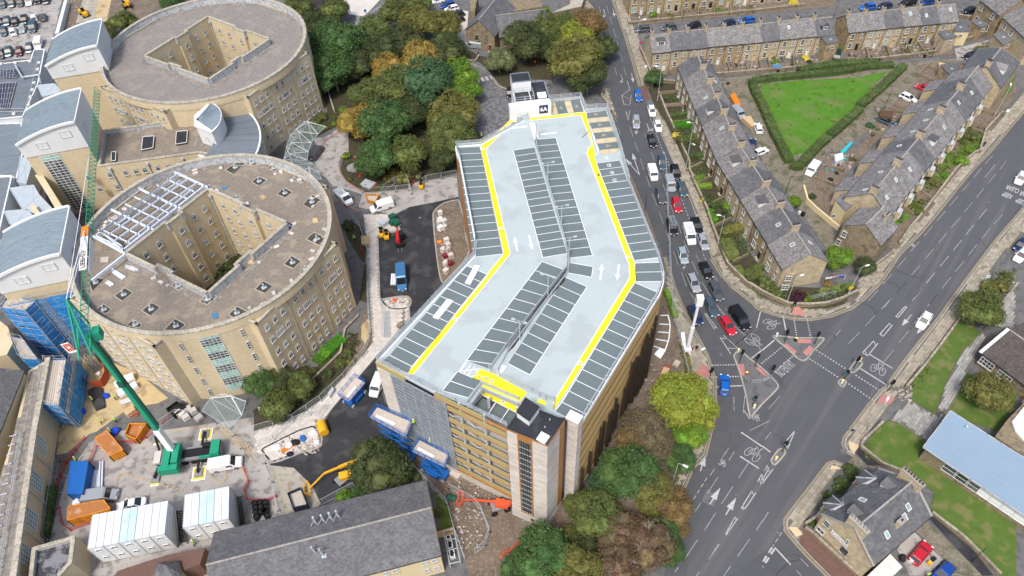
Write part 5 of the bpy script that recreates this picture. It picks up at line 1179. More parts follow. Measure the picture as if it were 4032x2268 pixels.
b.bar(RP(a0,21.2,12),RP(a0,9.5,13.2),.5,.5);b.bd('white_fascia','m_whiteclad',rt)
fr=MB()
for k in range(17):s0=a0+(a1-a0)*k/16;fr.bar(RP(s0,21,.1),RP(s0,21,11.8),.12)
for r in range(7):
 for k in range(16):s0,s1=a0+(a1-a0)*k/16,a0+(a1-a0)*(k+1)/16;fr.bar(RP(s0,21,.3+r*1.9),RP(s1,21,.3+r*1.9),.1)
for k in range(0,16):s0,s1=a0+(a1-a0)*k/16,a0+(a1-a0)*(k+1)/16;fr.bar(RP(s0,21.15,.3),RP(s1,21.15,11.7),.1);fr.bar(RP(s1,21.15,.3),RP(s0,21.15,11.7),.1)
fr.bd('window_frame','m_frame',rt)
for k in range(16):
 s0,s1=a0+(a1-a0)*k/16,a0+(a1-a0)*(k+1)/16
 for r in range(6):b=MB();b.poly([RP(s0,20.9,.35+r*1.9),RP(s1,20.9,.35+r*1.9),RP(s1,20.9,2.15+r*1.9),RP(s0,20.9,2.15+r*1.9)]);b.bd('pane','m_glasspale',rt)
CW=S('X 65 275 70 410 300 500',17.2)+[p for p in smoothline(S('X 300 500 400 400 440 250 390 150 285 85',17.2),4)[1:]]
b=MB();b.prism(CW,12.2,16.9);b.bd('crown_wall','m_whiteclad',rt)
cc_=sum(CW,Ve())/len(CW)
b=MB();hub=CW[0].lerp(CW[1],.5)
b.prism([cc_+(p-cc_)*1.06 for p in CW],16.9,17.25,bottom=True);b.bd('white_fascia','m_whiteclad',rt)
for i in range(2,len(CW)-1):
 for h_ in(0,.5):
  p,q=CW[i].lerp(CW[i+1],h_),CW[i].lerp(CW[i+1],h_+.5);p=cc_+(p-cc_)*.93;q=cc_+(q-cc_)*.93;b=MB();hb=cc_+(hub-cc_)*.93
  up=Ve((0,0,.12));b.poly([hb+up+(q-hb)*.02,p+up,q+up]);b.bar(hb+up*1.4,p+up*1.4,.06,.08);b.bd('roof_panel','m_bluemetal',rt)
winat(rt,winmesh(.9,2,1,1,'m_greyclad','m_whiteclad',sill=False),CW[1],CW[2],.45,13.9,.02,name='door')
# ---- three vaulted plant towers
def vault(label,frc,glass=False,seed=0):
 """frc: front right top corner; 13.2 wide, 12.6 deep, turned 13 degrees"""
 u=Ve((-ma.cos(ma.radians(13)),-ma.sin(ma.radians(13)),0));v_=Ve((-ma.sin(ma.radians(13)),ma.cos(ma.radians(13)),0))
 o=Ve((frc[0],frc[1],0));t=thing('plant_tower',label,'building',(o+u*6.6+v_*6.3),'vaulted plant towers of the hospital')
 Wd,Dp,zh,zl,zc=13.2,12.6,24.0,20.9,17.3
 prof=[]
 n=12
 for k in range(n+1):
  f=k/n;prof.append((f*Wd,zl+(zh-zl)*ma.cos(f*PI/2*1.0)**.9 if f<1 else zl))
 prof=[(f*Wd,zh-(zh-zl)*(f**1.9))for f in[k/n for k in range(n+1)]]
 Pt=lambda x,y,z:o+u*x+v_*y+Ve((0,0,z))
 for y,nm in((0,'gable_cladding'),(Dp,'gable_cladding')):
  b=MB();pts=[Pt(x,y,z-.12)for x,z in prof]+[Pt(Wd,y,zc),Pt(0,y,zc)];b.poly(pts,flip=(y==0));b.bd(nm,'m_whitecladp',t)
 b=MB();b.poly([Pt(0,0,zc),Pt(0,Dp,zc),Pt(0,Dp,zh-.1),Pt(0,0,zh-.1)]);b.bd('side_cladding','m_greyclad',t);b=MB();b.poly([Pt(Wd,Dp,zc),Pt(Wd,0,zc),Pt(Wd,0,zl-.1),Pt(Wd,Dp,zl-.1)]);b.bd('side_cladding','m_greyclad',t)
 nb=30;L_=Wd*1.0
 pan=MB();
 def pr2(f):return(f*Wd,zh-(zh-zl)*(f**1.9))
 # standing seams run front to back? they follow the vault: build sheets across the depth
 ns=26
 for k in range(ns):
  y0,y1=-.05+(Dp+.1)*k/ns,-.05+(Dp+.1)*(k+1)/ns;b=MB()
  for i in range(n):
   (x0,z0),(x1,z1)=prof[i],prof[i+1]
   b.poly([Pt(x0,y0,z0),Pt(x1,y0,z1),Pt(x1,y1,z1),Pt(x0,y1,z0)],flip=True)
   b.poly([Pt(x0,y1,z0),Pt(x1,y1,z1),Pt(x1,y1,z1+.16),Pt(x0,y1,z0+.16)],flip=True);b.poly([Pt(x0,y1,z0+.16),Pt(x1,y1,z1+.16),Pt(x1,y1+.12,z1+.16),Pt(x0,y1+.12,z0+.16)],flip=True);b.poly([Pt(x0,y1+.12,z0),Pt(x0,y1+.12,z0+.16),Pt(x1,y1+.12,z1+.16),Pt(x1,y1+.12,z1)],flip=True)
  b.bd('roof_panel','m_bluemetal',t)
 b=MB()
 for y in(-.22,Dp+.22):
  for i in range(n):(x0,z0),(x1,z1)=prof[i],prof[i+1];b.bar(Pt(x0,y,z0),Pt(x1,y,z1),.45,.5)
 b.bar(Pt(-.1,-.2,zh),Pt(-.1,Dp+.2,zh),.2,.35);b.bd('white_fascia','m_whiteclad',t)
 b=MB();b.prism([Pt(.15,.15,0),Pt(Wd-.15,.15,0),Pt(Wd-.15,Dp,0),Pt(.15,Dp,0)],0,zc);b.bd('wall','m_hosp',t)
 lm=winmesh(2.2,1.6,2,1,'m_greyclad','m_whitecladp',sill=False,bar=.05)
 for x,z in((3.0,21.4),(8.5,19.6)):winat(t,lm,Pt(Wd,0,0),Pt(0,0,0),0,z,.03,name='louvre_door',d=Wd-x)
 winat(t,winmesh(1.6,2.4,1,1,'m_greyclad','m_greyclad' if seed!=3 else 'm_bronze',sill=False,bar=.06),Pt(0,0,0),Pt(0,Dp,0),0,19.6,.03,name='louvre_door',d=4.2)
 if glass:
  fr=MB();x0,x1=6.6,10.4;z0,z1=1,16.9;nr=22
  for i in range(4):
   for r in range(nr):
    g=MB();xa,xb=x0+(x1-x0)*i/4,x0+(x1-x0)*(i+1)/4;ya,yb=z0+(z1-z0)*r/nr,z0+(z1-z0)*(r+1)/nr
    g.poly([Pt(xb,.09,ya),Pt(xa,.09,ya),Pt(xa,.09,yb),Pt(xb,.09,yb)]);g.bd('pane','m_greenglass' if r>nr-3 else 'm_glass',t)
  for i in range(5):x=x0+(x1-x0)*i/4;fr.bar(Pt(x,.08,z0),Pt(x,.08,z1),.1)
  for r in range(nr+1):z=z0+(z1-z0)*r/nr;fr.bar(Pt(x0,.08,z),Pt(x1,.08,z),.08)
  fr.bd('window_frame','m_frame',t)
 return t,Pt
vault('rearmost plant tower with blue vaulted roof beside the rear round block',W('A',920,430,24),False,1)
vault('middle plant tower with blue vaulted roof and tall stair window in its brick wall',W('A',705,1155,24),True,2)
vault('front plant tower with blue vaulted roof above the blue scaffold sheeting',W('E',570,960,24),False,3)
# ---- low metal-roofed wings on the far left
def ribroof(par,poly,z,ang,step=.55,m='m_greymetal',wallm='m_greyclad',zb=0):
 b=MB();b.prism(poly,zb,z-.1,top=False);b.bd('wall',wallm,par);MB().sheet(poly,z-.05).bd('roof_deck',m,par)
 ca,sa=ma.cos(ang),ma.sin(ang);Q=[(p[0]*ca+p[1]*sa,-p[0]*sa+p[1]*ca)for p in poly];y0,y1=min(q[1]for q in Q),max(q[1]for q in Q);y=y0+step/2;b=MB()
 while y<y1:
  xs=[]
  for i in range(len(Q)):
   a,c=Q[i],Q[(i+1)%len(Q)]
   if(a[1]>y)!=(c[1]>y):xs.append(a[0]+(c[0]-a[0])*(y-a[1])/(c[1]-a[1]))
  xs.sort()
  for xa,xb in zip(xs[::2],xs[1::2]):b.bar((xa*ca-y*sa,xa*sa+y*ca,z),(xb*ca-y*sa,xb*sa+y*ca,z),.12,.1)
  y+=step
 b.bd('roof_ribs',m,par,kind='stuff')
 b=MB()
 for i in range(len(poly)):a,c=poly[i],poly[(i+1)%len(poly)];b.bar((a[0],a[1],z+.02),(c[0],c[1],z+.02),.3,.25)
 b.bd('white_fascia','m_whiteclad',par)
g13=ma.radians(13)
mw1=thing('metal_roofed_wing','low wing with ribbed grey roof and black solar panels at the left edge','building',(-130,175,0),'low metal-roofed hospital wings')
ribroof(mw1,S('A -250 640 0 610 295 572 325 475 425 470 360 800 215 1110 0 1130 -250 1160',8),8,g13)
for s in('A -60 670 160 655 185 700 150 740 -60 745','A -60 795 150 785 85 1040 -60 1045'):
 p=S(s,8.3);MB().prism(p,8.15,8.3,bottom=True).bd('solar_array','m_solar',mw1);b=MB();pl(b,p,.08,8.32,True)
 for k in range(1,5):line(b,p[0].lerp(p[-1],k/5),p[1].lerp(p[-2]if len(p)>4 else p[2],k/5),.05,8.32)
 for k in range(1,7):line(b,p[0].lerp(p[1],k/7),p[-1].lerp(p[-2],k/7),.05,8.32)
 b.bd('panel_frame','m_frame',mw1)
for s in('A 10 608','A 147 598','A 285 583','A 372 597','A 358 660','A 325 788','A 308 855','A 290 922','A 272 995','A 132 1083'):
 p=W('A',*[float(q)for q in s.split()[1:]],8.2);MB().box((p.x,p.y,8.25),(.75,.75,.35),g13).bd('roof_vent','m_frame',mw1)
b=MB()
for s in('A 145 620 215 740 230 730 370 710 385 790','A 360 545 240 1060 -40 1060','A 350 545 295 545 0 575','A 225 1030 -40 1030'):
 p=S(s,8.8)
 for a,c in zip(p,p[1:]):b.tube(a,c,.22 if '145' in s else .05,n=6)
b.bd('roof_pipes','m_galv',mw1)
mw2=thing('metal_roofed_wing','low wing with dark ribbed metal roof left of the middle plant tower','building',(-122,148,0),'low metal-roofed hospital wings')
ribroof(mw2,S('A -250 1190 205 1172 E 215 10 155 255 110 225 -250 220',6.5),6.5,g13)
mw3=thing('metal_roofed_wing','lowest metal-roofed wing beside the ducts and front plant tower','building',(-118,128,0),'low metal-roofed hospital wings')
ribroof(mw3,S('E -250 240 112 232 -20 800 -250 900',7.5),7.5,g13)
for s,l in(('A 350 810 520 795 580 860 560 885 400 920','pale grey box duct beside the rear plant tower'),('E 90 340 320 310 370 400 520 560 400 600 210 540','large pale blue box duct in front of the middle plant tower'),('E 35 560 260 540 310 600 290 640 150 720 90 680','smaller pale box duct behind the front plant tower'),('E 190 40 260 60 300 130 250 300 160 280','grey air handling plant against the dark ribbed roof')):
 p=S(s,9);t=thing('air_duct',l,'duct',Ve((*(sum(p,Ve())/len(p))[:2],0)),'box ducts between the plant towers');c=sum(p,Ve())/len(p)
 MB().prism(p,4,9).bd('duct_casing','m_ductblue',t);b=MB()
 for q in p:b.bar((q.x,q.y,9.02),(c.x,c.y,9.02),.06)
 for i in range(len(p)):b.bar(p[i]+Ve((0,0,.04)),p[(i+1)%len(p)]+Ve((0,0,.04)),.1)
 for q in p:b.bar((q.x,q.y,0),(q.x,q.y,4),.15)
 b.bd('duct_seams','m_galv',t)
 # linking walls with green glass below ducts
cl=thing('service_core','sandstone service core with narrow green glazing behind the box ducts','building',(-108,125,0))
b=MB();b.prism(S('E 330 215 400 205 620 560 540 560 460 420',12),0,12);b.bd('wall','m_hosp',cl);b=MB();b.prism(S('E 280 515 330 500 400 600 350 610',10),0,10);b.bd('wall','m_hosp',cl)
# ---- long paved-roof wing at the lower left
wg=thing('flat_roofed_wing','long sandstone wing with paved flat roof and green-glazed windows, lower left','building',(-85,55,0))
zw=8
wo=S('I 430 745 M 390 0 300 60 M 215 600 M 155 975 M 100 1400 60 1700',zw);wo=[wo[0],W('M',300,60,zw),W('M',60,1700,zw)]
wi=S('M -300 1700 M 0 420 I 110 1449 I 250 850',zw)
poly=wo+wi
b=MB();b.prism(poly,0,zw-.7);b.bd('wall','m_hosp',wg)
flags(wg,poly,.62,.62,ma.radians(103),zw-.7,'m_greyslab',0,gap=.03,jitter=.004,h=.05,name='paving_slab')
parapet(wg,wo,zw-.7,zw,.8,closed=False,step=1.2)
e0,e1=wo[1],wo[2];L=(e1-e0).length;dd=(e1-e0).normalized()
wbig=winmesh(3.0,3.4,4,5,'m_frame','m_greenglassw',.08,sill=False)
for x,y in((440,200),(395,540),(340,900),(245,1255)):
 p=W('M',x,y,4.6);f=(p-e0).dot(dd);winat(wg,wbig,e1,e0,0,4.6,.02,d=L-f)
for x,y in((275,245),(220,595),(160,975),(95,1400)):
 p=W('M',x,y,zw);f=(p-e0).dot(dd);q=e0+dd*f+Ve((-dd.y,dd.x,0))*.25;b=MB();b.tube((q.x,q.y,.1),(q.x,q.y,zw-1),.1);b.box((q.x,q.y,zw-.9),(.5,.5,.55));b.bd('rainwater_pipe','m_galv',wg)
b=MB()
for k in range(16):
 p=wo[1].lerp(wo[2],k/16)-Ve((3.1,.7,0));b.box((p.x,p.y,zw-.4),(1.1,.2,.06),g13)
b.bd('guard_base','m_galv',wg)
rail(wg,[wo[1]-Ve((1.7,.4,0)),wo[2]-Ve((1.7,.4,0))],zw-.7,h=1.1,bars=(.55,1.05),plate=0,step=3)
# corner block with puddled roof
cb2=thing('corner_block','small sandstone block with puddled flat roof beside the white cabins','building',(-72,44,0))
p=S('M 305 1180 710 1065 680 1320 560 1449 500 1800 240 1800',6.2);b=MB();b.prism(p,0,5.4);b.bd('wall','m_hosp',cb2);MB().sheet(p,5.45).bd('flat_roof','m_puddle',cb2);parapet(cb2,p,5.4,6.2,.5)
sr=thing('slate_roofed_block','slate-roofed block cut off by the lower left corner','building',(-100,66,0))
def gable(par,a,c,dep,ze,zr_,m='m_slatedark',wallm='m_terrstone',over=.25,hipa=0,hipc=0,slates=True,sw=.42,sh=.34,n_ind=0,wallz0=0,ridge=True,eo=None,gcope=False):
 """pitched roof house body: front eave runs a->c (outside on the right-hand side), depth dep to the left"""
 a=Ve((a[0],a[1],0));c=Ve((c[0],c[1],0));d=(c-a).normalized();o_=Ve((d.y,-d.x,0));L=(c-a).length;Z=lambda v,z:Ve((v.x,v.y,z))
 ea,ec=eo or(over,over)
 w=MB();w.prism([a,c,c-o_*dep,a-o_*dep],wallz0,ze-.02)
 if not hipa:w.poly([Z(a-o_*dep,ze),Z(a,ze),Z(a-o_*dep/2,zr_-.05)])
 if not hipc:w.poly([Z(c,ze),Z(c-o_*dep,ze),Z(c-o_*dep/2,zr_-.05)])
 w.bd('wall',wallm,par)
 ov=over;e_a,e_c=a-d*ea+o_*ov,c+d*ec+o_*ov;drop=ov*(zr_-ze)/(dep/2)
 ra,rc=a-o_*dep/2+d*(hipa-(0 if hipa else ea)),c-o_*dep/2-d*(hipc-(0 if hipc else ec))
 g_a,g_c=a-d*ea-o_*(dep+ov),c+d*ec-o_*(dep+ov);zz=ze-drop
 bs=MB();bs.poly([Z(e_a,zz),Z(e_c,zz),Z(rc,zr_),Z(ra,zr_)]);bs.poly([Z(g_c,zz),Z(g_a,zz),Z(ra,zr_),Z(rc,zr_)])
 if hipa:bs.poly([Z(g_a,zz),Z(e_a,zz),Z(ra,zr_)])
 if hipc:bs.poly([Z(e_c,zz),Z(g_c,zz),Z(rc,zr_)])
 roof=bs.bd('roof','m_slatebase',par)
 faces=[([Z(e_a,zz),Z(e_c,zz),Z(rc,zr_),Z(ra,zr_)],'f'),([Z(g_c,zz),Z(g_a,zz),Z(ra,zr_),Z(rc,zr_)],'b')]
 if hipa:faces.append(([Z(g_a,zz),Z(e_a,zz),Z(ra,zr_)],'h'))
 if hipc:faces.append(([Z(e_c,zz),Z(g_c,zz),Z(rc,zr_)],'h'))
 if slates:
  for f,_ in faces:lay_slates(roof,f,m,sw,sh,n_ind if _=='f' else 0)
 if ridge:
  rb=MB();nn=max(1,int((rc-ra).length/.45))
  for k in range(nn):q0,q1=Z(ra,zr_+.06).lerp(Z(rc,zr_+.06),k/nn),Z(ra,zr_+.06).lerp(Z(rc,zr_+.06),(k+.92)/nn);rb.bar(q0,q1,.28,.14)
  for(h,lst)in((hipa,(Z(e_a,zz),Z(g_a,zz),Z(ra,zr_))),(hipc,(Z(e_c,zz),Z(g_c,zz),Z(rc,zr_)))):
   if h:
    for q in lst[:2]:rb.bar(q+Ve((0,0,.08)),lst[2]+Ve((0,0,.08)),.25,.12)
  rb.bd('ridge_tiles','m_ridge',roof,kind='stuff')
 if gcope:
  gb=MB()
  for(e,g,r_2,h)in((e_a,g_a,ra,hipa),(e_c,g_c,rc,hipc)):
   if not h:gb.bar(Z(e,zz+.1),Z(r_2,zr_+.1),.32,.16);gb.bar(Z(g,zz+.1),Z(r_2,zr_+.1),.32,.16)
  gb.bd('gable_coping','m_ridge',roof)
 gt=MB();gt.bar(Z(e_a+o_*.06,zz-.04),Z(e_c+o_*.06,zz-.04),.14,.12);gt.bar(Z(g_a-o_*.06,zz-.04),Z(g_c-o_*.06,zz-.04),.14,.12);gt.bd('gutter','m_darkframe',par)
 def onroof(s,f,side='f'):
  base=a+d*s;q=(base+o_*0-o_*dep/2*f)if side=='f' else(base-o_*dep+o_*dep/2*f);return Z(q,ze+(zr_-ze)*f)
 return dict(a=a,c=c,d=d,o=o_,L=L,dep=dep,ze=ze,zr=zr_,roof=roof,on=onroof)
def lay_slates(par,f,m,sw=.42,sh=.34,n_ind=0):
 P0=f[0];ux=(f[1]-f[0]);Lx=ux.length;ux.normalize();nn=ux.cross(f[-1]-f[0]).normalized();uy=nn.cross(ux);Q=[((p-P0).dot(ux),(p-P0).dot(uy))for p in f]
 H=max(q[1]for q in Q);rows=int(H/sh);g=random.Random(int(Lx*100));b=MB();cells=[]
 for r in range(rows):
  y=r*sh
  yy=y+sh*.5;xs=[]
  for i in range(len(Q)):
   p,q=Q[i],Q[(i+1)%len(Q)]
   if(p[1]>yy)!=(q[1]>yy):xs.append(p[0]+(q[0]-p[0])*(yy-p[1])/(q[1]-p[1]))
  if len(xs)<2:continue
  x0,x1=min(xs),max(xs);x=x0-(sw/2 if r%2 else 0)
  while x<x1-.08:
   xa,xb=max(x,x0),min(x+sw,x1);x+=sw
   if xb-xa<.08:continue
   k1=.055+g.uniform(0,.015);dy=g.uniform(-.02,.02)
   lo,hi=y+dy,min(H,y+sh+.05)
   c4=[P0+ux*(xa+.012)+uy*lo+nn*k1,P0+ux*(xb-.012)+uy*lo+nn*k1,P0+ux*(xb-.012)+uy*hi+nn*.015,P0+ux*(xa+.012)+uy*hi+nn*.015]
   dn=nn*-.04
   cells.append(c4+[c4[0]+dn,c4[1]+dn])
 if n_ind:cells.sort(key=lambda q:q[0].y)
 for q in cells[:n_ind]:
  s=MB();s.poly(q[:4]);s.poly([q[4],q[5],q[1],q[0]]);s.poly([q[4],q[0],q[3]]);s.poly([q[5],q[2],q[1]]);s.bd('slate',m,par)
 for q in cells[n_ind:]:
  k=len(b.v);b.v+=[tuple(v)for v in q];b.f+=[[k,k+1,k+2,k+3],[k+4,k+5,k+1,k]];b.m+=[0,0]
 b.bd('slates',m,par,kind='stuff')
p0,p1=W('Y',60,1460,9),W('Y',195,810,9)
G0=gable(sr,W('M',70,0,9)-Ve((0,14,0)),W('Y',195,810,9),14,9,12,wallm='m_hosp')
gb2=thing('slate_roofed_block','slate roof corner with red-brown lean-to below the white cabins','building',(-60,40,0))
MB().prism(S('M 1120 1400 1580 1250 1950 1180 1900 1340 1480 1480 1000 1560',4),0,4).bd('lean_to_roof','m_redroof',gb2)
zz_=6.5;qs=S('M 1450 1449 1500 1330 1700 1310 1740 1449 1700 1560 1500 1560',zz_-2);ap=W('M',1580,1345,zz_)
for i in range(len(qs)):
 f=[qs[i],qs[(i+1)%len(qs)],ap];
 if(f[1]-f[0]).cross(f[2]-f[0]).z<0:f=[f[1],f[0],f[2]]
 lay_slates(MB().poly(f).bd('roof','m_slatebase',gb2),f,'m_slatedark')
MB().prism([Ve((*(ap+(q-ap)*.93)[:2],0))for q in qs],0,zz_-2.1).bd('wall','m_hosp',gb2)
# ---- long slate-roofed building at the bottom
bs_=thing('long_slate_building','long two-storey cream building with large slate roof and four steel flues, bottom edge','building',(-28,42,0))
ba,bc=W('N',1770,1245,7.0),W('M',1900,1500,7.0)
ridz=10.0;e_back=W('N',1605,553,7.0)
dpt=abs((e_back-ba).length);print('long bldg',ba,bc,e_back)
dirb=(W('N',0,952,7)-e_back).normalized();ba2=ba;bc2=ba+dirb*33
GB=gable(bs_,bc2,ba2,(e_back-ba).dot(Ve((dirb.y,-dirb.x,0)))if(e_back-ba).dot(Ve((dirb.y,-dirb.x,0)))>0 else-(e_back-ba).dot(Ve((dirb.y,-dirb.x,0))),7.0,ridz,wallm='m_render',over=.15,n_ind=300,sw=.40,sh=.27)
for f,z in((.97,5.4),(.925,5.4),(.79,5.4),(.745,5.4),(.97,2.4),(.925,2.4),(.6,5.4),(.55,5.4)):winat(bs_,winmesh(.9,1.1,2,2),GB['a'],GB['c'],f,z,0)
for q in((590,948),(665,928),(738,908),(805,888)):
 base=W('N',q[0],q[1],8.3);top=base+Ve((0,0,2.2));b=MB();b.tube(base-Ve((0,0,.3)),top,.17,n=10);b.tube(base-Ve((0,0,.1)),base+Ve((0,0,.2)),.38,.2,n=10);b.bd('steel_flue','m_galv',bs_);b=MB()
 for dx in(-.9,.9):b.bar(top-Ve((0,0,.9)),base+Ve((dx,-1.1,.2)),.05)
 b.bd('flue_stay','m_galv',bs_)
for x,y in((595,1235),(668,1258)):
 base=W('N',x,y,8.8);top=base+Ve((-.3,.1,2.2));b=MB();b.tube(base-Ve((0,0,.3)),top,.14,n=10);b.box(base,(.7,.6,.25),.2);b.bd('steel_flue','m_galv',bs_);b=MB()
 for dx in(-.3,1.1):b.bar(top-Ve((0,0,.9)),base+Ve((dx,.9,.3)),.05)
 b.bd('flue_stay','m_galv',bs_)
 # ---- glass canopies
def canopy(label,nodes,masts,zc,par=None):
 p=S(nodes,zc);t=thing('glass_canopy',label,'canopy',Ve((*(sum(p,Ve())/len(p))[:2],0)));n=len(p)//2
 top,bot=p[:n],p[n:]
 for i in range(n-1):MB().poly([top[i],bot[i],bot[i+1],top[i+1]]).bd('glass_pane','m_clearglass',t)
 b=MB()
 for i in range(n-1):b.bar(top[i],top[i+1],.09);b.bar(bot[i],bot[i+1],.09);b.bar(top[i],bot[i+1],.06)
 for i in range(n):b.bar(top[i],bot[i],.06)
 b.bd('steel_frame','m_galv',t)
 for i,s in enumerate(S(masts,zc+1.6)):
  b=MB();b.tube((s.x,s.y,.05),s+Ve((0,0,.4)),.11)
  for q in sorted(p,key=lambda q:(q-s).length)[:4]:b.bar(s,q,.09)
  b.bd('mast','m_frame',t)
 return t
canopy('curved glass canopy with white masts over the drive beside the rear round block','X 1620 350 1500 470 1420 560 1370 720 1330 900 X 1930 430 1820 535 1725 660 1680 790 1665 910','X 1670 355 1540 500 1445 655 1410 815',4)
canopy('glass canopy with white struts at the foot of the front round block by the trees','I 2100 1090 2000 1130 1920 1250 I 2340 1160 2300 1290 2185 1410','I 2200 1110',4)
canopy('glass walkway roof with red supports between the curved canopy and the flatbed truck','X 1340 900 1480 975 1610 1060 1720 1190 X 1670 920 1750 960 1830 1080 1870 1180','X 1690 1010',3.2)
MB().tube(W('I',2290,1250),W('I',2290,1250)+Ve((0,0,4.5)),.3,n=12).bd('canopy_column','m_frame',label='stout white column with dark foot under the glass canopy struts',cat='column',center=True)
# ====== TERRACES AND HOUSES
def V2(x,y):return Ve((x,y,0))
WT=winmesh(1.0,1.55,1,2);WTs=winmesh(.55,1.4,1,2);WTw=winmesh(1.55,1.5,2,2)
DOORS={}
def doormesh(m):
 if m not in DOORS:
  b=MB();b.mi=0;b.box((0,.05,0),(.85,.1,2.0));b.mi=1;b.box((0,.07,.72),(.5,.08,.35));b.mi=2;b.box((0,.02,1.15),(1.25,.1,.28));b.box((0,.3,-1.05),(1.2,.6,.15));DOORS[m]=b.mesh('door',[m,'m_glass','m_cope'])
 return DOORS[m]
def chimney(par,p,d,z0,z1,n=4,m='m_terrpale',pot='m_pot',lx=1.3,ly=.6):
 rz=ma.atan2(d.y,d.x);b=MB();b.box((p[0],p[1],(z0+z1)/2),(lx,ly,z1-z0),rz);ch=b.bd('chimney',m,par)
 b=MB();b.box((p[0],p[1],z1+.06),(lx+.16,ly+.16,.14),rz);b.bd('chimney_cap','m_ridge',ch)
 for k in range(n):
  q=Ve((p[0],p[1],0))+d*((k+.5)/n-.5)*(lx-.1);b=MB();b.tube((q.x,q.y,z1+.1),(q.x,q.y,z1+.72),.13,.1,n=7);b.bd('chimney_pot',pot,ch)
  # lead and lime-washed slates round the stack
def skylight(par,G,s,f,side,w=.7,h=1.0,m='m_glasspale'):
 p=G['on'](s,f,side);d=G['d'];o=G['o']if side=='f' else-G['o'];rise=(G['zr']-G['ze'])/(G['dep']/2);up=(-o+Ve((0,0,rise))).normalized();n_=d.cross(up).normalized()
 if n_.z<0:n_=-n_
 c=p+n_*.10;q=[c-d*w/2-up*h/2,c+d*w/2-up*h/2,c+d*w/2+up*h/2,c-d*w/2+up*h/2];b=MB();b.mi=1;b.poly(q if(q[1]-q[0]).cross(q[2]-q[1]).dot(n_)>0 else q[::-1]);b.mi=0
 for i in range(4):b.bar(q[i],q[(i+1)%4],.09,.12)
 b.bd('skylight',['m_frame',m],par)
def dormer(par,G,s,side='f',w=2.2,f=.35,h=1.4,m='m_slatebase',cheek='m_frame',flat=True):
 o=G['o']if side=='f' else-G['o'];d=G['d'];p=G['on'](s,f,side);q=p+Ve((0,0,h));rise=(G['zr']-G['ze'])/(G['dep']/2);back=h/rise
 b=MB();A,B=p-d*w/2,p+d*w/2;T=Ve((0,0,h));bb=-o*back
 b.poly([A,B,B+T,A+T]);b.poly([A,A+T,A+T+bb]);b.poly([B,B+T+bb,B+T]);dm=b.bd('dormer',cheek,par)
 b=MB()
 if flat:b.prism([A-d*.15+o*.2,B+d*.15+o*.2,B+d*.15+bb,A-d*.15+bb],q.z,q.z+.14,bottom=True)
 else:
  M1,M2=(A+B)/2+T+Ve((0,0,.9)),(A+B)/2+T+Ve((0,0,.9))+bb*1.6
  b.poly([A+T+o*.2-d*.2,M1+o*.2,M2,A+T+bb-d*.2]);b.poly([M1+o*.2,B+T+o*.2+d*.2,B+T+bb+d*.2,M2]);b.poly([A+T,B+T,M1])
 b.bd('dormer_roof',m,dm)
 n_=o;put('window',winmesh(w*.75,h*.75,3,1,sill=False),par,p+Ve((0,0,h*.5))+o*.02,ma.atan2(n_.y,n_.x)-PI/2)
ORD='first second third fourth fifth sixth seventh eighth ninth tenth eleventh twelfth thirteenth fourteenth fifteenth sixteenth'.split()
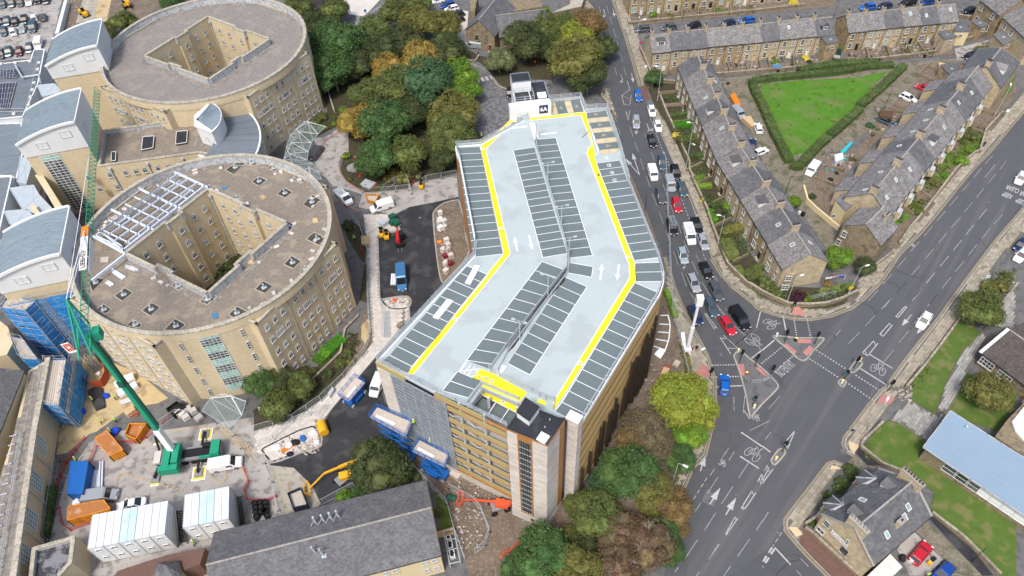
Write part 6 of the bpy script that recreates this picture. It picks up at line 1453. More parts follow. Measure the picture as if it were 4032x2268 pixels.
def terrace(a,c,dep,ze,zr,n,row,grp,start=0,chim=1,pots=4,side='f',wall_='m_terrstone',doors=None,feat={},ends=(1,1),facade='f',frm='',sky=.6,seed=1,paleend=False,potm='m_pot',bays=False,outr=False,n_ind=0):
 g=random.Random(seed);a=Ve((a[0],a[1],0));c=Ve((c[0],c[1],0));d=(c-a).normalized();w=(c-a).length/n
 for i in range(n):
  p,q=a+d*w*i,a+d*w*(i+1);F=feat.get(i,'');wm=wall_ if g.random()<.6 else 'm_terrpale'
  dc=(doors or['m_frame','m_frame','p_black','m_timber'])[g.randrange(4)]
  extra=F if F else('with %s door'%{'m_frame':'white','p_black':'black','m_timber':'brown','p_red':'red'}.get(dc,'dark'))
  fx={'dormer':'with a boxy dormer','gdormer':'with a pointed dormer'}.get(F,extra)
  t=thing('terraced_house','%s house from the %s end, %s, %s'%(ORD[i+start],frm,row,fx),'terraced house',(p+q)/2,grp)
  dz=g.uniform(-.12,.12)
  G=gable(t,p,q,dep,ze+dz,zr+dz,'m_slate' if g.random()<.75 else 'm_slatedark',wm,over=.2,eo=(.2 if i==0 and ends[0]else 0,.2 if i==n-1 and ends[1]else 0),sw=.40,sh=.32,n_ind=n_ind)
  for(s_,e_,fac)in((p,q,True),(q-G['o']*dep,p-G['o']*dep,False)):
   for fl in(0,1):
    z=1.55 if fl==0 else 4.3*ze/6
    winat(t,WTw if(fac and fl==0 and g.random()<.4)else WT,s_,e_,.3,z+.1,0,gl='m_glasspale' if g.random()<.25 else None)
    if fl:winat(t,WTs,s_,e_,.78,z,0)
    else:winat(t,doormesh(dc),s_,e_,.72,1.1,0,name='door');winat(t,WTs,s_,e_,.9,1.5,0)if not fac else None
  b=MB();x=p+G['o']*.1;b.tube((x.x,x.y,.1),(x.x,x.y,ze+dz-.1),.06,n=5);b.bd('downpipe','m_darkframe',t)
  if chim and i%chim==0:cpp=p-G['o']*dep/2 if i else p+d*.4-G['o']*dep/2;chimney(t,cpp,-G['o'],zr-1,zr+1.1,pots,'m_terrpale',potm if i<99 else 'm_redpot',lx=1.7 if pots>3 else 1.1,ly=.75)
  if F=='dormer':dormer(t,G,w*.5,'f')
  elif F=='gdormer':dormer(t,G,w*.5,'f',2.0,.3,1.2,'m_slatedark','m_darkframe',flat=False)
  elif F=='bdormer':dormer(t,G,w*.5,'b')
  for sd_ in 'fb':
   if g.random()<sky and not(F and sd_=='f'):skylight(t,G,w*g.uniform(.3,.7),g.uniform(.45,.7),sd_,.65,.95)
  if bays:
   for f in(.3,):
    m_=p.lerp(q,f)+G['o']*.0;u=d;o=G['o'];bay=[m_-u*1.1,m_-u*.7+o*.8,m_+u*.7+o*.8,m_+u*1.1];b=MB();b.prism(bay,0,2.6);bw=b.bd('bay_window','m_terrpale',t)
    ap=m_+o*.0+Ve((0,0,3.6));b=MB()
    for k in range(3):e1=m_+(bay[k]-m_)*1.15;e2=m_+(bay[k+1]-m_)*1.15;e1.z=e2.z=2.6;b.poly([e1,e2,ap])
    b.bd('bay_roof','m_lead',bw);put('window',winmesh(1.2,1.3,2,2),t,m_+o*.82+Ve((0,0,1.6)),ma.atan2(o.y,o.x)-PI/2)
  if outr and i%2==0:
   o=-G['o'];x0,x1=p+d*(w*.55)+o*dep,p+d*(w*1.45)+o*dep;b=MB();b.prism([x0,x1,x1+o*3.2,x0+o*3.2],0,4.0);b.bd('outrigger_wall',wm,t)
   hz=4+2.2;f_=[x1+d*.2+o*3.4+Ve((0,0,3.95)),x0-d*.2+o*3.4+Ve((0,0,3.95)),x0-d*.2+Ve((0,0,6.3)),x1+d*.2+Ve((0,0,6.3))]
   rf=MB().poly(f_).bd('outrigger_roof','m_slatebase',t);lay_slates(rf,f_,'m_slate',.4,.32);winat(t,WTs,x1+o*3.2,x0+o*3.2,.4,2.8,0)
   b=MB();b.poly([x0+Ve((0,0,4)),x0+o*3.2+Ve((0,0,4)),x0+Ve((0,0,6.2))]);b.poly([x1+o*3.2+Ve((0,0,4)),x1+Ve((0,0,4)),x1+Ve((0,0,6.2))]);b.bd('outrigger_gable',wm,t)
terrace(V2(39.6,208.9),V2(121,216),8,6,9,15,'top-edge terrace','stone houses of the top-edge terrace',frm='left',seed=4,sky=0)
terrace(V2(41.4,178.0),V2(92.6,182.8),7.8,6,9,10,'long terrace above the green','stone houses of the long terrace above the green',frm='left',seed=2,sky=.3,feat={0:'dormer',9:'gdormer'},pots=3)
terrace(V2(96.8,183.4),V2(128.4,186.5),7.8,6,9,6,'short terrace above the green','stone houses of the short terrace above the green',frm='left',seed=9,sky=.3,pots=3)
terrace(V2(46.8,170.0),V2(48.6,131.2),8.9,6.3,9.6,6,'terrace beside the traffic queue','stone houses of the terrace beside the queue',frm='far',seed=5,feat={3:'dormer'},pots=5,doors=['m_frame','m_frame','m_frame','p_black'])
terrace(V2(48.6,131.2),V2(54.1,96.6),9.4,6.3,9.6,5,'terrace beside the traffic queue','stone houses of the terrace beside the queue',start=6,frm='far',seed=8,feat={0:'dormer',2:'dormer'},pots=5,n_ind=0,doors=['m_frame','m_frame','m_frame','p_black'])
terrace(V2(80.0,109.8),V2(122.6,154.4),9.6,6.5,10.2,10,'main road terrace','stone houses of the terrace along the main road',frm='near',seed=7,chim=2,pots=5,bays=True,outr=True,feat={4:'dormer'},wall_='m_terrpale')
hs=thing('end_house','hipped end house with blind rubble gable, near end of the main road terrace','house',W('H',960,720))
GH=gable(hs,W('H',1130,880,6.3),W('H',1290,712,6.3),(W('H',775,690,6.3)-W('H',1130,880,6.3)).length,6.3,9.3,'m_slate','m_rubble',over=.15)
for f,z in((.12,4.6),(.12,2.0)):pass
for x,y,z in((795,765,4.3),(750,830,1.6)):
 p=W('H',x,y,z);s_=GH['a']-GH['o']*GH['dep'];winat(hs,WT,s_,GH['a'],0,z,.02,d=(p-s_).dot((GH['a']-s_).normalized()))
chimney(hs,W('H',1190,600,9.3),GH['d'],6,9.5,3)
rx=thing('rendered_extension','cream rendered extension with dark flat roof behind the main road terrace','extension',W('H',780,560));p=S('H 755 395 910 460 795 555 703 455',5.2);MB().prism(p,0,5.1).bd('wall','m_render',rx);MB().prism([p[0]+(q-p[0])*1.03 for q in p],5.1,5.3,bottom=True).bd('flat_roof','m_slatedark',rx)
for x,y,z in((770,540,4.2),(705,612,1.7)):q=W('H',x,y,z);put('window',winmesh(1.7,1.1,3,1),rx,q,ma.atan2(-1,-.6)-PI/2)
sw_=thing('rubble_wall','curved cream garden wall beside the setted back lane','wall',W('H',600,560));MB().path(S('H 385 350 420 480 500 560 620 660 720 745'),.4,1.4).bd('wall_face','m_render',sw_)
# end of the queue-side terrace: gable with bay window toward the junction
eh=thing('end_bay','two-storey canted stone bay at the junction end of the queue-side terrace','bay window',W('H',230,1290));p=S('L 130 50 165 75 250 90 290 40 330 -40 H 180 1200');MB().prism([Ve((q.x,q.y,0))for q in(W('H',165,1260),W('H',175,1290),W('H',250,1305),W('H',290,1270),W('H',320,1180),W('H',190,1160))],0,4.6).bd('bay_wall','m_terrpale',eh)
q=W('H',215,1270,1.6);put('window',winmesh(1.4,1.3,2,2),eh,q-Ve((0,.35,0)),PI);q=W('H',245,1180,4);put('window',winmesh(1.2,1.3,2,2),eh,q-Ve((0,.5,0)),PI)
# top right cluster
tr=thing('corner_house','large stone house with big slate roof in the top right corner','house',W('D',2250,100));G=gable(tr,W('D',2080,-10,7),W('D',2270,140,7),9,7,11,'m_slate','m_terrstone')
for f,z in((.2,5.2),(.75,5.2),(.2,1.7),(.75,1.7)):winat(tr,WT,G['a'],G['c'],f,z)
tr2=thing('corner_house','second large stone house stepping down at the right edge','house',W('D',2400,300));G=gable(tr2,W('D',2300,160,7),W('D',2560,400,7),9,7,10.5,'m_slate','m_terrpale')
for f,z in((.15,5.2),(.4,5.2),(.15,1.7)):winat(tr2,WT,G['a'],G['c'],f,z)
for s,m,z,l in(('D 1680 310 1760 290 1860 345 1745 375','m_terrpale',4.6,'small stone extension with skylight at the end of the short terrace'),('D 1840 250 1905 195 1975 300 1835 300','m_render',4.3,'cream gabled extension beyond the short terrace'),('D 2000 210 2060 175 2150 235 2080 260','m_terrstone',4.2,'stone porch against the top right corner house'),('D 2200 330 2290 290 2400 370 2300 430','m_terrpale',4.2,'low slate annex with three skylights at the right edge'),('D 570 355 690 335 735 400 620 420','m_terrstone',5.6,'stone rear extension with dark flat roof on the long terrace'),('D 1700 620 1820 590 1880 680 1820 740','m_terrstone',3.6,'stone outbuilding behind the main road terrace'),('D 1900 600 1990 540 2090 590 2080 650','m_terrstone',5,'rear wing with grey roof and white gable near the top right')):
 p=S(s,z);t=thing('extension',l,'extension',Ve((*(sum(p,Ve())/4)[:2],0)));MB().prism(p,0,z-.1).bd('wall',m,t);c=sum(p,Ve())/4;MB().prism([c+(q-c)*1.06 for q in p],z-.1,z+.08,bottom=True).bd('roof','m_slatedark',t)
 put('window',winmesh(.9,.9,2,1,sill=False),t,(p[2]+p[3])/2-Ve((0,0,1.2))+Ve((0,-.1,0)),PI);q=c+Ve((0,0,.12));MB().box(q,(.8,.8,.08),.2).bd('skylight','m_glasspale',t)
te=thing('end_house','hip-roofed slate house with dormer at the far end of the main road terrace','house',V2(130,160));G=gable(te,V2(124.5,153.6),V2(134.5,164.5),10,6.5,10.4,'m_slatedark','m_terrpale',hipc=4);dormer(te,G,5,'f',2.4,.25,1.4,'m_slate','m_frame',False);chimney(te,G['on'](.5,1),-G['o'],9,11.5,5)
# surgery on the corner
sg=thing('corner_surgery','detached stone corner house with slate roof, banner on its gable and two roofed bays','house',V2(53,45))
GS=gable(sg,V2(51.0,38.3),V2(62.0,45.1),9.2,6,9.7,'m_slatedark','m_terrpale',over=.25,n_ind=0,sw=.5,sh=.36,gcope=True)
chimney(sg,GS['on'](.3,1),-GS['o'],8.4,10.6,6,pot='m_cope',lx=3.2,ly=.7);chimney(sg,GS['on'](12.9,.95,'b'),-GS['o'],7,10.6,7,pot='m_pot',lx=3.6,ly=.7);chimney(sg,GS['on'](7,.35),GS['d'],6.6,8.6,1,lx=1.4,ly=.7)
for s_,f,sd_ in((5.6,.45,'b'),(10,.55,'f'),(8.6,.4,'f'),(4.3,.35,'f')):skylight(sg,GS,s_,f,sd_,.7,1.1)
for s_ in(2.6,10.2):
 o=-GS['o'];m_=GS['a']+GS['d']*s_+o*GS['dep'];u=GS['d'];bay=[m_-u*1.5,m_-u*.9+o*1.1,m_+u*.9+o*1.1,m_+u*1.5];b=MB();b.prism(bay+[m_+u*1.5-o*.5,m_-u*1.5-o*.5],0,5.6);b.bd('bay_window','m_terrpale',sg);b=MB();ap=m_-o*.9+Ve((0,0,7.6))
 rg_=[m_-u*1.8-o*.3]+[m_+(q-m_)*1.2 for q in bay]+[m_+u*1.8-o*.3]
 for e in rg_:e.z=5.65
 for k in range(5):b.poly([rg_[k+1],rg_[k],ap])
 br_=b.bd('bay_roof','m_slatebase',sg);b=MB()
 for e in rg_:b.bar(e+Ve((0,0,.06)),ap+Ve((0,0,.06)),.2,.1)
 b.bd('lead_hip','m_lead',br_);winat(sg,WTw,bay[2],bay[1],.5,4.2);winat(sg,WTw,bay[2],bay[1],.5,1.7);dormer(sg,GS,s_+.3,'b',1.9,.45,.9,'m_slatedark','m_frame',False)
s_,e_=GS['a']-GS['o']*GS['dep'],GS['a']
for x,y,z,wm in((545,1010,4.6,winmesh(1.0,1.3,1,2,'m_lead')),(855,1090,5.0,WTs),(760,1230,2.4,winmesh(1.1,1.5,1,2,'m_darkframe')),(500,1065,1.7,winmesh(1.3,1.2,2,1))):
 p=W('P',x,y,z);winat(sg,wm,s_,e_,0,z,.02,d=(p-s_).dot((e_-s_).normalized()))
dd=(e_-s_).normalized();nn=Ve((dd.y,-dd.x,0));p0,p1=W('P',640,1050,4.2),W('P',780,1185,3.6);f0,f1=(p0-s_).dot(dd),(p1-s_).dot(dd);c=s_+dd*(f0+f1)/2+nn*.06;MB().box((c.x,c.y,4.0),(f1-f0+.4,.06,.75),ma.atan2(dd.y,dd.x)).bd('banner','m_purewhite',sg)
def walltext(t_,c,d,n_,h,sx,par,m,off=.05):
 q=Ve(c)+n_*off;o=words(t_,(0,0),(1,0),1,1,m=m,kind=None,name='sign_lettering',rot=Mtx(((d.x*sx,0,n_.x,q.x),(d.y*sx,0,n_.y,q.y),(0,h,0,q.z),(0,0,0,1))));o.parent=par;o.matrix_parent_inverse=Mtx.Translation(-Ve(par.location));return o
_m=Ve(((f0+f1)/2,0,0));walltext('BED & BREAKFAST',Ve((c.x,c.y,4.08)),dd,nn,.42,.42,sg,'p_darkgreen')
cons=thing('conservatory','white ribbed lean-to roof behind the corner surgery','conservatory',W('P',1170,1360));p=S('P 1215 1245 1330 1370 1170 1520 1000 1449',2.8);MB().prism(p,0,2.7).bd('wall','m_glasspale',cons);MB().prism(p,2.7,2.8,bottom=True).bd('roof_sheet','m_palegrey',cons);b=MB()
for k in range(6):b.bar(p[0].lerp(p[3],k/5)+Ve((0,0,.1)),p[1].lerp(p[2],k/5)+Ve((0,0,.1)),.12,.12)
b.bd('glazing_bars','m_frame',cons)
# school buildings at the right edge
sc_=thing('school_hall','long school building with pale blue flat roof and white window strip','school building',W('P',2100,500));d1=(W('P',2415,826,4)-W('P',1530,225,4)).normalized();d2=(W('L',1790,1250,4)-W('P',1530,225,4));A_=W('P',1530,225,4);RQ=[A_,A_+d1*28,A_+d1*28+d2,A_+d2]
c=sum(RQ,Ve())/4;b=MB();b.prism([A_+d1*.5+d2*.06,A_+d1*27.5+d2*.06,A_+d1*27.5+d2*.95,A_+d1*.5+d2*.95],0,3.8);b.bd('wall','m_rubble',sc_);MB().prism(RQ,3.8,4.05,bottom=True).bd('flat_roof','m_blueroof',sc_);b=MB()
for i in range(4):b.bar(RQ[i]+Ve((0,0,.02)),RQ[(i+1)%4]+Ve((0,0,.02)),.12,.25)
b.bd('roof_edge','m_lead',sc_);s_,e_=A_+d2*.06,A_+d1*28+d2*.06
if(Ve((d1.y,-d1.x,0))).dot(d2)>0:s_,e_=e_,s_
for k in range(7):
 q=W('P',1790+k*110,440+k*83,2.6);put('window',winmesh(2.3,2.0,1,2,gl='m_glass' if k<3 else 'm_whiteclad',sill=False),sc_,Ve((*(s_+(e_-s_).normalized()*((q-s_).dot((e_-s_).normalized())))[:2],2.3)),ma.atan2(-d2.y,-d2.x)-PI/2)
MB().tube(W('P',1940,40,4),W('P',1955,25,4.9),.12).bd('roof_vent','m_whiteclad',sc_);b=MB()
for k in(.33,.66):line(b,RQ[0].lerp(RQ[3],k),RQ[1].lerp(RQ[2],k),.04,4.065)
b.bd('roof_seam','m_lead',sc_)
sb2=thing('school_classroom','stone classroom with brown tiled roof and broad white bargeboard','school building',W('L',2400,750));a_,c_=W('L',2112,700,3.6),W('L',2560,1035,3.6);dd=(c_-a_).normalized();oo=Ve((dd.y,-dd.x,0));hf=(W('L',2285,440,5.6)-a_).dot(-oo);GC_=gable(sb2,a_,a_+dd*16,2*abs(hf),3.6,5.8,'m_browntile','m_rubble',slates=True,sw=.33,sh=.3,over=.3)
b=MB();q=a_-dd*.45;b.bar(q+oo*.4+Ve((0,0,-.1)),q-oo*abs(hf)+Ve((0,0,2.2)),.55,.25);b.bd('white_bargeboard','m_purewhite',sb2)
for x,y in((2140,800),(2330,905)):p=W('L',x,y,1.9);winat(sb2,winmesh(2.6,1.7,4,2,bar=.1),a_,a_+dd*16,0,1.9,.02,d=(p-a_).dot(dd))
sb3=thing('school_classroom','stone block with white eaves beyond the blue roof at the right edge','school building',W('P',2400,60));MB().prism(S('P 2220 120 L 2330 1340 2560 1100 P 2560 420 2415 260',3),0,3).bd('wall','m_rubble',sb3);MB().prism(S('L 2380 1350 2560 1130 P 2560 230 2415 70',3.3),3.0,3.3,bottom=True).bd('roof','m_purewhite',sb3)
# chapel-like lodge and neighbours at the top centre
ch_=thing('slate_lodge','stone lodge with steep grey slate roofs and red doors at the top centre','lodge',W('B',2200,300));a_=W('B',2285,332,5.5);dd=(W('B',2300,0,9)-W('B',2140,195,9)).normalized();wd=(W('B',2005,290,5.5)-a_).length
G1=gable(ch_,a_,a_+dd*16,wd,5.5,9.4,'m_slatedark','m_rubble',over=.3);G2=gable(ch_,a_+dd*1.5+Ve((1,0,0)),a_+dd*1.5+Ve((15,2.2,0)),9,4.2,8.2,'m_slatedark','m_rubble',over=.3)
q=a_-G1['o']*wd;winat(ch_,winmesh(.8,1.6,1,2,'m_darkframe'),q,a_,.38,3.6);winat(ch_,doormesh('p_maroon'),q,a_,.83,1.1,name='door');winat(ch_,winmesh(1.4,1.7,1,2,'p_maroon'),G2['a'],G2['c'],.12,1.8)
for s,z,l in(('B 2040 -60 2130 -60 2100 110 2060 100',6,'stone block beside the slate lodge, cut off by the top edge'),('C -60 -60 300 -60 330 60 60 105 -60 60',5.5,'stone block with brown window bays behind the slate lodge'),('B 390 -200 640 -200 650 60 570 100',4,'timber lodge with dark frames behind the two round trees, top edge')):
 p=S(s,z);t=thing('lodge',l,'lodge',Ve((*(sum(p,Ve())/len(p))[:2],0)));MB().prism(p,0,z).bd('wall','m_rubble' if z>4 else 'm_bronze',t)
 if z==5.5:
  for k in range(4):winat(t,winmesh(1.1,2.4,1,2,'p_maroon'),p[4]+Ve((1,-.4,0)),p[3],.22+.25*k,3.2,.1)
cp2=thing('low_slate_house','low flat-roofed block beside the road at the top edge','lodge',W('C',650,80));p=S('C 430 120 580 90 700 60 740 -60 600 -60 590 40',3.2);MB().prism(p,0,3.2).bd('wall','m_rubble',cp2);MB().prism(p,3.2,3.3).bd('flat_roof','m_cope',cp2)
# ---- stone boundary walls
WALLS=[('C 1250 470 1290 560 1350 700 1370 840',1.3,'dry stone wall by the pavement below the first terrace lamp'),('C 1140 190 1150 240 1340 215',1.0,'low wall in front of the top-edge terrace, left end'),('C 1340 215 2415 110 D 410 60',1.0,'long low wall in front of the top-edge terrace gardens'),('C 1360 780 1600 800 1640 740 2050 720 2415 690 D 680 630',1.1,'garden wall along the back lane below the long terrace'),('C 1430 900 1500 1080 1570 1230 1720 1560 G 1720 190 1760 260',1.2,'front garden wall along the queue-side pavement, far part'),('G 1740 250 1880 540 1930 700 2010 900 2080 1080 2260 1260 2415 1350',1.2,'front garden wall along the queue-side pavement, near part'),('K 2290 60 2415 140 L 100 190 250 255 450 262 600 250 760 200 900 130',1.1,'curved stone wall round the corner garden at the junction'),('D 790 600 1010 590 1440 540 1640 510 1640 480',1.1,'garden wall below the short terrace'),('D 2280 1080 2120 1250 2060 1449 H 2010 20 1830 180 1650 420 1480 640 1400 730 1300 880',.9,'garden wall along the main road pavement'),('H 1240 960 1060 1100',1.0,'short wall at the foot of the blind gable'),('L 2415 60 2130 420 1900 340 L 1900 345 1700 620 1540 830 1360 1040',1.0,'tumbledown dry stone wall between the pavement and the school lawn'),('P 1140 0 950 180 930 230 1130 390 1400 500',.9,'dark mossy stone wall at the lawn corner'),('P 1600 860 1900 1090 2250 1449',1.0,'stone wall between the setts and the lawn behind the surgery'),('P 400 970 560 870 570 850',1.0,'low wall beside the surgery hedge'),('P 400 1000 480 1060 900 1449',.9,'low wall under the surgery gable'),('B 700 860 770 1080',.8,'pale retaining wall at the foot of the rear round block'),('B 2010 590 2110 590 2140 540',.7,'low wall by the lodge ramp'),('D 1860 170 2010 190 2050 150',1.2,'panelled wall beyond the short terrace'),('D 1820 400 1960 390 2160 320',1.3,'grey panel fence below the porch'),('J 1000 350 870 480 830 700 700 830 560 960',.6,'kerb wall of the lawn below the front round block')]
for s,h,l in WALLS:
 pts=resamp(S(s),.9);t=thing('stone_wall',l,'wall',Ve(pts[0]));b=MB();g=random.Random(len(s))
 for a,c in zip(pts,pts[1:]):
  d=c-a
  if d.length>.1:b.box(((a.x+c.x)/2,(a.y+c.y)/2,(h-.1)/2),(d.length+.02,.36,h-.1),ma.atan2(d.y,d.x))
 b.bd('wall_stones','m_rubble',t,kind='stuff');b=MB()
 for a,c in zip(pts,pts[1:]):
  d=c-a
  if d.length>.1:b.box(((a.x+c.x)/2,(a.y+c.y)/2,h-.1+g.uniform(.05,.09)),(d.length-.06,.42,.14),ma.atan2(d.y,d.x))
 b.bd('coping_stones','m_flag',t,kind='stuff')
 # party walls between the gardens
gw=[('G %d %d %d %d'%(x,y,x+150,y-75))for x,y in((1690,190),(1760,330),(1900,520),(1960,720),(2130,1060))]+['C %d %d %d %d'%(x,y,x+170,y-15)for x,y in((1440,900),(1490,1020),(1560,1180),(1640,1340))]+['D %d %d %d %d'%(x,y,x+dx,y+dy)for x,y,dx,dy in((980,460,30,120),(1170,450,40,110),(1360,430,60,110),(1480,430,90,120),(40,540,30,110),(290,540,10,100))]+['D %d %d %d %d'%(x,y,x+120,y-170+60)for x,y in((1480,720),)]+['D 1550 640 1750 720','D 1480 720 1640 800','D 1310 910 1430 1000','D 1180 1040 1370 1100','D 1070 1130 1250 1190','D 960 1240 1170 1320','H 590 140 780 190','H 480 250 690 330','H 1450 350 1590 450','H 1330 540 1440 610','D 2080 1070 2260 1110','D 1990 1240 2120 1290']+['C %d %d %d %d'%(x,60,x+10,210-k*10)for k,x in enumerate((1310,1460,1640,1800,1950,2110,2270))]+['C %d %d %d %d'%(x,610-k*6,x+30,720-k*8)for k,x in enumerate((1510,2080,2250,2380))]
for i,s in enumerate(gw):
 p=S(s);b=MB();b.path(p,.25,1.0);b.bd('garden_wall','m_rubble' if i%3 else 'm_fencewood',label='low garden dividing wall or fence behind the terraces',cat='wall',group='garden dividing walls of the terraces',center=True)
 # ====== TREES, HEDGES, SHRUBS
def crown(seed,R_=5.0,nl=7,clumps=420,per=13,leaf=.42,flat=.85,spread=.70,cl=.62):
 g=np.random.default_rng(seed);L=[(np.zeros(3),R_*.66)]
 for k in range(nl):
  a=2*PI*k/nl+g.uniform(-.3,.3);el=g.uniform(-.35,.75);r=R_*g.uniform(.34,.56);L.append((np.array([ma.cos(a)*ma.cos(el),ma.sin(a)*ma.cos(el),ma.sin(el)*flat])*R_*spread,r))
 V=[];F=[];b=MB();rr=random.Random(seed)
 for c,r in L:b.blob(tuple(c),(r*.86,r*.86,r*.8),9,6,.12,rr)
 L+=[(np.array([ma.cos(a)*.35,ma.sin(a)*.35,.62+.1*g.random()])*R_,R_*g.uniform(.28,.42))for a in g.uniform(0,6.28,3)]
 areas=np.array([r*r for c,r in L]);idx=g.choice(len(L),clumps*3,p=areas/areas.sum());pts=[]
 for i in idx:
  c,r=L[i];d=g.normal(size=3);d/=np.linalg.norm(d)
  if d[2]<-.45:continue
  p=c+d*r*g.uniform(.9,1.06)*np.array([1,1,.94])
  if any(np.linalg.norm(p-c2)<r2*.9 for j,(c2,r2)in enumerate(L)if j!=i):continue
  pts.append((p,d))
  if len(pts)>=clumps:break
 V=[np.array(b.v)];nb=len(b.v);F=list(b.f);M=[]
 for p,d in pts:
  cr=cl*g.uniform(.6,1.35)
  q=g.normal(size=(per,3));q/=np.linalg.norm(q,axis=1)[:,None];q+=d*.55;ctr=p+q*cr*g.uniform(.4,1,size=(per,1))
  nrm=q+g.normal(size=(per,3))*.55;nrm/=np.linalg.norm(nrm,axis=1)[:,None]
  t=np.cross(nrm,g.normal(size=(per,3)));t/=np.linalg.norm(t,axis=1)[:,None];u=np.cross(nrm,t);s=leaf*g.uniform(.6,1.2,size=(per,1))
  quad=np.stack([ctr-t*s*.5,ctr+u*s*.32,ctr+t*s*.5,ctr-u*s*.32],1).reshape(-1,3);V.append(quad)
  F+=[[nb+4*k,nb+4*k+1,nb+4*k+2,nb+4*k+3]for k in range(per)];nb+=4*per
 me=bpy.data.meshes.new('crown');me.from_pydata(np.concatenate(V).tolist(),[],F);me.materials.append(MATS['l_mid']);me.update();return me
CRN=[crown(i+1,5,9+i%3,640,12,.36,cl=.5)for i in range(5)];SCR=[crown(20+i,1.5,5,130,12,.2,cl=.22)for i in range(3)]
SPARSE=crown(50,5,9,260,12,.36,cl=.6)
def trunkmesh(seed):
 g=random.Random(seed);b=MB();b.tube((0,0,0),(0,0,1),.075,.05,n=8)
 for k in range(6):a=g.uniform(0,6.28);z=g.uniform(.5,.95);b.tube((0,0,z-.12),(ma.cos(a)*.35,ma.sin(a)*.35,z+.3),.032,.012,n=5)
 return b.mesh('trunk','m_bark')
TRK=[trunkmesh(i)for i in range(3)]
def deadlimbs(seed):
 g=random.Random(seed);b=MB()
 def grow(p,d,L,r,n):
  q=p+d*L;b.tube(p,q,r,r*.65,n=5,caps=False)
  if n:
   for k in range(3):dd=(d+Ve((g.uniform(-.8,.8),g.uniform(-.8,.8),g.uniform(-.25,.6)))).normalized();grow(q,dd,L*.72,r*.6,n-1)
 for k in range(5):a=k*1.26;grow(Ve((0,0,0)),Ve((ma.cos(a)*.9,ma.sin(a)*.9,.7)).normalized(),2.1,.12,4)
 return b.mesh('bare_limbs','m_palebark')
DEAD=deadlimbs(3)
def pxr(c,x,y,z,r):p,q=W(c,x,y,z),W(c,x+r,y,z);return(p-q).length
tk=[0]
def tree(c,x,y,r,m,label,h=None,name='broadleaf_tree',dead=False,sparse=False,grp=None,sz=.95):
 k=tk[0];tk[0]+=1;g=random.Random(k*13+5);zc=6.0;R_=pxr(c,x,y,zc,r);zc=min(9,max(1.9*R_*.62,R_*.95))if h is None else h;p=W(c,x,y,zc);R_=pxr(c,x,y,zc,r)
 root=bpy.data.objects.new(name,None);COL.objects.link(root);root.location=(p.x,p.y,.02);setp(root,label,'tree',grp)
 me=SPARSE if sparse else CRN[k%5];o=bpy.data.objects.new('crown',me);COL.objects.link(o);o.parent=root;o.location=(0,0,zc);s=R_/5*1.12;o.scale=(s,s,s*sz);o.rotation_euler=(0,0,g.uniform(0,6.28));o.material_slots[0].link='OBJECT';o.material_slots[0].material=MATS[m]
 t=bpy.data.objects.new('trunk',TRK[k%3]);COL.objects.link(t);t.parent=root;t.scale=(R_*.9,R_*.9,zc);t.rotation_euler=(0,0,g.uniform(0,6))
 if dead:d=bpy.data.objects.new('bare_limbs',DEAD);COL.objects.link(d);d.parent=root;d.location=(0,0,zc*.75);d.scale=(R_/4.6,)*3
def shrub(c,x,y,r,m,label,name='shrub',h=.7,grp=None,cat='shrub'):
 k=tk[0];tk[0]+=1;R_=pxr(c,x,y,.8,r);p=W(c,x,y,R_*h*.8);o=bpy.data.objects.new(name,SCR[k%3]);COL.objects.link(o);s=R_/1.5;o.location=(p.x,p.y,R_*h*.75);o.scale=(s,s,s*h*1.15);o.rotation_euler=(0,0,k*1.3);o.material_slots[0].link='OBJECT';o.material_slots[0].material=MATS[m];setp(o,label,cat,grp)
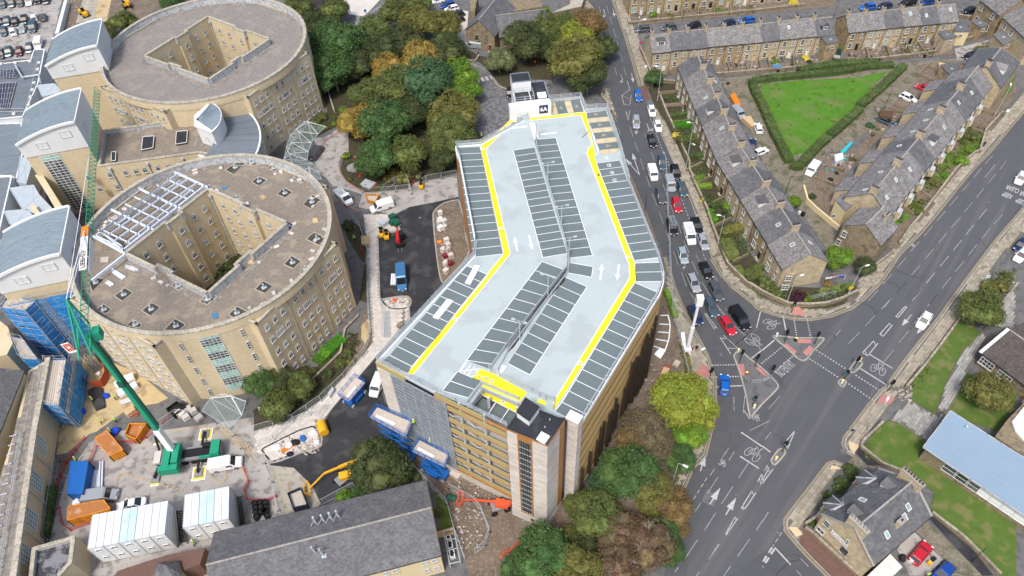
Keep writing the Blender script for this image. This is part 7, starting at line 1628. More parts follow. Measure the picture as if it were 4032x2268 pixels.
T="""B 430 80 112 l_mid|rounded green tree left of the timber lodge at the top edge
B 770 115 118 l_mid|rounded green tree right of the timber lodge at the top edge
B 590 235 115 l_dark|dark green tree touching the far side of the rear round block
B 790 430 205 l_green|large deep green tree right of the rear round block
B 760 700 170 l_green|lower deep green tree beside the path of the rear round block
B 990 640 130 l_dark|dark tree between the deep green trees and the yellow ones
B 1130 340 150 l_mid|olive tree beside the ambulance bay road
B 1370 110 140 l_mid|feathery green tree over the drive bend, top centre
B 1530 50 140 l_mid|tall green tree nearest the top edge of the wood
B 1560 240 150 l_olive|olive brown tree in the middle of the top wood
B 1790 250 150 l_olive|olive brown tree at the right end of the top wood
B 1190 500 150 l_dark|shaded olive tree left of the golden tree
B 1420 400 150 l_dark|shaded olive tree behind the golden tree
B 1830 480 140 l_dark|shaded tree left of the silver van
B 1590 575 155 l_yellow|golden autumn tree at the centre of the wood
B 1270 660 125 l_yellow|smaller orange gold tree left of the blue-green tree
B 1650 800 215 l_blue|big blue-green tree in the middle of the wood
B 1950 730 150 l_bright|bright green tree beside the zebra crossing
B 2010 880 125 l_bright|lower bright green tree by the patched roundabout
B 1340 860 190 l_mid|large mid green tree left of the blue-green tree
B 1080 900 140 l_mid|mid green tree above the golden shrubby tree
B 970 1190 140 l_yellow|yellow-brown tree beside the drive kerb
B 1080 1060 90 l_yellow|narrow yellow tree above the drive kerb tree
B 1250 1190 200 l_green|large green tree above the boulder garden
B 1480 1100 140 l_dark|dark green tree hollowed by shade in the wood
F 1180 60 170 l_green|green tree hanging over the boulder garden
F 1470 30 160 l_mid|olive-green tree at the near edge of the wood
B 1900 1090 190 l_olive|olive tree left of the car park's far rail
B 1870 1320 180 l_mid|green tree close to the car park's left corner
F 1800 70 110 l_dark|dark low tree beside the temporary fence
B 2330 590 110 l_sage|pale weeping tree below the lodge steps
C 160 400 170 l_dark|dark olive tree in front of the slate lodge
C 370 260 130 l_mid|mid green tree right of the slate lodge roof
C 580 240 105 l_mid|green tree between the lodge and the brown-tinged tree
C 770 240 135 l_brown|brown-tinged tree by the road at the top
C 630 400 150 l_lime|lime-topped tree behind the car park's rear block
C 640 600 215 l_olive|largest olive tree just beyond the car park
C 440 470 130 l_dark|shaded tree left of the lime-topped tree
C 900 480 115 l_dark|dark tree leaning over the queue road
C 760 740 160 l_dark|dark-skirted tree nearest the disabled bays
A 1175 215 95 l_mid|green tree between the earthworks and rear round block
A 1030 290 70 l_mid|small green tree tucked behind the rear plant tower
A 1640 0 95 l_green|green tree cut by the top edge above the rear round block
J 70 1000 125 l_green|bright green tree left in the clump below the front round block
J 270 960 115 l_dark|dark tree second in the clump below the front round block
J 450 1010 115 l_mid|green tree right in the clump below the front round block
J 230 1210 135 l_mid|lowest tree of the clump above the drop-off road
N 1190 400 225 l_dark|very dark dense tree beside the blue scissor lifts
K 1650 1160 235 l_lime|large lime-yellow tree beside the pavement near the junction
K 1820 1290 150 l_lime|smaller lime tree overhanging the road edge
O 1740 110 130 l_bright|bright green tree under the lime tree by the kerb
O 1640 350 125 l_green|green tree behind the roadside lamp post
O 1290 70 190 l_grey|grey-brown tree right of the soil strip
O 1180 230 150 l_brown|russet tree at the near end of the soil strip
O 1400 230 150 l_grey|grey-green tree between russet and lime trees
O 1150 480 230 l_green|big dense green tree right of the stone pier
O 930 600 140 l_blue|blue-green tree close to the stone pier
O 850 850 200 l_mid|olive green tree below the stone stair tower
O 680 780 120 l_mid|small green tree nearest the foot of the stone pier
O 1390 670 175 l_olive|olive brown tree left of the roadside crown
O 1560 800 165 l_brown|brown autumn tree reaching over the road
O 1080 1050 185 l_dead|half-bare brown tree in the middle of the lower wood
O 1340 1150 210 l_dead|half-bare tree with pale twisting limbs by the road
O 1470 1040 130 l_green|green tree showing behind the pale limbs
O 1550 1230 110 l_green|low green tree at the kerb near the bottom edge
O 1630 1010 80 l_brown|small brown crown hanging over the kerb
O 330 1240 230 l_green|large round green tree at the bottom edge by the plastic barriers
O 130 1390 160 l_green|green tree cut by the bottom edge, left of the lower wood
O 560 1090 90 l_olive|small yellow-green tree above the large round green one
O 700 1390 200 l_olive|yellow-green tree cut by the bottom edge
O 1060 1370 200 l_dead|brown thinning tree cut by the bottom edge
O 700 1180 120 l_dark|dark tree wedged between the lower wood crowns
L 2090 285 165 l_mid|open-branched tree beside the school path
L 2160 1085 170 l_olive|olive tree in the school courtyard lawn
H 735 1010 110 l_bright|bright green tree at the mouth of the setted back lane
H 980 1090 85 l_dark|dark tree at the pavement end of the setted lane
H 305 475 58 l_bright|small green tree beside the black lamp in the back lane
C 1390 740 75 l_green|small green tree in the end garden of the long terrace"""
for l in T.split('\n'):
 a,lab=l.split('|');q=a.split();tree(q[0],float(q[1]),float(q[2]),float(q[3]),q[4],lab,dead='limbs' in lab or 'half-bare' in lab or 'thinning' in lab,sparse=q[4]in('l_dead',))
SH="""C 1625 1250 55 l_hedge|dark box shrub in the third queue-side front garden;C 1610 1290 40 l_gold|yellow shrub in a queue-side front garden;G 1862 455 38 l_gold|bright yellow shrub beside the queue pavement;G 1740 130 42 l_mid|green shrub by the queue pavement lamp;G 2070 510 40 l_bright|round green shrub against the queue-side terrace
G 1900 450 60 l_dark|dark shrubs behind the yellow shrub;G 2000 560 70 l_dark|dark shrubbery near the queue-side terrace steps;H 480 415 36 l_dark|round clipped dark shrub on the pale paved yard;L 345 165 72 l_purple|purple shrub inside the corner garden wall;L 40 40 80 l_mid|green shrubs left in the corner garden;L 130 120 60 l_mid|low green shrubs below the end bay;L 430 180 45 l_bright|green shrub on the corner garden lawn edge;L 620 40 45 l_brown|red-leaved shrub by the washing line
H 1480 550 50 l_mid|green bush in the near main road garden;H 1440 440 40 l_sage|pale bush above the near main road lawn;H 1520 470 35 l_mid|bush beside the garden steps;H 1640 280 50 l_olive|olive bush in a main road garden;H 1745 215 40 l_bright|yellow-green bush behind the pavement wall;H 1580 240 30 l_purple|pink flowering shrub by a main road door;H 1900 80 60 l_bright|bright hedge-like bush by the main road wall;D 2000 1300 65 l_mid|bushes round the white garden ornament;D 1910 1340 40 l_mid|bush left of the white garden ornament;D 1980 1420 45 l_bright|green bush above the pavement wall
D 120 590 30 l_bright|lime shrub in a back yard of the long terrace;D 100 540 30 l_mid|conifer in a back yard of the long terrace;D 420 550 32 l_gold|yellow shrub in a back yard of the long terrace;D 300 600 28 l_olive|straw-coloured shrub in a terrace yard;D 450 590 26 l_dark|dark shrub at the yard corner;D 1560 500 35 l_mid|green shrub in a short terrace yard;D 1380 490 26 l_olive|small shrub in a short terrace yard;D 300 30 45 l_gold|yellow-green shrub at the top edge;D 2100 470 60 l_olive|olive shrub beside the gravel drive;H 860 70 32 l_mid|palm-like plant in the artificial lawn yard;D 1030 1200 45 l_blue|blue-green plants in a back yard;D 780 440 40 l_bright|ivy on the end gable of the short terrace
C 1385 140 32 l_bright|green shrub in a top-edge front garden;C 1540 160 40 l_olive|overgrown shrub in a top-edge front garden;C 355 88 34 l_bright|clipped green dome left by the lodge windows;C 250 105 26 l_bright|clipped green dome right of its pair;C 190 105 40 l_bright|wide clipped green dome by the lodge windows
P 880 480 75 l_hedge|large dark hedge block beside the setts, far end;P 760 560 65 l_hedge|dark hedge block in front of the surgery;P 720 620 50 l_hedge|clipped dark hedge corner by the surgery path;P 640 690 50 l_hedge|rounded dark shrub under the surgery bay;P 468 945 42 l_hedge|round dark shrub at the surgery corner;P 830 430 60 l_hedge|top of the dark hedge by the side street
L 2160 60 70 l_olive|shrubby bed beside the main road pavement, upper part;L 2280 30 60 l_mid|green bush in the roadside bed;H 2300 1290 60 l_olive|yellowish bush in the roadside bed;H 2200 1360 70 l_mid|low bushes at the roadside bed's near end;H 2330 1180 60 l_mid|bushes at the top of the roadside bed
B 845 1040 38 l_bright|bright green ball shrub by the drive;B 590 1150 45 l_mid|first shrub in the row at the foot of the rear round block;B 650 1110 48 l_mid|second shrub in the row at the foot of the rear round block;B 810 1150 34 l_mid|dark ball shrub by the canopy path;B 840 1105 30 l_bright|green shrub next to the ball shrub;B 770 1110 30 l_mid|shrub by the canopy path corner;B 760 1180 26 l_bright|small bright shrub in the canopy bed;B 660 1210 40 l_mid|shrub under the white canopy mast
F 880 35 38 l_bright|bright ball shrub above the boulder ring;F 1090 195 38 l_mid|shrub right of the boulder ring;F 1185 185 34 l_mid|small shrub beside the boulder garden bed;F 1180 230 26 l_mid|low shrub in the boulder garden;F 910 255 26 l_olive|small shrub at the drive kerb bend;F 1205 330 32 l_mid|shrub behind the orange barriers;F 1550 210 55 l_sage|spiky plants beside the temporary fence;F 1330 200 60 l_olive|clipped green mound, left half;F 1420 235 70 l_olive|clipped green mound, right half;F 1280 260 50 l_olive|low end of the clipped green mound
E 2290 990 60 l_dark|shrub in the front courtyard's shaded corner;E 2200 1050 80 l_dark|dark shrubs on the front courtyard floor;E 2060 1100 80 l_green|green shrub rising in the front courtyard
J 900 700 50 l_mid|ivy patch by the white paving;J 820 800 50 l_mid|shrub on the bank beside the white paving;J 560 880 40 l_mid|shrub at the end of the curved lawn;J 700 900 55 l_dark|low cover on the bank near the conduit;J 920 780 40 l_olive|weedy patch by the fence;F 890 700 55 l_dark|ivy at the foot of the front round block;N 860 690 80 l_bright|bright green ground cover by the slate building;N 1000 640 70 l_green|green bushes beside the slate building;N 1500 480 80 l_dark|dark undergrowth beside the temporary fence;N 1760 850 50 l_mid|grassy weeds between fence and slate building"""
for l in SH.replace('\n',';').split(';'):
 a,lab=l.split('|');q=a.split();shrub(q[0],float(q[1]),float(q[2]),float(q[3]),q[4],lab)
def hedge(s,w,h,m,label,dens=16,leaf=.16,top=None):
 pts=resamp(S(s),1.2);g=np.random.default_rng(len(s));b=MB();t=thing('hedge',label,'hedge',Ve(pts[0]));L_=offs(pts,w/2);R__=offs(pts,-w/2)
 for i in range(len(pts)-1):
  j=[g.uniform(.93,1.0)for _ in range(2)];b.prism([L_[i],L_[i+1],R__[i+1],R__[i]],0,(h-.08)*j[0])
 Q=[];F=[]
 for i in range(len(pts)-1):
  a,c,e,f=[np.array(v)for v in(L_[i],L_[i+1],R__[i+1],R__[i])];n=int(dens*(c-a).__abs__().max()*(w+1.3*h))+4
  for k in range(n):
   u=g.random();s_=g.random()*(w+2*h*.8)-h*.8
   p0,p1=a+(c-a)*u,f+(e-f)*u
   if s_<0:p=p0+(p0-p1)*.04;p[2]=h+s_
   elif s_>w:p=p1+(p1-p0)*.04;p[2]=h-(s_-w)
   else:p=p0+(p1-p0)*s_/w;p[2]=h
   p=p+g.normal(size=3)*.05;nn=g.normal(size=3);nn[2]+=.8;nn/=np.linalg.norm(nn);t1=np.cross(nn,g.normal(size=3));t1/=np.linalg.norm(t1);t2=np.cross(nn,t1);z=leaf*g.uniform(.7,1.4);kk=len(Q);Q+=[p-t1*z,p+t2*z*.7,p+t1*z,p-t2*z*.7];F.append([kk,kk+1,kk+2,kk+3])
 kk=len(b.v);b.v+=[tuple(q)for q in Q];b.f+=[[i+kk for i in f]for f in F];b.m+=[0]*len(F);b.bd('foliage',m,t)
HG="""D -90 790 0 775 300 745 700 710 1000 655 1240 640|1.7 1.5 l_hedge|long hedge along the upper side of the triangular green
D 340 700 700 640 1090 620|2.0 1.8 l_hedge|second taller hedge run beside the back lane, upper side
D 1340 650 1120 860 920 1030|2.0 1.6 l_hedge|thick hedge along the right side of the green, upper run
D 920 1060 780 1190 640 1310|2.0 1.6 l_hedge|thick hedge along the right side of the green, middle run
D 620 1330 560 1380 H 430 60 370 130|2.0 1.6 l_hedge|thick hedge along the right side of the green, near run
H 370 150 320 160 265 140|1.9 1.6 l_hedge|rounded hedge corner at the point of the green
D -100 800 -70 900 0 1030 55 1160 110 1290 170 1400 H 215 40 250 110|1.9 1.7 l_hedge|hedge along the left side of the green
C 1530 1130 1690 1100|1.3 1.2 l_hedge|clipped hedge across a far queue-side front garden
C 1570 1220 1750 1200|1.9 1.5 l_lawn|broad clipped hedge in a queue-side front garden
C 1610 1370 1800 1340|2.2 1.7 l_mid|rounded clipped hedge beside the queue-side terrace door
G 1690 60 1860 45|1.3 1.2 l_hedge|clipped hedge above the small paved garden
G 1770 260 1870 250|1.2 1 l_bright|bright hedge along the paved garden's far side
G 1780 270 1810 340 1930 330|1.2 1 l_bright|bright hedge wrapping the small paved garden
G 1920 530 2030 520|1.5 1.3 l_hedge|square hedge beside the queue-side steps, far
G 1910 570 1960 680|1.5 1.3 l_lawn|hedge running along the front wall beside the queue
G 2020 800 2130 760 2240 730|2.0 1.6 l_olive|autumn-tinged hedge behind the lamp post
G 2060 870 2080 940 2130 1030|2.6 2.0 l_mid|large rounded green hedge on the queue-side front wall
G 2170 1110 2230 1200 2340 1140 2415 1100|1.4 1.3 l_mid|hedge round the garden with chairs
G 2250 1220 2415 1180|2.2 1.5 l_mid|broad hedge above the corner garden
C 2320 830 2380 1000|.1 .1 l_hedge|thin weeds beside the back lane
K 1500 120 1560 300 1590 380|.9 1.2 l_bright|narrow bright hedge beside the site hoarding, upper
K 1650 620 1690 760 1730 960|.9 1.2 l_olive|narrow hedge beside the site hoarding, lower
M 660 280 520 560|.1 .1 l_hedge|weeds at the yard kerb
M 510 620 430 1100|1.6 1.5 l_hedge|long green hedge at the foot of the paved-roof wing
J 600 800 700 690 850 560|2.4 .8 l_lawn|smooth green hedge curving along the front round block"""
for l in HG.split('\n'):
 s,q,lab=l.split('|');q=q.split()
 if float(q[0])>.5:hedge(s,float(q[0]),float(q[1]),q[2],lab)
 # ====== VEHICLES
def shell(st,w,name='body'):
 """lofted body: stations (x, z_low, z_top, half width factor)"""
 b=MB();n=len(st);k0=len(b.v)
 for x,zl,zt,f in st:
  ww=w/2*f
  for y,z in((-ww*.93,zl),(-ww,zl+.16),(-ww,zt-.16),(-ww*.86,zt),(ww*.86,zt),(ww,zt-.16),(ww,zl+.16),(ww*.93,zl)):b.v.append((x,y,z))
 for i in range(n-1):
  for j in range(8):a=k0+i*8+j;c=k0+i*8+(j+1)%8;b.f.append([a,a+8,c+8,c]);b.m.append(0)
 b.f.append([k0+j for j in range(8)]);b.f.append([k0+(n-1)*8+j for j in range(8)][::-1]);b.m+=[0,0];return b
def wheels(K,L,w,wb,r=.33):
 t=MB();t.tube((0,-.11,0),(0,.11,0),r,n=14);tm=t.mesh('wheel','m_rubber');q=MB();q.tube((0,-.12,0),(0,.12,0),r*.62,n=10);rm=q.mesh('rim','m_rim')
 for x in(-wb/2,wb/2):
  for y in(-w/2+.1,w/2-.1):i=K.add('wheel',None,None,loc=(x,y,r),me=tm);K.add('rim',None,None,parent=i,me=rm)
def lights(K,L,w,zf,zr,tall=.12):
 h=MB();h.box((0,0,0),(.16,.34,.13));hm=h.mesh('headlight','m_lamp');g=MB();g.box((0,0,0),(.1,.22,tall));gm=g.mesh('tail_light','m_tail');p=MB();p.box((0,0,0),(.03,.5,.11));pm=p.mesh('number_plate','m_frame');mm=MB();mm.box((0,0,0),(.16,.2,.14));me=mm.mesh('wing_mirror','c_black')
 for y in(-w*.34,w*.34):K.add('headlight',None,None,loc=(L/2-.12,y,zf),me=hm);K.add('tail_light',None,None,loc=(-L/2+.04,y*1.1,zr),me=gm)
 K.add('number_plate',None,None,loc=(L/2+.02,0,.42),me=pm);K.add('number_plate',None,None,loc=(-L/2-.02,0,.7),me=pm)
 for y in(-w/2-.08,w/2+.08):K.add('wing_mirror',None,None,loc=(L*.14,y,1.0),me=me)
def cabin(K,x0,x1,x2,x3,zb,zr,w,side=True):
 wb_,wt=w*.44,w*.36;c=[(x0,-wb_,zb),(x3,-wb_,zb),(x3,wb_,zb),(x0,wb_,zb),(x1,-wt,zr),(x2,-wt,zr),(x2,wt,zr),(x1,wt,zr)]
 K.add('windows',MB().hexa(c),'m_carglass');b=MB();b.hexa([(x1-.06,-wt-.03,zr-.05),(x2+.05,-wt-.03,zr-.05),(x2+.05,wt+.03,zr-.05),(x1-.06,wt+.03,zr-.05),(x1+.1,-wt+.1,zr+.05),(x2-.15,-wt+.1,zr+.05),(x2-.15,wt-.1,zr+.05),(x1+.1,wt-.1,zr+.05)])
 for i,j in((0,4),(1,5),(2,6),(3,7)):b.bar(c[i],c[j],.09)
 xm=(x1+x2)/2-.1
 for s in(-1,1):b.bar((xm,s*wb_,zb),(xm,s*wt,zr),.09)
 K.add('roof',b,'c_white')
def car(L=4.3,w=1.8,H=1.5,rear='hatch',bon=.9):
 K=Kit();h=L/2;zb=.62*H
 if rear=='hatch':st=[(-h,.3,.8,.86),(-h+.12,.22,zb+.02,.96),(-h*.5,.2,zb+.03,1),(h*.3,.2,zb,1),(h*.62,.2,zb-.1,.98),(h-.22,.24,zb-.22,.92),(h,.3,.6,.78)];cb=(-h+.12,-h+.5,h*.12,h*.42)
 else:st=[(-h,.3,.75,.86),(-h+.15,.22,zb-.04,.94),(-h*.55,.2,zb,1),(h*.3,.2,zb,1),(h*.62,.2,zb-.1,.98),(h-.22,.24,zb-.22,.92),(h,.3,.58,.78)];cb=(-h*.72,-h*.38,h*.1,h*.44)
 K.add('body',shell(st,w),'c_white',smooth=False);cabin(K,*cb,zb-.02,H-.04,w);wheels(K,L,w,L*.6);lights(K,L,w,.68,.86);return K
def van(L=5.2,w=1.95,H=2.1,glass=True,nose=.95,small=False):
 K=Kit();h=L/2;zb=1.05;st=[(-h,.35,H-.12,.92),(-h+.08,.25,H,.98),(h*.28,.25,H,.98),(h*.42,.25,H-.08,.97)];K.add('body',shell([(-h,.35,H-.1,.95),(-h+.1,.25,H,1),(h*.3,.25,H,1),(h*.38,.25,H-.15,.98),(h*.60,.25,zb+.1,.97),(h-.15,.25,zb-.15,.9),(h,.3,.6,.82)],w),'c_white')
 b=MB();b.hexa([(h*.40,-w*.40,H-.22),(h*.59,-w*.43,zb+.12),(h*.59,w*.43,zb+.12),(h*.40,w*.40,H-.22),(h*.43,-w*.40,H-.19),(h*.62,-w*.43,zb+.15),(h*.62,w*.43,zb+.15),(h*.43,w*.40,H-.19)]);K.add('windscreen',b,'m_carglass')
 for s in(-1,1):b=MB();b.hexa([(h*.1,s*w*.485,zb+.12),(h*.5,s*w*.485,zb+.12),(h*.5,s*w*.51,zb+.12),(h*.1,s*w*.51,zb+.12),(h*.1,s*w*.47,H-.35),(h*.38,s*w*.47,H-.35),(h*.38,s*w*.50,H-.35),(h*.1,s*w*.50,H-.35)]);K.add('side_window',b,'m_carglass')
 if glass:
  for s in(-1,1):b=MB();b.hexa([(-h*.85,s*w*.485,zb+.15),(0,s*w*.485,zb+.15),(0,s*w*.508,zb+.15),(-h*.85,s*w*.508,zb+.15),(-h*.85,s*w*.47,H-.35),(0,s*w*.47,H-.35),(0,s*w*.50,H-.35),(-h*.85,s*w*.50,H-.35)]);K.add('side_window',b,'m_carglass')
 wheels(K,L,w,L*.6,.35);lights(K,L,w,.78,1.1,.4);b=MB()
 for k in range(6):b.box((-h+.5+k*.45*L/5,0,H+.01),(.05,w*.8,.03))
 K.add('roof_ribs',b,'c_white');return K
KT=dict(hatch=car(),small=car(3.9,1.72,1.48),saloon=car(4.6,1.82,1.45,'saloon'),suv=car(4.5,1.9,1.68),est=car(4.7,1.84,1.5),mpv=van(4.6,1.88,1.78,True),van=van(5.2,1.98,2.0,False),smallvan=van(4.5,1.85,1.85,False),bigvan=van(5.9,2.05,2.55,False))
def vehicle(kind,c,x,y,nx,ny,col,label,cat='car',sc=1.06,name=None,grp=None,z=0,off=.025):
 p,q=W(c,x,y,.75+z),W(c,nx,ny,.75+z);d=q-p;pc='c_'+col
 return KT[kind].place(name or('parked_car' if cat=='car' and grp and 'park' in grp else cat.replace(' ','_')),label,cat,(p.x,p.y,z+.05),ma.atan2(d.y,d.x),grp,{'body':pc,'roof':pc,'roof_ribs':pc,'wing_mirror':pc},sc)
QG='cars queuing down the road';VH="""hatch C 1237 908 1250 965 brightblue|blue hatchback farthest up the queuing road
small C 1368 1055 1383 1112 white|white car parked at the kerb, farther of the parked pair
est C 1220 1158 1226 1228 silver|silver car heading the centre lane beside the electric bays
small C 1427 1198 1443 1258 white|white car parked at the kerb, nearer of the parked pair
saloon C 1368 1335 1390 1405 black|black saloon just below the two white parked cars
suv G 1467 100 1482 168 bluegrey|blue-grey car level with the white van at the queue's back
smallvan G 1378 200 1402 282 white|white small van beside the long road arrows
suv G 1594 188 1616 260 black|black car parked by the pavement lamp
mpv G 1543 300 1566 380 silver|silver people carrier between black and blue-grey cars
hatch G 1658 350 1682 420 bluegrey|slate-blue car parked left of the garden with paved square
suv G 1453 415 1478 492 grey|dark grey car left of the red car
hatch G 1605 498 1627 570 red|bright red car in the middle of the queue
suv G 1562 708 1586 795 black|black car left of the white van with roof ladders
suv G 1797 700 1825 775 black|black parked car at the kerb beside the laddered van
van G 1727 785 1758 890 white|white van with ladders on its roof and red badge
hatch G 1856 850 1882 917 silver|grey car with black roof parked by the autumn hedge
hatch G 1663 978 1688 1062 paleblue|pale blue car above the curled lane arrow
hatch G 1884 1120 1925 1200 black|black car beside the kerb bend
est G 1766 1238 1806 1330 silver|silver-white car level with the car park's right corner
suv G 1978 1322 2020 1405 grey|dark grey four-by-four near the front of the queue
suv K 1782 338 1822 428 navy|black car with white sheet on its back, behind the camera mast
est K 1932 260 1970 342 bluegrey|grey-blue car left of the black van
hatch K 2090 438 2145 522 red|red hatchback near the stop line
van K 2205 375 2275 470 black|black van first in the right-hand lane
hatch K 2058 1000 2058 905 brightblue|bright blue hatchback driving away past the triangular island
hatch L 1542 390 1492 468 white|white car alone on the main road approach
hatch U 1850 300 1770 445 white|white car waiting above the KEEP CLEAR marking
small n 4020 965 4000 990 navy|dark blue car cut by the right edge
hatch n 4022 1005 4000 1030 white|white car cut by the right edge below a dark one
suv C 1275 278 1215 282 grey|grey car first in the row behind the long terrace
hatch C 1530 258 1465 268 grey|dark car second in the row behind the long terrace
hatch C 1765 240 1700 252 black|black car third in the row behind the long terrace
hatch C 2090 218 2030 228 navy|navy blue car near a chimney stack behind the long terrace
est C 2270 192 2205 202 brightblue|bright blue estate fifth behind the long terrace
suv D 1005 68 940 76 brightblue|blue car parked above the short terrace, left
hatch D 1165 55 1105 65 navy|dark navy car second above the short terrace
mpv D 1385 28 1320 40 black|black people carrier third above the short terrace
small D 1570 18 1530 24 blue|blue car fourth above the short terrace
saloon D 1985 92 1925 105 black|black saloon parked near the top right house
small C 2380 1215 2360 1150 white|white car parked beside the left hedge of the green
mpv C 2192 1075 2215 1100 silver|silver car tucked behind the queue-side terrace
small C 2325 1365 2330 1330 navy|blue car behind the queue-side terrace yards
small C 2405 1440 2440 1425 white|white car at the edge of the back lane
small D 1540 835 1480 815 red|red car on the pale drive behind the main road terrace
hatch D 1395 930 1470 965 white|white car with dark roof rails on a paved drive
mpv D 708 545 704 575 green|green people carrier by the stone extension
saloon D 1985 525 1925 548 black|black car on the gravel drive at the right
saloon D 1180 1150 1245 1180 bluegrey|grey saloon under a carport in a back yard
mpv H 480 160 432 225 white|white people carrier parked on the setts at the green's corner
hatch B 962 318 910 310 navy|dark car in the hatched ambulance bay
suv B 1740 8 1690 20 white|white car at the top edge beyond the wood
suv B 1840 48 1785 62 blue|blue car beyond the wood near the lodge paving
hatch B 1880 80 1815 95 white|white car next to the blue one beyond the wood
hatch B 1935 140 1900 150 black|black car half hidden by the wood, farther
hatch B 1935 190 1895 200 black|black car half hidden by the wood, nearer
van B 2085 428 2015 420 silver|silver van with roof rack beside the lodge steps
van X 1795 800 1880 690 grey|dark grey van under the curved canopy
van F 1215 515 1110 550 white|white panel van beside the yellow skip
bigvan F 1405 1205 1412 1320 vanblue|blue panel van parked on the new tarmac
small C 18 885 18 930 black|black car half hidden by the rear stair block
smallvan J 1172 1010 1150 1065 white|white van emerging behind the car park corner
van M 965 690 1105 672 silver|silver van beside the blue container
saloon M 1245 768 1130 792 white|white saloon behind the long white cabins
van M 2150 385 2285 360 white|white van with red side lettering beside the mobile crane
hatch P 1512 1228 1580 1150 red|red car in the surgery yard
hatch P 1720 1425 1650 1500 blue|dark blue car cut by the bottom edge behind the surgery"""
for l in VH.split('\n'):
 a,lab=l.split('|');q=a.split();v='van' in lab.split(',')[0]and q[0]in('van','bigvan','smallvan');o=vehicle(q[0],q[1],*[float(t)for t in q[2:6]],q[6],lab,'van' if v else 'car',1.06,grp=None)
 if 'ladders' in lab or 'roof rack' in lab:
  b=MB();
  for y in(-.5,-.2,.3,.55):b.bar((-1.9,y,2.12),(1.1,y,2.12),.05)
  for k in range(9):b.bar((-1.8+k*.35,-.5,2.12),(-1.8+k*.35,.55,2.12),.05)
  r_o=bpy.data.objects.new('roof_ladder',b.mesh('roof_ladder','m_galv'));COL.objects.link(r_o);r_o.parent=o
  # staff car park, upper left
CP=[('a',60,90,'bluegrey','first'),('a',255,70,'grey','second'),('a',440,55,'grey','third'),('a',640,30,'white','fourth'),('a',830,0,'black','fifth'),('a',1015,-5,'black','sixth'),('a',10,500,'black','1'),('a',150,470,'bluegrey','2'),('a',325,475,'black','3'),('a',530,440,'black','4'),('a',745,380,'white','5'),('a',935,375,'grey','6'),('a',85,690,'bluegrey','1'),('a',285,690,'white','2'),('a',490,630,'paleblue','3'),('a',725,600,'bluegrey','4'),('a',20,1190,'grey','1'),('a',190,1140,'bluegrey','2'),('a',420,1130,'wine','3'),('a',645,1060,'bluegrey','4'),('a',845,970,'white','5')]
rows_=[('top row',0,6),('second row',6,12),('third row',12,16),('lowest row',16,21)]
cn=dict(bluegrey='slate blue',grey='dark grey',white='white',black='black',paleblue='silver-blue',wine='wine red')
for rn,i0,i1 in rows_:
 for i in range(i0,i1):
  c,x,y,col,_=CP[i];kd='van' if i in(15,20)else('suv' if i%2 else 'hatch');vehicle(kd,c,x,y,x-18,y+(90 if i not in(10,11,13)else-90),col,'%s %s, %s from the left in the %s of the staff car park'%(cn[col],'van' if kd=='van' else 'car',ORD[i-i0],rn),'van' if kd=='van' else 'car',1.06,'parked_car','cars in the upper left car park')
  # flatbed lorry
K=Kit();K.add('cab',shell([(.5,.4,2.0,.98),(.7,.35,2.1,1),(1.3,.35,2.0,.98),(1.9,.35,1.3,.96),(2.7,.4,1.0,.85)],2.0),'c_white');K.add('windscreen',MB().hexa([(1.33,-.82,1.93),(1.88,-.88,1.3),(1.88,.88,1.3),(1.33,.82,1.93),(1.38,-.82,1.97),(1.95,-.88,1.34),(1.95,.88,1.34),(1.38,.82,1.97)]),'m_carglass')
b=MB();b.box((-1.3,0,.85),(3.5,2.05,.12))
for y in(-1,1):b.box((-1.3,y,1.05),(3.5,.05,.35))
b.box((-3.05,0,1.05),(.05,2.05,.35));K.add('load_bed',b,'m_galv');b=MB();b.bar((-2.6,-.5,1.1),(.3,.3,1.6),.12);b.bar((-2.6,.4,1.1),(.4,-.3,1.7),.12);K.add('scaffold_tubes',b,'m_galv');wheels(K,5.4,2.0,3.4,.36);lights(K,5.4,2,.8,.9)
p,q=W('F',855,425,.8),W('F',925,500,.8);K.place('flatbed_truck','white flatbed truck with open door beside the front round block','truck',(p.x,p.y,.05),ma.atan2((q-p).y,(q-p).x),None,None,1.1)
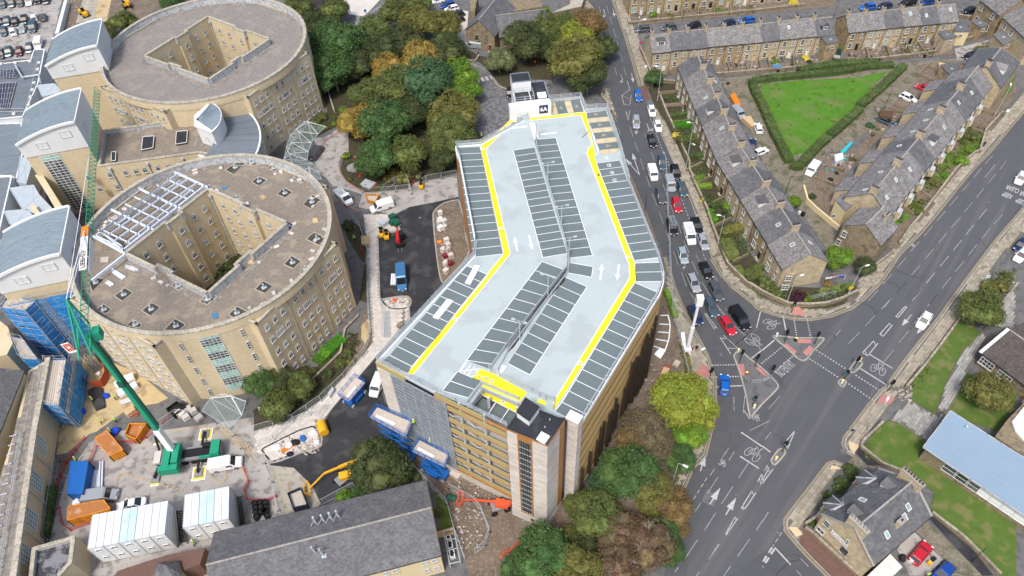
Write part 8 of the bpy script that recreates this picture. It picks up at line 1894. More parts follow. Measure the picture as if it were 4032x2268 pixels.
# ====== STREET FURNITURE, SITE PLANT, PEOPLE
def cen(p):return sum(p,Ve())/len(p)
def head(a,b):return ma.atan2((b-a).y,(b-a).x)
K=Kit();b=MB();b.tube((0,0,0),(0,0,1.2),.11,n=8);b.tube((0,0,1.2),(0,0,8.6),.07,.05,n=8);b.tube((0,0,8.6),(.9,0,8.9),.045,n=6);K.add('lamp_post',b,'m_galv');b=MB();b.hexa([(.8,-.17,8.82),(1.7,-.2,8.92),(1.7,.2,8.92),(.8,.17,8.82),(.8,-.14,8.95),(1.65,-.16,9.06),(1.65,.16,9.06),(.8,.14,8.95)]);K.add('lamp_head',b,'m_frame')
LAMP=K;K=Kit();b=MB();b.tube((0,0,0),(0,0,5.2),.07,.05,n=8);b.bar((0,0,5.1),(.6,0,5.3),.08,.1);K.add('lamp_post',b,'p_black');LAMPB=K
for c,x,y,hx,hy,kit,sc,l in(('C',1212,520,1,0,'L',1.2,'tall grey street lamp beside the red bin at the road edge'),('C',1420,960,-1,.2,'L',1.15,'tall grey street lamp at the farthest queue-side garden'),('C',1715,1449,-1,0,'L',1,'grey street lamp beside the paved queue-side garden'),('G',1688,160,.6,-1,'L',.9,'grey street lamp by the brick-paved garden'),('G',1990,890,-1,.2,'L',1,'grey street lamp by the autumn-tinged hedge'),('L',225,245,1,.3,'L',.95,'grey street lamp on the curved corner pavement'),('L',820,150,1,.2,'L',.95,'grey street lamp with yellow sign below it near the washing line'),('O',1555,600,.8,-.6,'L',.95,'grey street lamp under the autumn trees by the kerb'),('K',1740,950,1,.6,'L',.95,'grey street lamp leaning over the pavement beside the red paving'),('P',-40,20,-.6,.5,'L',.01,''),('L',1000,1449,.4,.5,'L',1,'grey street lamp on the pavement below the dry stone wall'),('D',2200,1120,.5,.8,'L',1,'grey street lamp with a no-entry plate by the main road terrace'),('H',220,400,1,.2,'B',1,'thin black lamp at the near end of the back lane'),('D',1160,1040,.6,.6,'B',1,'thin black lamp beside the green hedge gap'),('D',1605,555,.5,1,'B',1,'thin black lamp by the short terrace wall'),('C',2130,700,.3,1,'B',1,'thin black lamp behind the long terrace yards'),('C',1655,210,.3,1,'B',.9,'thin black lamp in front of the top-edge terrace'),('D',670,200,1,0,'B',.9,'thin black lamp between the two terraces'),('P',1990,1310,.7,.7,'B',.9,'lamp pole on the stone wall behind the surgery'),('G',1300,560,0,1,'B',.9,'black post at the kerb beside the car park')):
 if sc>.1:p=W(c,x,y,0);(LAMP if kit=='L' else LAMPB).place('street_lamp',l,'street lamp',(p.x,p.y,.1),ma.atan2(hy,hx),'street lamps',None,sc)
K=Kit();b=MB();b.tube((0,0,0),(0,0,6),.1,.07,n=8);K.add('lamp_post',b,'m_galv');b=MB();b.bar((-.9,0,6),(.9,0,6),.06)
for s in(-1,1):b.box((s*1.0,0,6),(.55,.4,.1))
K.add('lamp_heads',b,'m_galv')
for i,(c,x,y,l)in enumerate((('C',270,1340,'nearest the rear stair block'),('G',378,290,'second along the divide from the rear'),('G',507,700,'third along the divide from the rear'),('G',578,1000,'at the bend of the divide'),('G',380,1360,'first below the bend'),('K',115,580,'lowest on the long divide'),('Q',1080,370,'beside the yellow ramp opening'))):
 p=W(c,x,y,ZD);K.place('deck_lamp','roof deck lamp post '+l,'lamp post',(p.x,p.y,ZD),ma.radians(10 if i<4 else-25),'lamp posts on the roof deck',None,(1,1,.8))
K=Kit();b=MB();b.tube((0,0,0),(0,0,3.4),.07,n=8);K.add('signal_post',b,'p_black');b=MB();b.box((.1,0,3.1),(.25,.42,1.0));b.box((-.16,.1,2.9),(.2,.35,.8));b.box((.24,0,3.1),(.03,.55,1.15));K.add('signal_head',b,'p_black');b=MB();b.box((.27,0,2.8),(.03,.16,.16));K.add('green_lens',b,'m_signal')
for c,x,y,a,l in(('K',2200,790,60,'traffic light at the far tip of the kite-shaped island'),('K',2345,830,60,'traffic light on the right edge of the kite-shaped island'),('L',75,935,60,'traffic light by the island guard rail corner'),('K',2320,1215,240,'traffic light above the lit bollard on the kite-shaped island'),('L',210,600,110,'traffic light at the left of the small triangular island'),('L',495,622,60,'traffic light at the right tip of the small triangular island'),('L',868,852,40,'traffic light on the upper narrow refuge'),('L',768,972,220,'traffic light on the lower square refuge'),('L',1188,1075,40,'traffic light on the pavement by the school wall'),('P',190,272,220,'traffic light on the long refuge nearest the surgery'),('K',1912,958,60,'traffic light on the pavement left of the blue moving car'),('L',275,325,240,'traffic light on the curved pavement by the red paving')):
 p=W(c,x,y,0);K.place('traffic_light',l,'traffic light',(p.x,p.y,.15),ma.radians(a),'traffic lights at the junction')
for c,x,y,l in(('K',2335,1225,'on the kite-shaped island'),('L',755,990,'on the square refuge'),('P',128,345,'on the long refuge'),('L',135,545,'white, at the left tip of the triangular island'),('K',2185,695,'at the top of the kite-shaped island'),('L',925,780,'on the upper narrow refuge'),('L',315,590,'black and yellow, on the triangular island'),('K',2262,915,'black and yellow, beside the guard rail')):
 p=W(c,x,y,.1);t=thing('bollard','keep-left bollard '+l if 'black' not in l else 'push-button post '+l,'bollard',(p.x,p.y,.15));b=MB();b.box((p.x,p.y,.65),(.35,.25,1.0));b.bd('shell','m_frame' if 'black' not in l else 'p_black',t);b=MB();b.box((p.x,p.y-.01,1.2),(.37,.27,.12));b.bd('cap','m_beacon' if 'lit' in l or c in 'KLP' and 'white' not in l else 'm_frame',t)
def railing(s,l,m='m_galv',h=1.1,name='guard_railing',cat='railing',z=.12,inf=True):
 p=S(s);t=thing(name,l,cat,p[0]);b=MB()
 for a,c in zip(p,p[1:]):
  n=max(1,int((c-a).length/1.8))
  for i in range(n+1):q=a.lerp(c,i/n);b.box((q.x,q.y,z+h/2),(.06,.06,h))
  for hh_ in(h,.55*h,.15):b.bar((a.x,a.y,z+hh_),(c.x,c.y,z+hh_),.05)
 b.bd('rails',m,t);return t
railing('K 2250 935 2300 985 2415 985 L 80 940','grey pedestrian guard rail across the kite-shaped island');railing('L 470 190 690 150','pale lattice fence on the corner garden wall');railing('D 2120 60 2110 70','short rail at the top right house')
# mesh site fencing
def heras(s,l,h=2.0,m='m_galv'):
 p=S(s);t=thing('site_fence',l,'fence',p[0])
 for a,c in zip(p,p[1:]):
  n=max(1,round((c-a).length/3.4))
  for i in range(n):
   q,r_2=a.lerp(c,i/n),a.lerp(c,(i+1)/n);d=(r_2-q).normalized()*.05;b=MB();q=q+d;r_2=r_2-d
   for zz in(.15,h):b.bar((q.x,q.y,zz),(r_2.x,r_2.y,zz),.05)
   for e in(q,r_2):b.bar((e.x,e.y,.05),(e.x,e.y,h),.05)
   for k in range(1,8):e=q.lerp(r_2,k/8);b.bar((e.x,e.y,.15),(e.x,e.y,h),.012)
   for k in range(1,6):b.bar((q.x,q.y,h*k/6),(r_2.x,r_2.y,h*k/6),.012)
   b.bd('fence_panel',m,t);b=MB();b.box((q.x,q.y,.09),(.65,.22,.15));b.bd('fence_foot','p_black',t)
for s,l in(('F 1040 385 1230 390 1480 365 1500 400 1640 280 1930 230','mesh fence curving round the boulder garden to the car park'),('F 1240 370 1340 300 1460 270 1500 380','loose mesh panels behind the orange barriers'),('F 940 640 1010 720 1090 960 J 1090 180 1100 340 1110 520 1060 700 860 950 640 1160 380 1340 0 1449','long mesh fence between the white paving and the planted bank'),('J 1170 20 1200 160 1230 380 1220 560','mesh fence line along the white paving edge'),('N 20 240 200 160 380 0 J 700 1240 600 1400','mesh fence round the rubbish corner'),('N 1360 380 1520 430 1640 560 1840 770 1900 1000 2010 1310','mesh fence climbing past the slate building gable'),('N 1860 620 2080 740 2160 830 2240 1030 2200 1160 2100 1240','mesh fence across the rubble ground'),('N 100 380 180 560 240 830 280 900','mesh fence left of the dark skip'),('N 640 780 860 660 960 610','mesh fence behind the yellow boom lift'),('M 560 360 480 900 455 1110','mesh fence along the green hedge strip'),('G 1480 60 1500 200 K 1560 330 1590 430 1620 560 1650 700 1700 900 1725 1010','hoarding line between the soil strip and the pavement'),('I 1500 1420 1700 1290 1900 1310','mesh panels beside the stacked stone'),('M 2070 0 2230 120 2300 240 2360 340','dark barrier line beside the drop-off words')):heras(s,l)
def redbar(s,l,m='p_red',step=2.0):
 p=resamp(S(s),step);t=thing('plastic_barrier',l,'barrier',p[0])
 for a,c in zip(p,p[1:]):
  if(c-a).length<.3:continue
  b=MB()
  for zz in(.95,.55,.2):b.bar((a.x,a.y,zz),(c.x,c.y,zz),.05,.09)
  for e in(a,c):b.bar((e.x,e.y,.02),(e.x,e.y,1.0),.06)
  b.box((a.x,a.y,.06),(.5,.12,.08));b.bd('barrier_panel',m,t)
for s,m,l in(('M 820 140 640 380 540 640','p_red','red barriers left of the blue container'),('M 1130 180 1300 190 1400 140 1480 60','p_red','red barriers round the crane boom'),('M 930 220 860 380','p_red','red barriers beside the rusty skip'),('M 570 800 600 960 680 1020 860 960','p_red','red barriers round the orange container'),('M 2290 360 2370 560 2330 640 2350 720 2415 740','p_orangered','orange-red barriers right of the white van'),('N 0 740 130 740 230 700','p_red','red barriers by the pipe rings'),('O 0 1240 130 1110','p_orangered','orange barriers at the large round tree'),('F 1135 360 1175 315','p_orangered','orange barrier pair by the boulder garden'),('F 1490 340 1530 285','p_red','red barrier at the fence corner'),('F 1005 230 1050 195','p_orangered','orange barrier by the boulder ring'),('F 1020 920 1055 1000','p_red','red barrier on the white paving'),('I 1550 1380 1620 1300','p_red','red barrier by the stacked stone'),('N 2350 1270 2415 1210','p_orangered','orange barrier corner at the soil, bottom')):redbar(s,l,m)
# people: one continuous skinned body
def figure(pose):
 me=bpy.data.meshes.new('f');s_=pose;vs_=[(0,0,.95),(0,0,1.2),(0,0,1.42),(0,0,1.55),(.02,0,1.68),(0,.1,.9),(.02+s_,.11,.48),(s_*1.2,.12,.06),(.14+s_*1.2,.12,.03),(0,-.1,.9),(.02-s_,-.11,.48),(-s_*1.2,-.12,.06),(.14-s_*1.2,-.12,.03),(0,.2,1.4),(-.02,.26,1.12),(.12,.24,.9),(0,-.2,1.4),(.05,-.27,1.12),(.2,-.2,.95)]
 ed=[(0,1),(1,2),(2,3),(3,4),(0,5),(5,6),(6,7),(7,8),(0,9),(9,10),(10,11),(11,12),(2,13),(13,14),(14,15),(2,16),(16,17),(17,18)];me.from_pydata(vs_,ed,[])
 o=bpy.data.objects.new('f',me);COL.objects.link(o);o.modifiers.new('s','SKIN');rad=[.15,.15,.16,.06,.10,.10,.075,.05,.045,.10,.075,.05,.045,.07,.055,.04,.07,.055,.04]
 for v,r in zip(me.skin_vertices[0].data,rad):v.radius=(r,r*.9)
 me.skin_vertices[0].data[0].use_root=True;o.modifiers.new('u','SUBSURF').levels=1;dg=bpy.context.evaluated_depsgraph_get();m2=bpy.data.meshes.new_from_object(o.evaluated_get(dg));bpy.data.objects.remove(o);m2.name='body'
 for m in('p_hivis','p_navy','p_skin'):m2.materials.append(MATS[m])
 for f in m2.polygons:z=f.center.z;f.material_index=1 if z<.95 else(2 if z>1.5 or(abs(f.center.y)>.17 and z<1.02)else 0)
 return m2
FG=[figure(.0),figure(.16)]
hm=MB();hm.blob((.02,0,1.79),(.13,.12,.1),8,5,0);hm=hm.mesh('helmet','m_frame')
PP="""M 725 345 0 p_hivis 1|worker in yellow vest standing at the top of the blue container|M 1845 1135 0 p_hivis 1|worker in yellow vest below the short white cabins|M 1052 75 0 p_hivis 1|worker in yellow vest beside the blue bin bags|I 882 1145 0 p_hivis 1|worker in yellow vest on the dark ramp by the hoist|I 1085 1125 0 p_hivis 1|worker in yellow vest beside the white wrapped packs|I 955 1350 0 p_hivis 1|worker in yellow vest on the ochre ground, left of the pair|I 1095 1340 0 p_hivis 1|worker in yellow vest on the ochre ground, right of the pair|F 955 820 0 p_hivis 1|worker in yellow vest beside the round block's planting|N 1405 410 0 p_hivis 0|crouching worker in yellow vest by the fence under the dark tree|O 250 1045 0 p_hivis 1|worker in pale vest on the soil above the large round tree|B 2165 1295 0 p_hivis 1|worker in yellow vest beside the car park's rear corner|B 2128 490 0 p_orange 0|pedestrian in dark clothes with orange bag by the silver van|C 875 890 0 p_black 0|pedestrian in black, left of two by the far pavement|C 912 885 0 p_black 0|pedestrian in black, right of two by the far pavement|C 985 1050 0 p_pink 0|pedestrian in pink by the car park's far rail|C 257 600 0 p_orange 0|person in orange in the shade of the trees|D 2115 1375 0 p_black 0|pedestrian in black on the main road pavement|K 1745 670 0 p_maroon 0|pedestrian in dark red on the pavement by the camera mast|K 1795 655 0 p_black 0|pedestrian in black on the pavement by the camera mast|P 1580 1440 0 p_hivis 0|person in yellow vest in the surgery yard|F 968 70 0 p_orangered 1|worker in orange clothes by the boulder ring|Q 437 640 11.3 p_hivis 1|worker in yellow vest on the tallest blue scissor lift|Q 590 820 6.7 p_hivis 1|worker in yellow vest and white helmet on the lower scissor lift|Q 1187 870 9.4 p_hivis 1|worker in yellow vest inside an open car park storey"""
q_=PP.split('|')
for i in range(0,len(q_),2):
 a=q_[i].split();z=float(a[3]);p=W(a[0],float(a[1]),float(a[2]),z+.9);root=bpy.data.objects.new('person',None);COL.objects.link(root);root.location=(p.x,p.y,z+.1);root.rotation_euler=(0,0,i*1.7);root.scale=(1.07,)*3;setp(root,q_[i+1],'person');o=bpy.data.objects.new('body',FG[(i//2)%2]);COL.objects.link(o);o.parent=root;o.material_slots[0].link='OBJECT';o.material_slots[0].material=MATS[a[4]]
 if a[5]=='1':h_=bpy.data.objects.new('helmet',hm);COL.objects.link(h_);h_.parent=root
def lattice(b,a,c,w,step,r=.06,up=Ve((0,0,1)),tri=False):
 a,c=Ve(a),Ve(c);d=(c-a).normalized();s=d.cross(up).normalized()*w/2;u=s.cross(d).normalized()*w/2;off_=[s-u,-s-u,-s+u,s+u]if not tri else[s-u,-s-u,u]
 n=max(1,int((c-a).length/step))
 for o in off_:b.bar(a+o,c+o,r*1.5)
 for i in range(n):
  p,q=a.lerp(c,i/n),a.lerp(c,(i+1)/n)
  for k in range(len(off_)):b.bar(p+off_[k],q+off_[(k+1)%len(off_)],r);b.bar(q+off_[k],q+off_[(k+1)%len(off_)],r)
  # ---- mobile tower crane
cr=thing('mobile_crane','green and white mobile tower crane with tall mast and long green lattice jib','crane',(-59.5,63.5,0));MT=Ve((-61.7,66.6,34));JT=W('A',910,850,35);A0_,A1_=S('V 60 600 1610 380',1.6);du_=(A1_-A0_).normalized();rz=ma.atan2(du_.y,du_.x)
cpt=lambda x,y,z:A0_+du_*x+Ve((-du_.y,du_.x,0))*y+Ve((0,0,z-1.6));LC=(A1_-A0_).length
def crb(nm,m,x,y,z,dx,dy,dz):b=MB();q=cpt(x,y,z);b.box(q,(dx,dy,dz),rz);b.bd(nm,m,cr)
crb('chassis','p_grey',LC*.5,0,1.3,LC*.98,2.5,.5);crb('deck_plate','p_black',LC*.6,0,1.6,LC*.4,1.6,.12);crb('driver_cab','p_green',LC*.91,0,1.75,LC*.13,2.7,1.9);crb('cab_glass','m_carglass',LC*.975,0,2.1,.4,2.3,1.0);crb('engine_cover','p_black',LC*.77,.9,2,LC*.13,.8,.7);crb('side_panel','p_green',LC*.77,-1.2,1.75,LC*.2,.3,.5);crb('superstructure','p_green',LC*.24,-.9,2.9,1.2,4.8,1.2);crb('superstructure','p_green',LC*.36,-.6,2.7,1.1,3.8,1.5);crb('counterweight','p_green',LC*.28,-3.3,2.6,3.2,1.0,1.6);crb('rear_platform','m_palegrey',LC*.04,0,1.7,LC*.1,2.4,.3)
for x in(.1,.42,.56,.7,.82):
 for y in(-1.15,1.15):q=cpt(LC*x,y,.55);v_=Ve((-du_.y,du_.x,0))*.2;b=MB();b.tube(q-v_,q+v_,.55,n=14);b.bd('wheel','m_rubber',cr)
for s in('V 60 930 195 920 150 1220 -50 1260','V 935 815 1250 770 1200 1090 890 1135','M 1905 50 2030 42 2010 150 1885 160','V 60 60 130 40 210 280 20 310'):
 p=S(s,.1);c=cen(p);MB().prism(p,.05,.16).bd('spreader_mat_edge','m_purewhite',cr);MB().prism([c+(q-c)*.85 for q in p],.05,.22).bd('spreader_mat','m_matyellow',cr);b=MB();b.box((c.x,c.y,.35),(1.3,1.6,.25),rz);b.bd('outrigger_pad','p_grey',cr);q=cpt(min(max((c-A0_).dot(du_),1),LC-1),0,1.2);b=MB();b.bar((c.x,c.y,.9),(q.x,q.y,1.1),.35);b.bar((c.x,c.y,.3),(c.x,c.y,1.1),.25);b.bd('outrigger_leg','p_black',cr)
B0_=cpt(LC*.3,.2,2.4);B1_=B0_.lerp(MT,.22);b=MB();b.bar(B0_,B1_,1.0,1.0);b.bd('mast_base','m_purewhite',cr);b=MB();b.bar(B1_,B0_.lerp(MT,.62),.72,.72);b.bd('mast_section','p_green',cr);b=MB();b.bar(B0_.lerp(MT,.62),MT-Ve((0,0,1)),.6,.6);b.bd('mast_section','p_green',cr)
b=MB();b.bar(B1_+Ve((0,.8,0)),MT+Ve((0,.7,-2)),.3);b.bar(B0_.lerp(MT,.6)+Ve((0,-.05,0)),B0_.lerp(MT,.64),.95);b.bd('mast_collar','p_darkgreen',cr)
jd=(JT-MT).normalized();sd_=Ve((jd.y,-jd.x,0));b=MB();lattice(b,MT+Ve((0,0,.6))-jd*1.5,JT,1.15,1.15,.055,tri=True);b.bd('lattice_jib','p_green',cr)
b=MB();AF=W('I',632,185,40);
for o in(-.8,.8):b.bar(MT+sd_*o+jd*1.2,AF,.22);b.bar(MT+sd_*o-jd*3.8-Ve((0,0,1)),AF,.22);b.bar(MT+sd_*o-jd*4.2-Ve((0,0,1)),MT+sd_*o+jd*1,.2)
b.bd('back_frame','p_green',cr);b=MB();b.bar(AF,MT.lerp(JT,.32)+Ve((0,0,1.2)),.12);b.bar(AF,MT.lerp(JT,.62)+Ve((0,0,1.2)),.07);b.bar(AF+sd_*.5,MT.lerp(JT,.3)+Ve((0,0,1.1)),.1);b.bd('pendant_rods','m_purewhite',cr)
q=MT+sd_*1.7-jd*.5-Ve((0,0,.6));b=MB();b.box(q,(1.5,1.1,1.6),ma.atan2(jd.y,jd.x));b.bd('operator_cab','p_green',cr);b=MB();b.box(q+jd*.65+Ve((0,0,.1)),(.3,.95,1.1),ma.atan2(jd.y,jd.x));b.bd('cab_glass','m_carglass',cr)
q=MT+jd*14+sd_*.72;b=MB();b.bar(MT+jd*11.5+sd_*.7+Ve((0,0,.2)),MT+jd*19+sd_*.7+Ve((0,0,.2)),.06,1.15);b.bd('name_board','m_purewhite',cr);t_=MT+jd*14.3+sd_*.4+Ve((0,0,1.15));b=MB();b.bar(MT+jd*11.5+Ve((0,0,1.12)),MT+jd*19+Ve((0,0,1.12)),1.1,.05);b.bd('name_board','m_purewhite',cr)
t_=MT+jd*14.2+Ve((0,0,1.17));yv=-sd_;o=words('LIEBHERR',(0,0),(1,0),1,1,m='p_black',kind=None,name='sign_lettering',rot=Mtx(((jd.x*1.15,yv.x,0,t_.x),(jd.y*1.15,yv.y,0,t_.y),(0,0,1,t_.z),(0,0,0,1))));o.parent=cr;o.matrix_parent_inverse=Mtx.Translation(-Ve(cr.location))
b=MB();b.bar(MT+jd*19.1+Ve((0,0,1.12)),MT+jd*21.5+Ve((0,0,1.12)),1.1,.05);b.bd('orange_board','p_orange',cr)
# ---- scaffolding with blue sheeting
sf=thing('scaffolding','blue-sheeted scaffolding against the front plant tower and round the stair bay','scaffold',(-84,80,0));u13=Ve((-.974,-.225,0));v13=Ve((-.225,.974,0));F0=W('E',570,960,24);F0=Ve((F0.x,F0.y,0))-v13*1.3
def sheets(a,c,z0,z1,n=None,lift=2.0):
 a=Ve((a[0],a[1],0));c=Ve((c[0],c[1],0));nz=max(1,round((z1-z0)/lift));g=random.Random(int(a.x*7+c.y));d=(c-a);nx=max(2,int(d.length/.8));nv=Ve((d.y,-d.x,0)).normalized()
 for k in range(nz):
  za,zb=z0+(z1-z0)*k/nz,z0+(z1-z0)*(k+1)/nz-.06;b=MB();P=[]
  for i in range(nx+1):o=nv*g.uniform(-.12,.12);q=a+d*i/nx+o;P.append((Ve((q.x,q.y,za+g.uniform(0,.1))),Ve((q.x,q.y,zb))+nv*g.uniform(-.05,.05)))
  for i in range(nx):b.poly([P[i][0],P[i+1][0],P[i+1][1],P[i][1]])
  b.bd('sheet','m_sheet',sf)
 b=MB();nn=max(1,round(d.length/2.2))
 for i in range(nn+1):q=a+d*i/nn+nv*.12;b.tube((q.x,q.y,0),(q.x,q.y,z1+1.2),.05,n=5)
 for k in range(nz+1):z=z0+(z1-z0)*k/nz;b.bar(a+nv*.15+Ve((0,0,z)),c+nv*.15+Ve((0,0,z)),.05);b.bar(a+Ve((0,0,z+1)),c+Ve((0,0,z+1)),.04)
 b.bd('scaffold_tubes','m_galv',sf)
sheets(F0-u13*.5,F0+u13*13,.5,15.5);sheets(F0-u13*.5,F0-u13*.5+v13*3,.5,15.5)
for s,z,zt in(('Y 0 240 215 268 300 190 80 130',15.5,17),('Y 340 1075 505 1110 570 700 400 700',7.6,9),('Y 95 500 200 520 330 700 180 690',8,9)):
 p=S(s,z)
 for i in range(4):sheets(p[i],p[(i+1)%4],.3,z)
 b=MB();c=cen(p);e=(p[2]-p[1]);w_2=(p[1]-p[0]);n=9
 for k in range(n):q0,q1=p[0].lerp(p[1],(k+.06)/n),p[0].lerp(p[1],(k+.94)/n);r0,r1=p[3].lerp(p[2],(k+.06)/n),p[3].lerp(p[2],(k+.94)/n);b=MB();b.poly([q0-Ve((0,0,.3)),q1-Ve((0,0,.3)),r1-Ve((0,0,.3)),r0-Ve((0,0,.3))]);b.bd('scaffold_board','m_wornwood',sf)
p=S('Y 625 680 672 715 605 1175 560 1130',5);MB().prism(p,4.9,5.05,bottom=True).bd('grey_sheet','p_grey',sf);sheets(p[1],p[2],.2,4.9,lift=5);sheets(p[0],p[3],.2,4.9,lift=5)
rw=thing('rear_wing','cream wing with dark windows behind the sheeted stair tower at the left edge','building',W('Y',0,500));MB().prism(S('Y -400 380 -20 350 70 420 110 560 60 660 -400 760',7),0,7).bd('wall','m_hosp',rw)
for x,y,z in((20,430,5),(75,550,4.6)):q=W('Y',x,y,z);put('window',winmesh(1.2,1.2,2,1),rw,q-Ve((0,.3,0)),PI)
ho=thing('site_hoist','lattice hoist mast with a red-roofed cage marked H in front of the blue sheeting','hoist',(-81.2,84.5,0));q=Ve((-81.2,84.5,0));b=MB();lattice(b,q,q+Ve((0,0,21)),.8,1.3,.06,up=Ve((0,1,0)));b.bd('hoist_mast','p_grey',ho)
p=S('Y 530 575 610 650 680 635 600 555',8);b=MB();b.prism(p,5.6,8,bottom=True);b.bd('cage','p_grey',ho);c=cen(p);b=MB();b.prism(p,8.0,8.12,bottom=True);b.bd('cage_roof','m_purewhite',ho);b=MB();g_=lambda x,y:p[0]+(p[1]-p[0])*x+(p[3]-p[0])*y
for x0,x1,y0,y1 in((.1,.9,.08,.33),(.1,.42,.38,.62),(.6,.9,.38,.62),(.1,.9,.67,.92)):b.prism([g_(x0,y0),g_(x1,y0),g_(x1,y1),g_(x0,y1)],8.12,8.16)
b.bd('red_marking','p_redbrick',ho)
p=S('Y 780 900 830 960 920 940 960 860 940 740 880 730',0);t=ho
for a,c in zip(p,p[1:]):b=MB();b.bar((a.x,a.y,1.1),(c.x,c.y,1.1),.06,2.1);b.bd('base_guard','p_redbrick',ho)
MB().prism(S('Y 770 990 830 960 905 960 930 1130 850 1160'),.15,.5).bd('access_ramp','m_newtar',label='dark ramp in front of the red hoist guard',cat='ramp',center=True)
# ---- white cabins
def cabins(s,l,n,z0=5.6,blue=(2,),name='site_cabins'):
 p=S(s,z0);t=thing(name,l,'cabins',Ve((*cen(p)[:2],0)))
 for k in range(n):
  a,c,e,f=p[0].lerp(p[1],(k+.01)/n),p[0].lerp(p[1],(k+.99)/n),p[3].lerp(p[2],(k+.99)/n),p[3].lerp(p[2],(k+.01)/n)
  for z1,z2 in((.25,2.85),(2.95,z0)):
   b=MB();b.prism([a,c,e,f],z1,z2);o=b.bd('cabin','m_cabin',t);d=(e-f).normalized();nn=Ve((-d.y,d.x,0));d=(f-e).normalized();winat(o,winmesh(.8,.7,1,1,sill=False),e,f,.5,z1+1.6,.0)if(Ve(((f-e).normalized().y,-(f-e).normalized().x,0))).y<0 else winat(o,winmesh(.8,.7,1,1,sill=False),f,e,.5,z1+1.6,.0)
  MB().sheet([a,c,e,f],z0+.02).bd('cabin_roof','m_cabinblue' if k in blue else 'm_cabin',t);b=MB()
  for q,r_2 in((a,f),(c,e),(a,c),(f,e),(a.lerp(c,.5),f.lerp(e,.5))):b.bar(q+Ve((0,0,.04)),r_2+Ve((0,0,.04)),.08 if q is not a.lerp(c,.5)else .03)
  for q in(a,c,e,f):b.bar((q.x,q.y,.1),(q.x,q.y,z0),.12)
  b.bd('cabin_frame','m_galv',t)
 st=MB();a,c=p[1],p[2];d=(p[1]-p[0]).normalized();e=(c-a)
 for k in range(14):q=a+d*.9+e*(.15+.055*k);st.box((q.x,q.y,3-.2*k),(1.1,.3,.06),ma.atan2(d.y,d.x))
 for o in(.4,1.5):st.bar(a+d*o+e*.1+Ve((0,0,3.1-z0)),a+d*o+e*.95+Ve((0,0,.3-z0)),.1,.25);st.bar(a+d*o+e*.1+Ve((0,0,4.1-z0)),a+d*o+e*.95+Ve((0,0,1.3-z0)),.05)
 st.bd('steel_stair','p_black',t)
cabins('M 878 872 1600 735 1565 1050 832 1195','long double-stacked row of white cabins with one blue roof panel',5);cabins('M 1757 682 2180 598 2175 905 1738 990','shorter double-stacked block of white cabins with a blue roof panel',3,blue=(1,))
# ---- containers and skips
def ribbed(s,z,m,top,l,name='shipping_container',cat='container',open_=False):
 p=S(s,z);t=thing(name,l,cat,Ve((*cen(p)[:2],0)));b=MB();b.prism(p,.1,z,top=not open_);b.bd('shell',m,t);c=cen(p);r_=MB()
 for i in range(4):
  a,e=p[i],p[(i+1)%4];n=int((e-a).length/.45)
  for k in range(n+1):q=a.lerp(e,k/n);r_.bar((q.x,q.y,.15),(q.x,q.y,z),.12)
  r_.bar(a,e,.14)
 r_.bd('ribs',m,t,kind='stuff');q=[c+(v-c)*.94 for v in p]
 if top:MB().sheet(q,z+.03 if not open_ else z*.7).bd('top_sheet' if not open_ else 'load',top,t)
 return t,c
ribbed('M 672 362 838 360 785 665 640 665',2.6,'p_blue','p_blue','blue steel shipping container at the left of the yard');ribbed('M 898 140 1012 65 1170 250 1040 310',2.0,'m_skip','m_rust','rusty brown covered skip left of the crane','skip','skip');ribbed('M 650 785 985 725 1048 810 640 920',2.4,'m_skip','m_rust','long orange container with rusty lid below the silver van');ribbed('M 1228 0 1388 0 1290 145 1190 100',1.9,'m_skip','m_rust','orange skip at the crane boom foot','skip','skip',True);ribbed('N 320 660 440 608 505 770 370 800',2.0,'p_navy','m_wornwood','dark blue skip heaped with timber behind the slate building','skip','skip',True);ribbed('F 1060 400 1190 400 1150 470 1080 450',1.2,'m_skip','m_wornwood','yellow skip behind the white panel van','skip','skip',True);ribbed('I 1580 1230 1680 1160 1760 1210 1650 1290',1.5,'p_black','p_black','open black container beside the stacked stone','skip','skip',True)
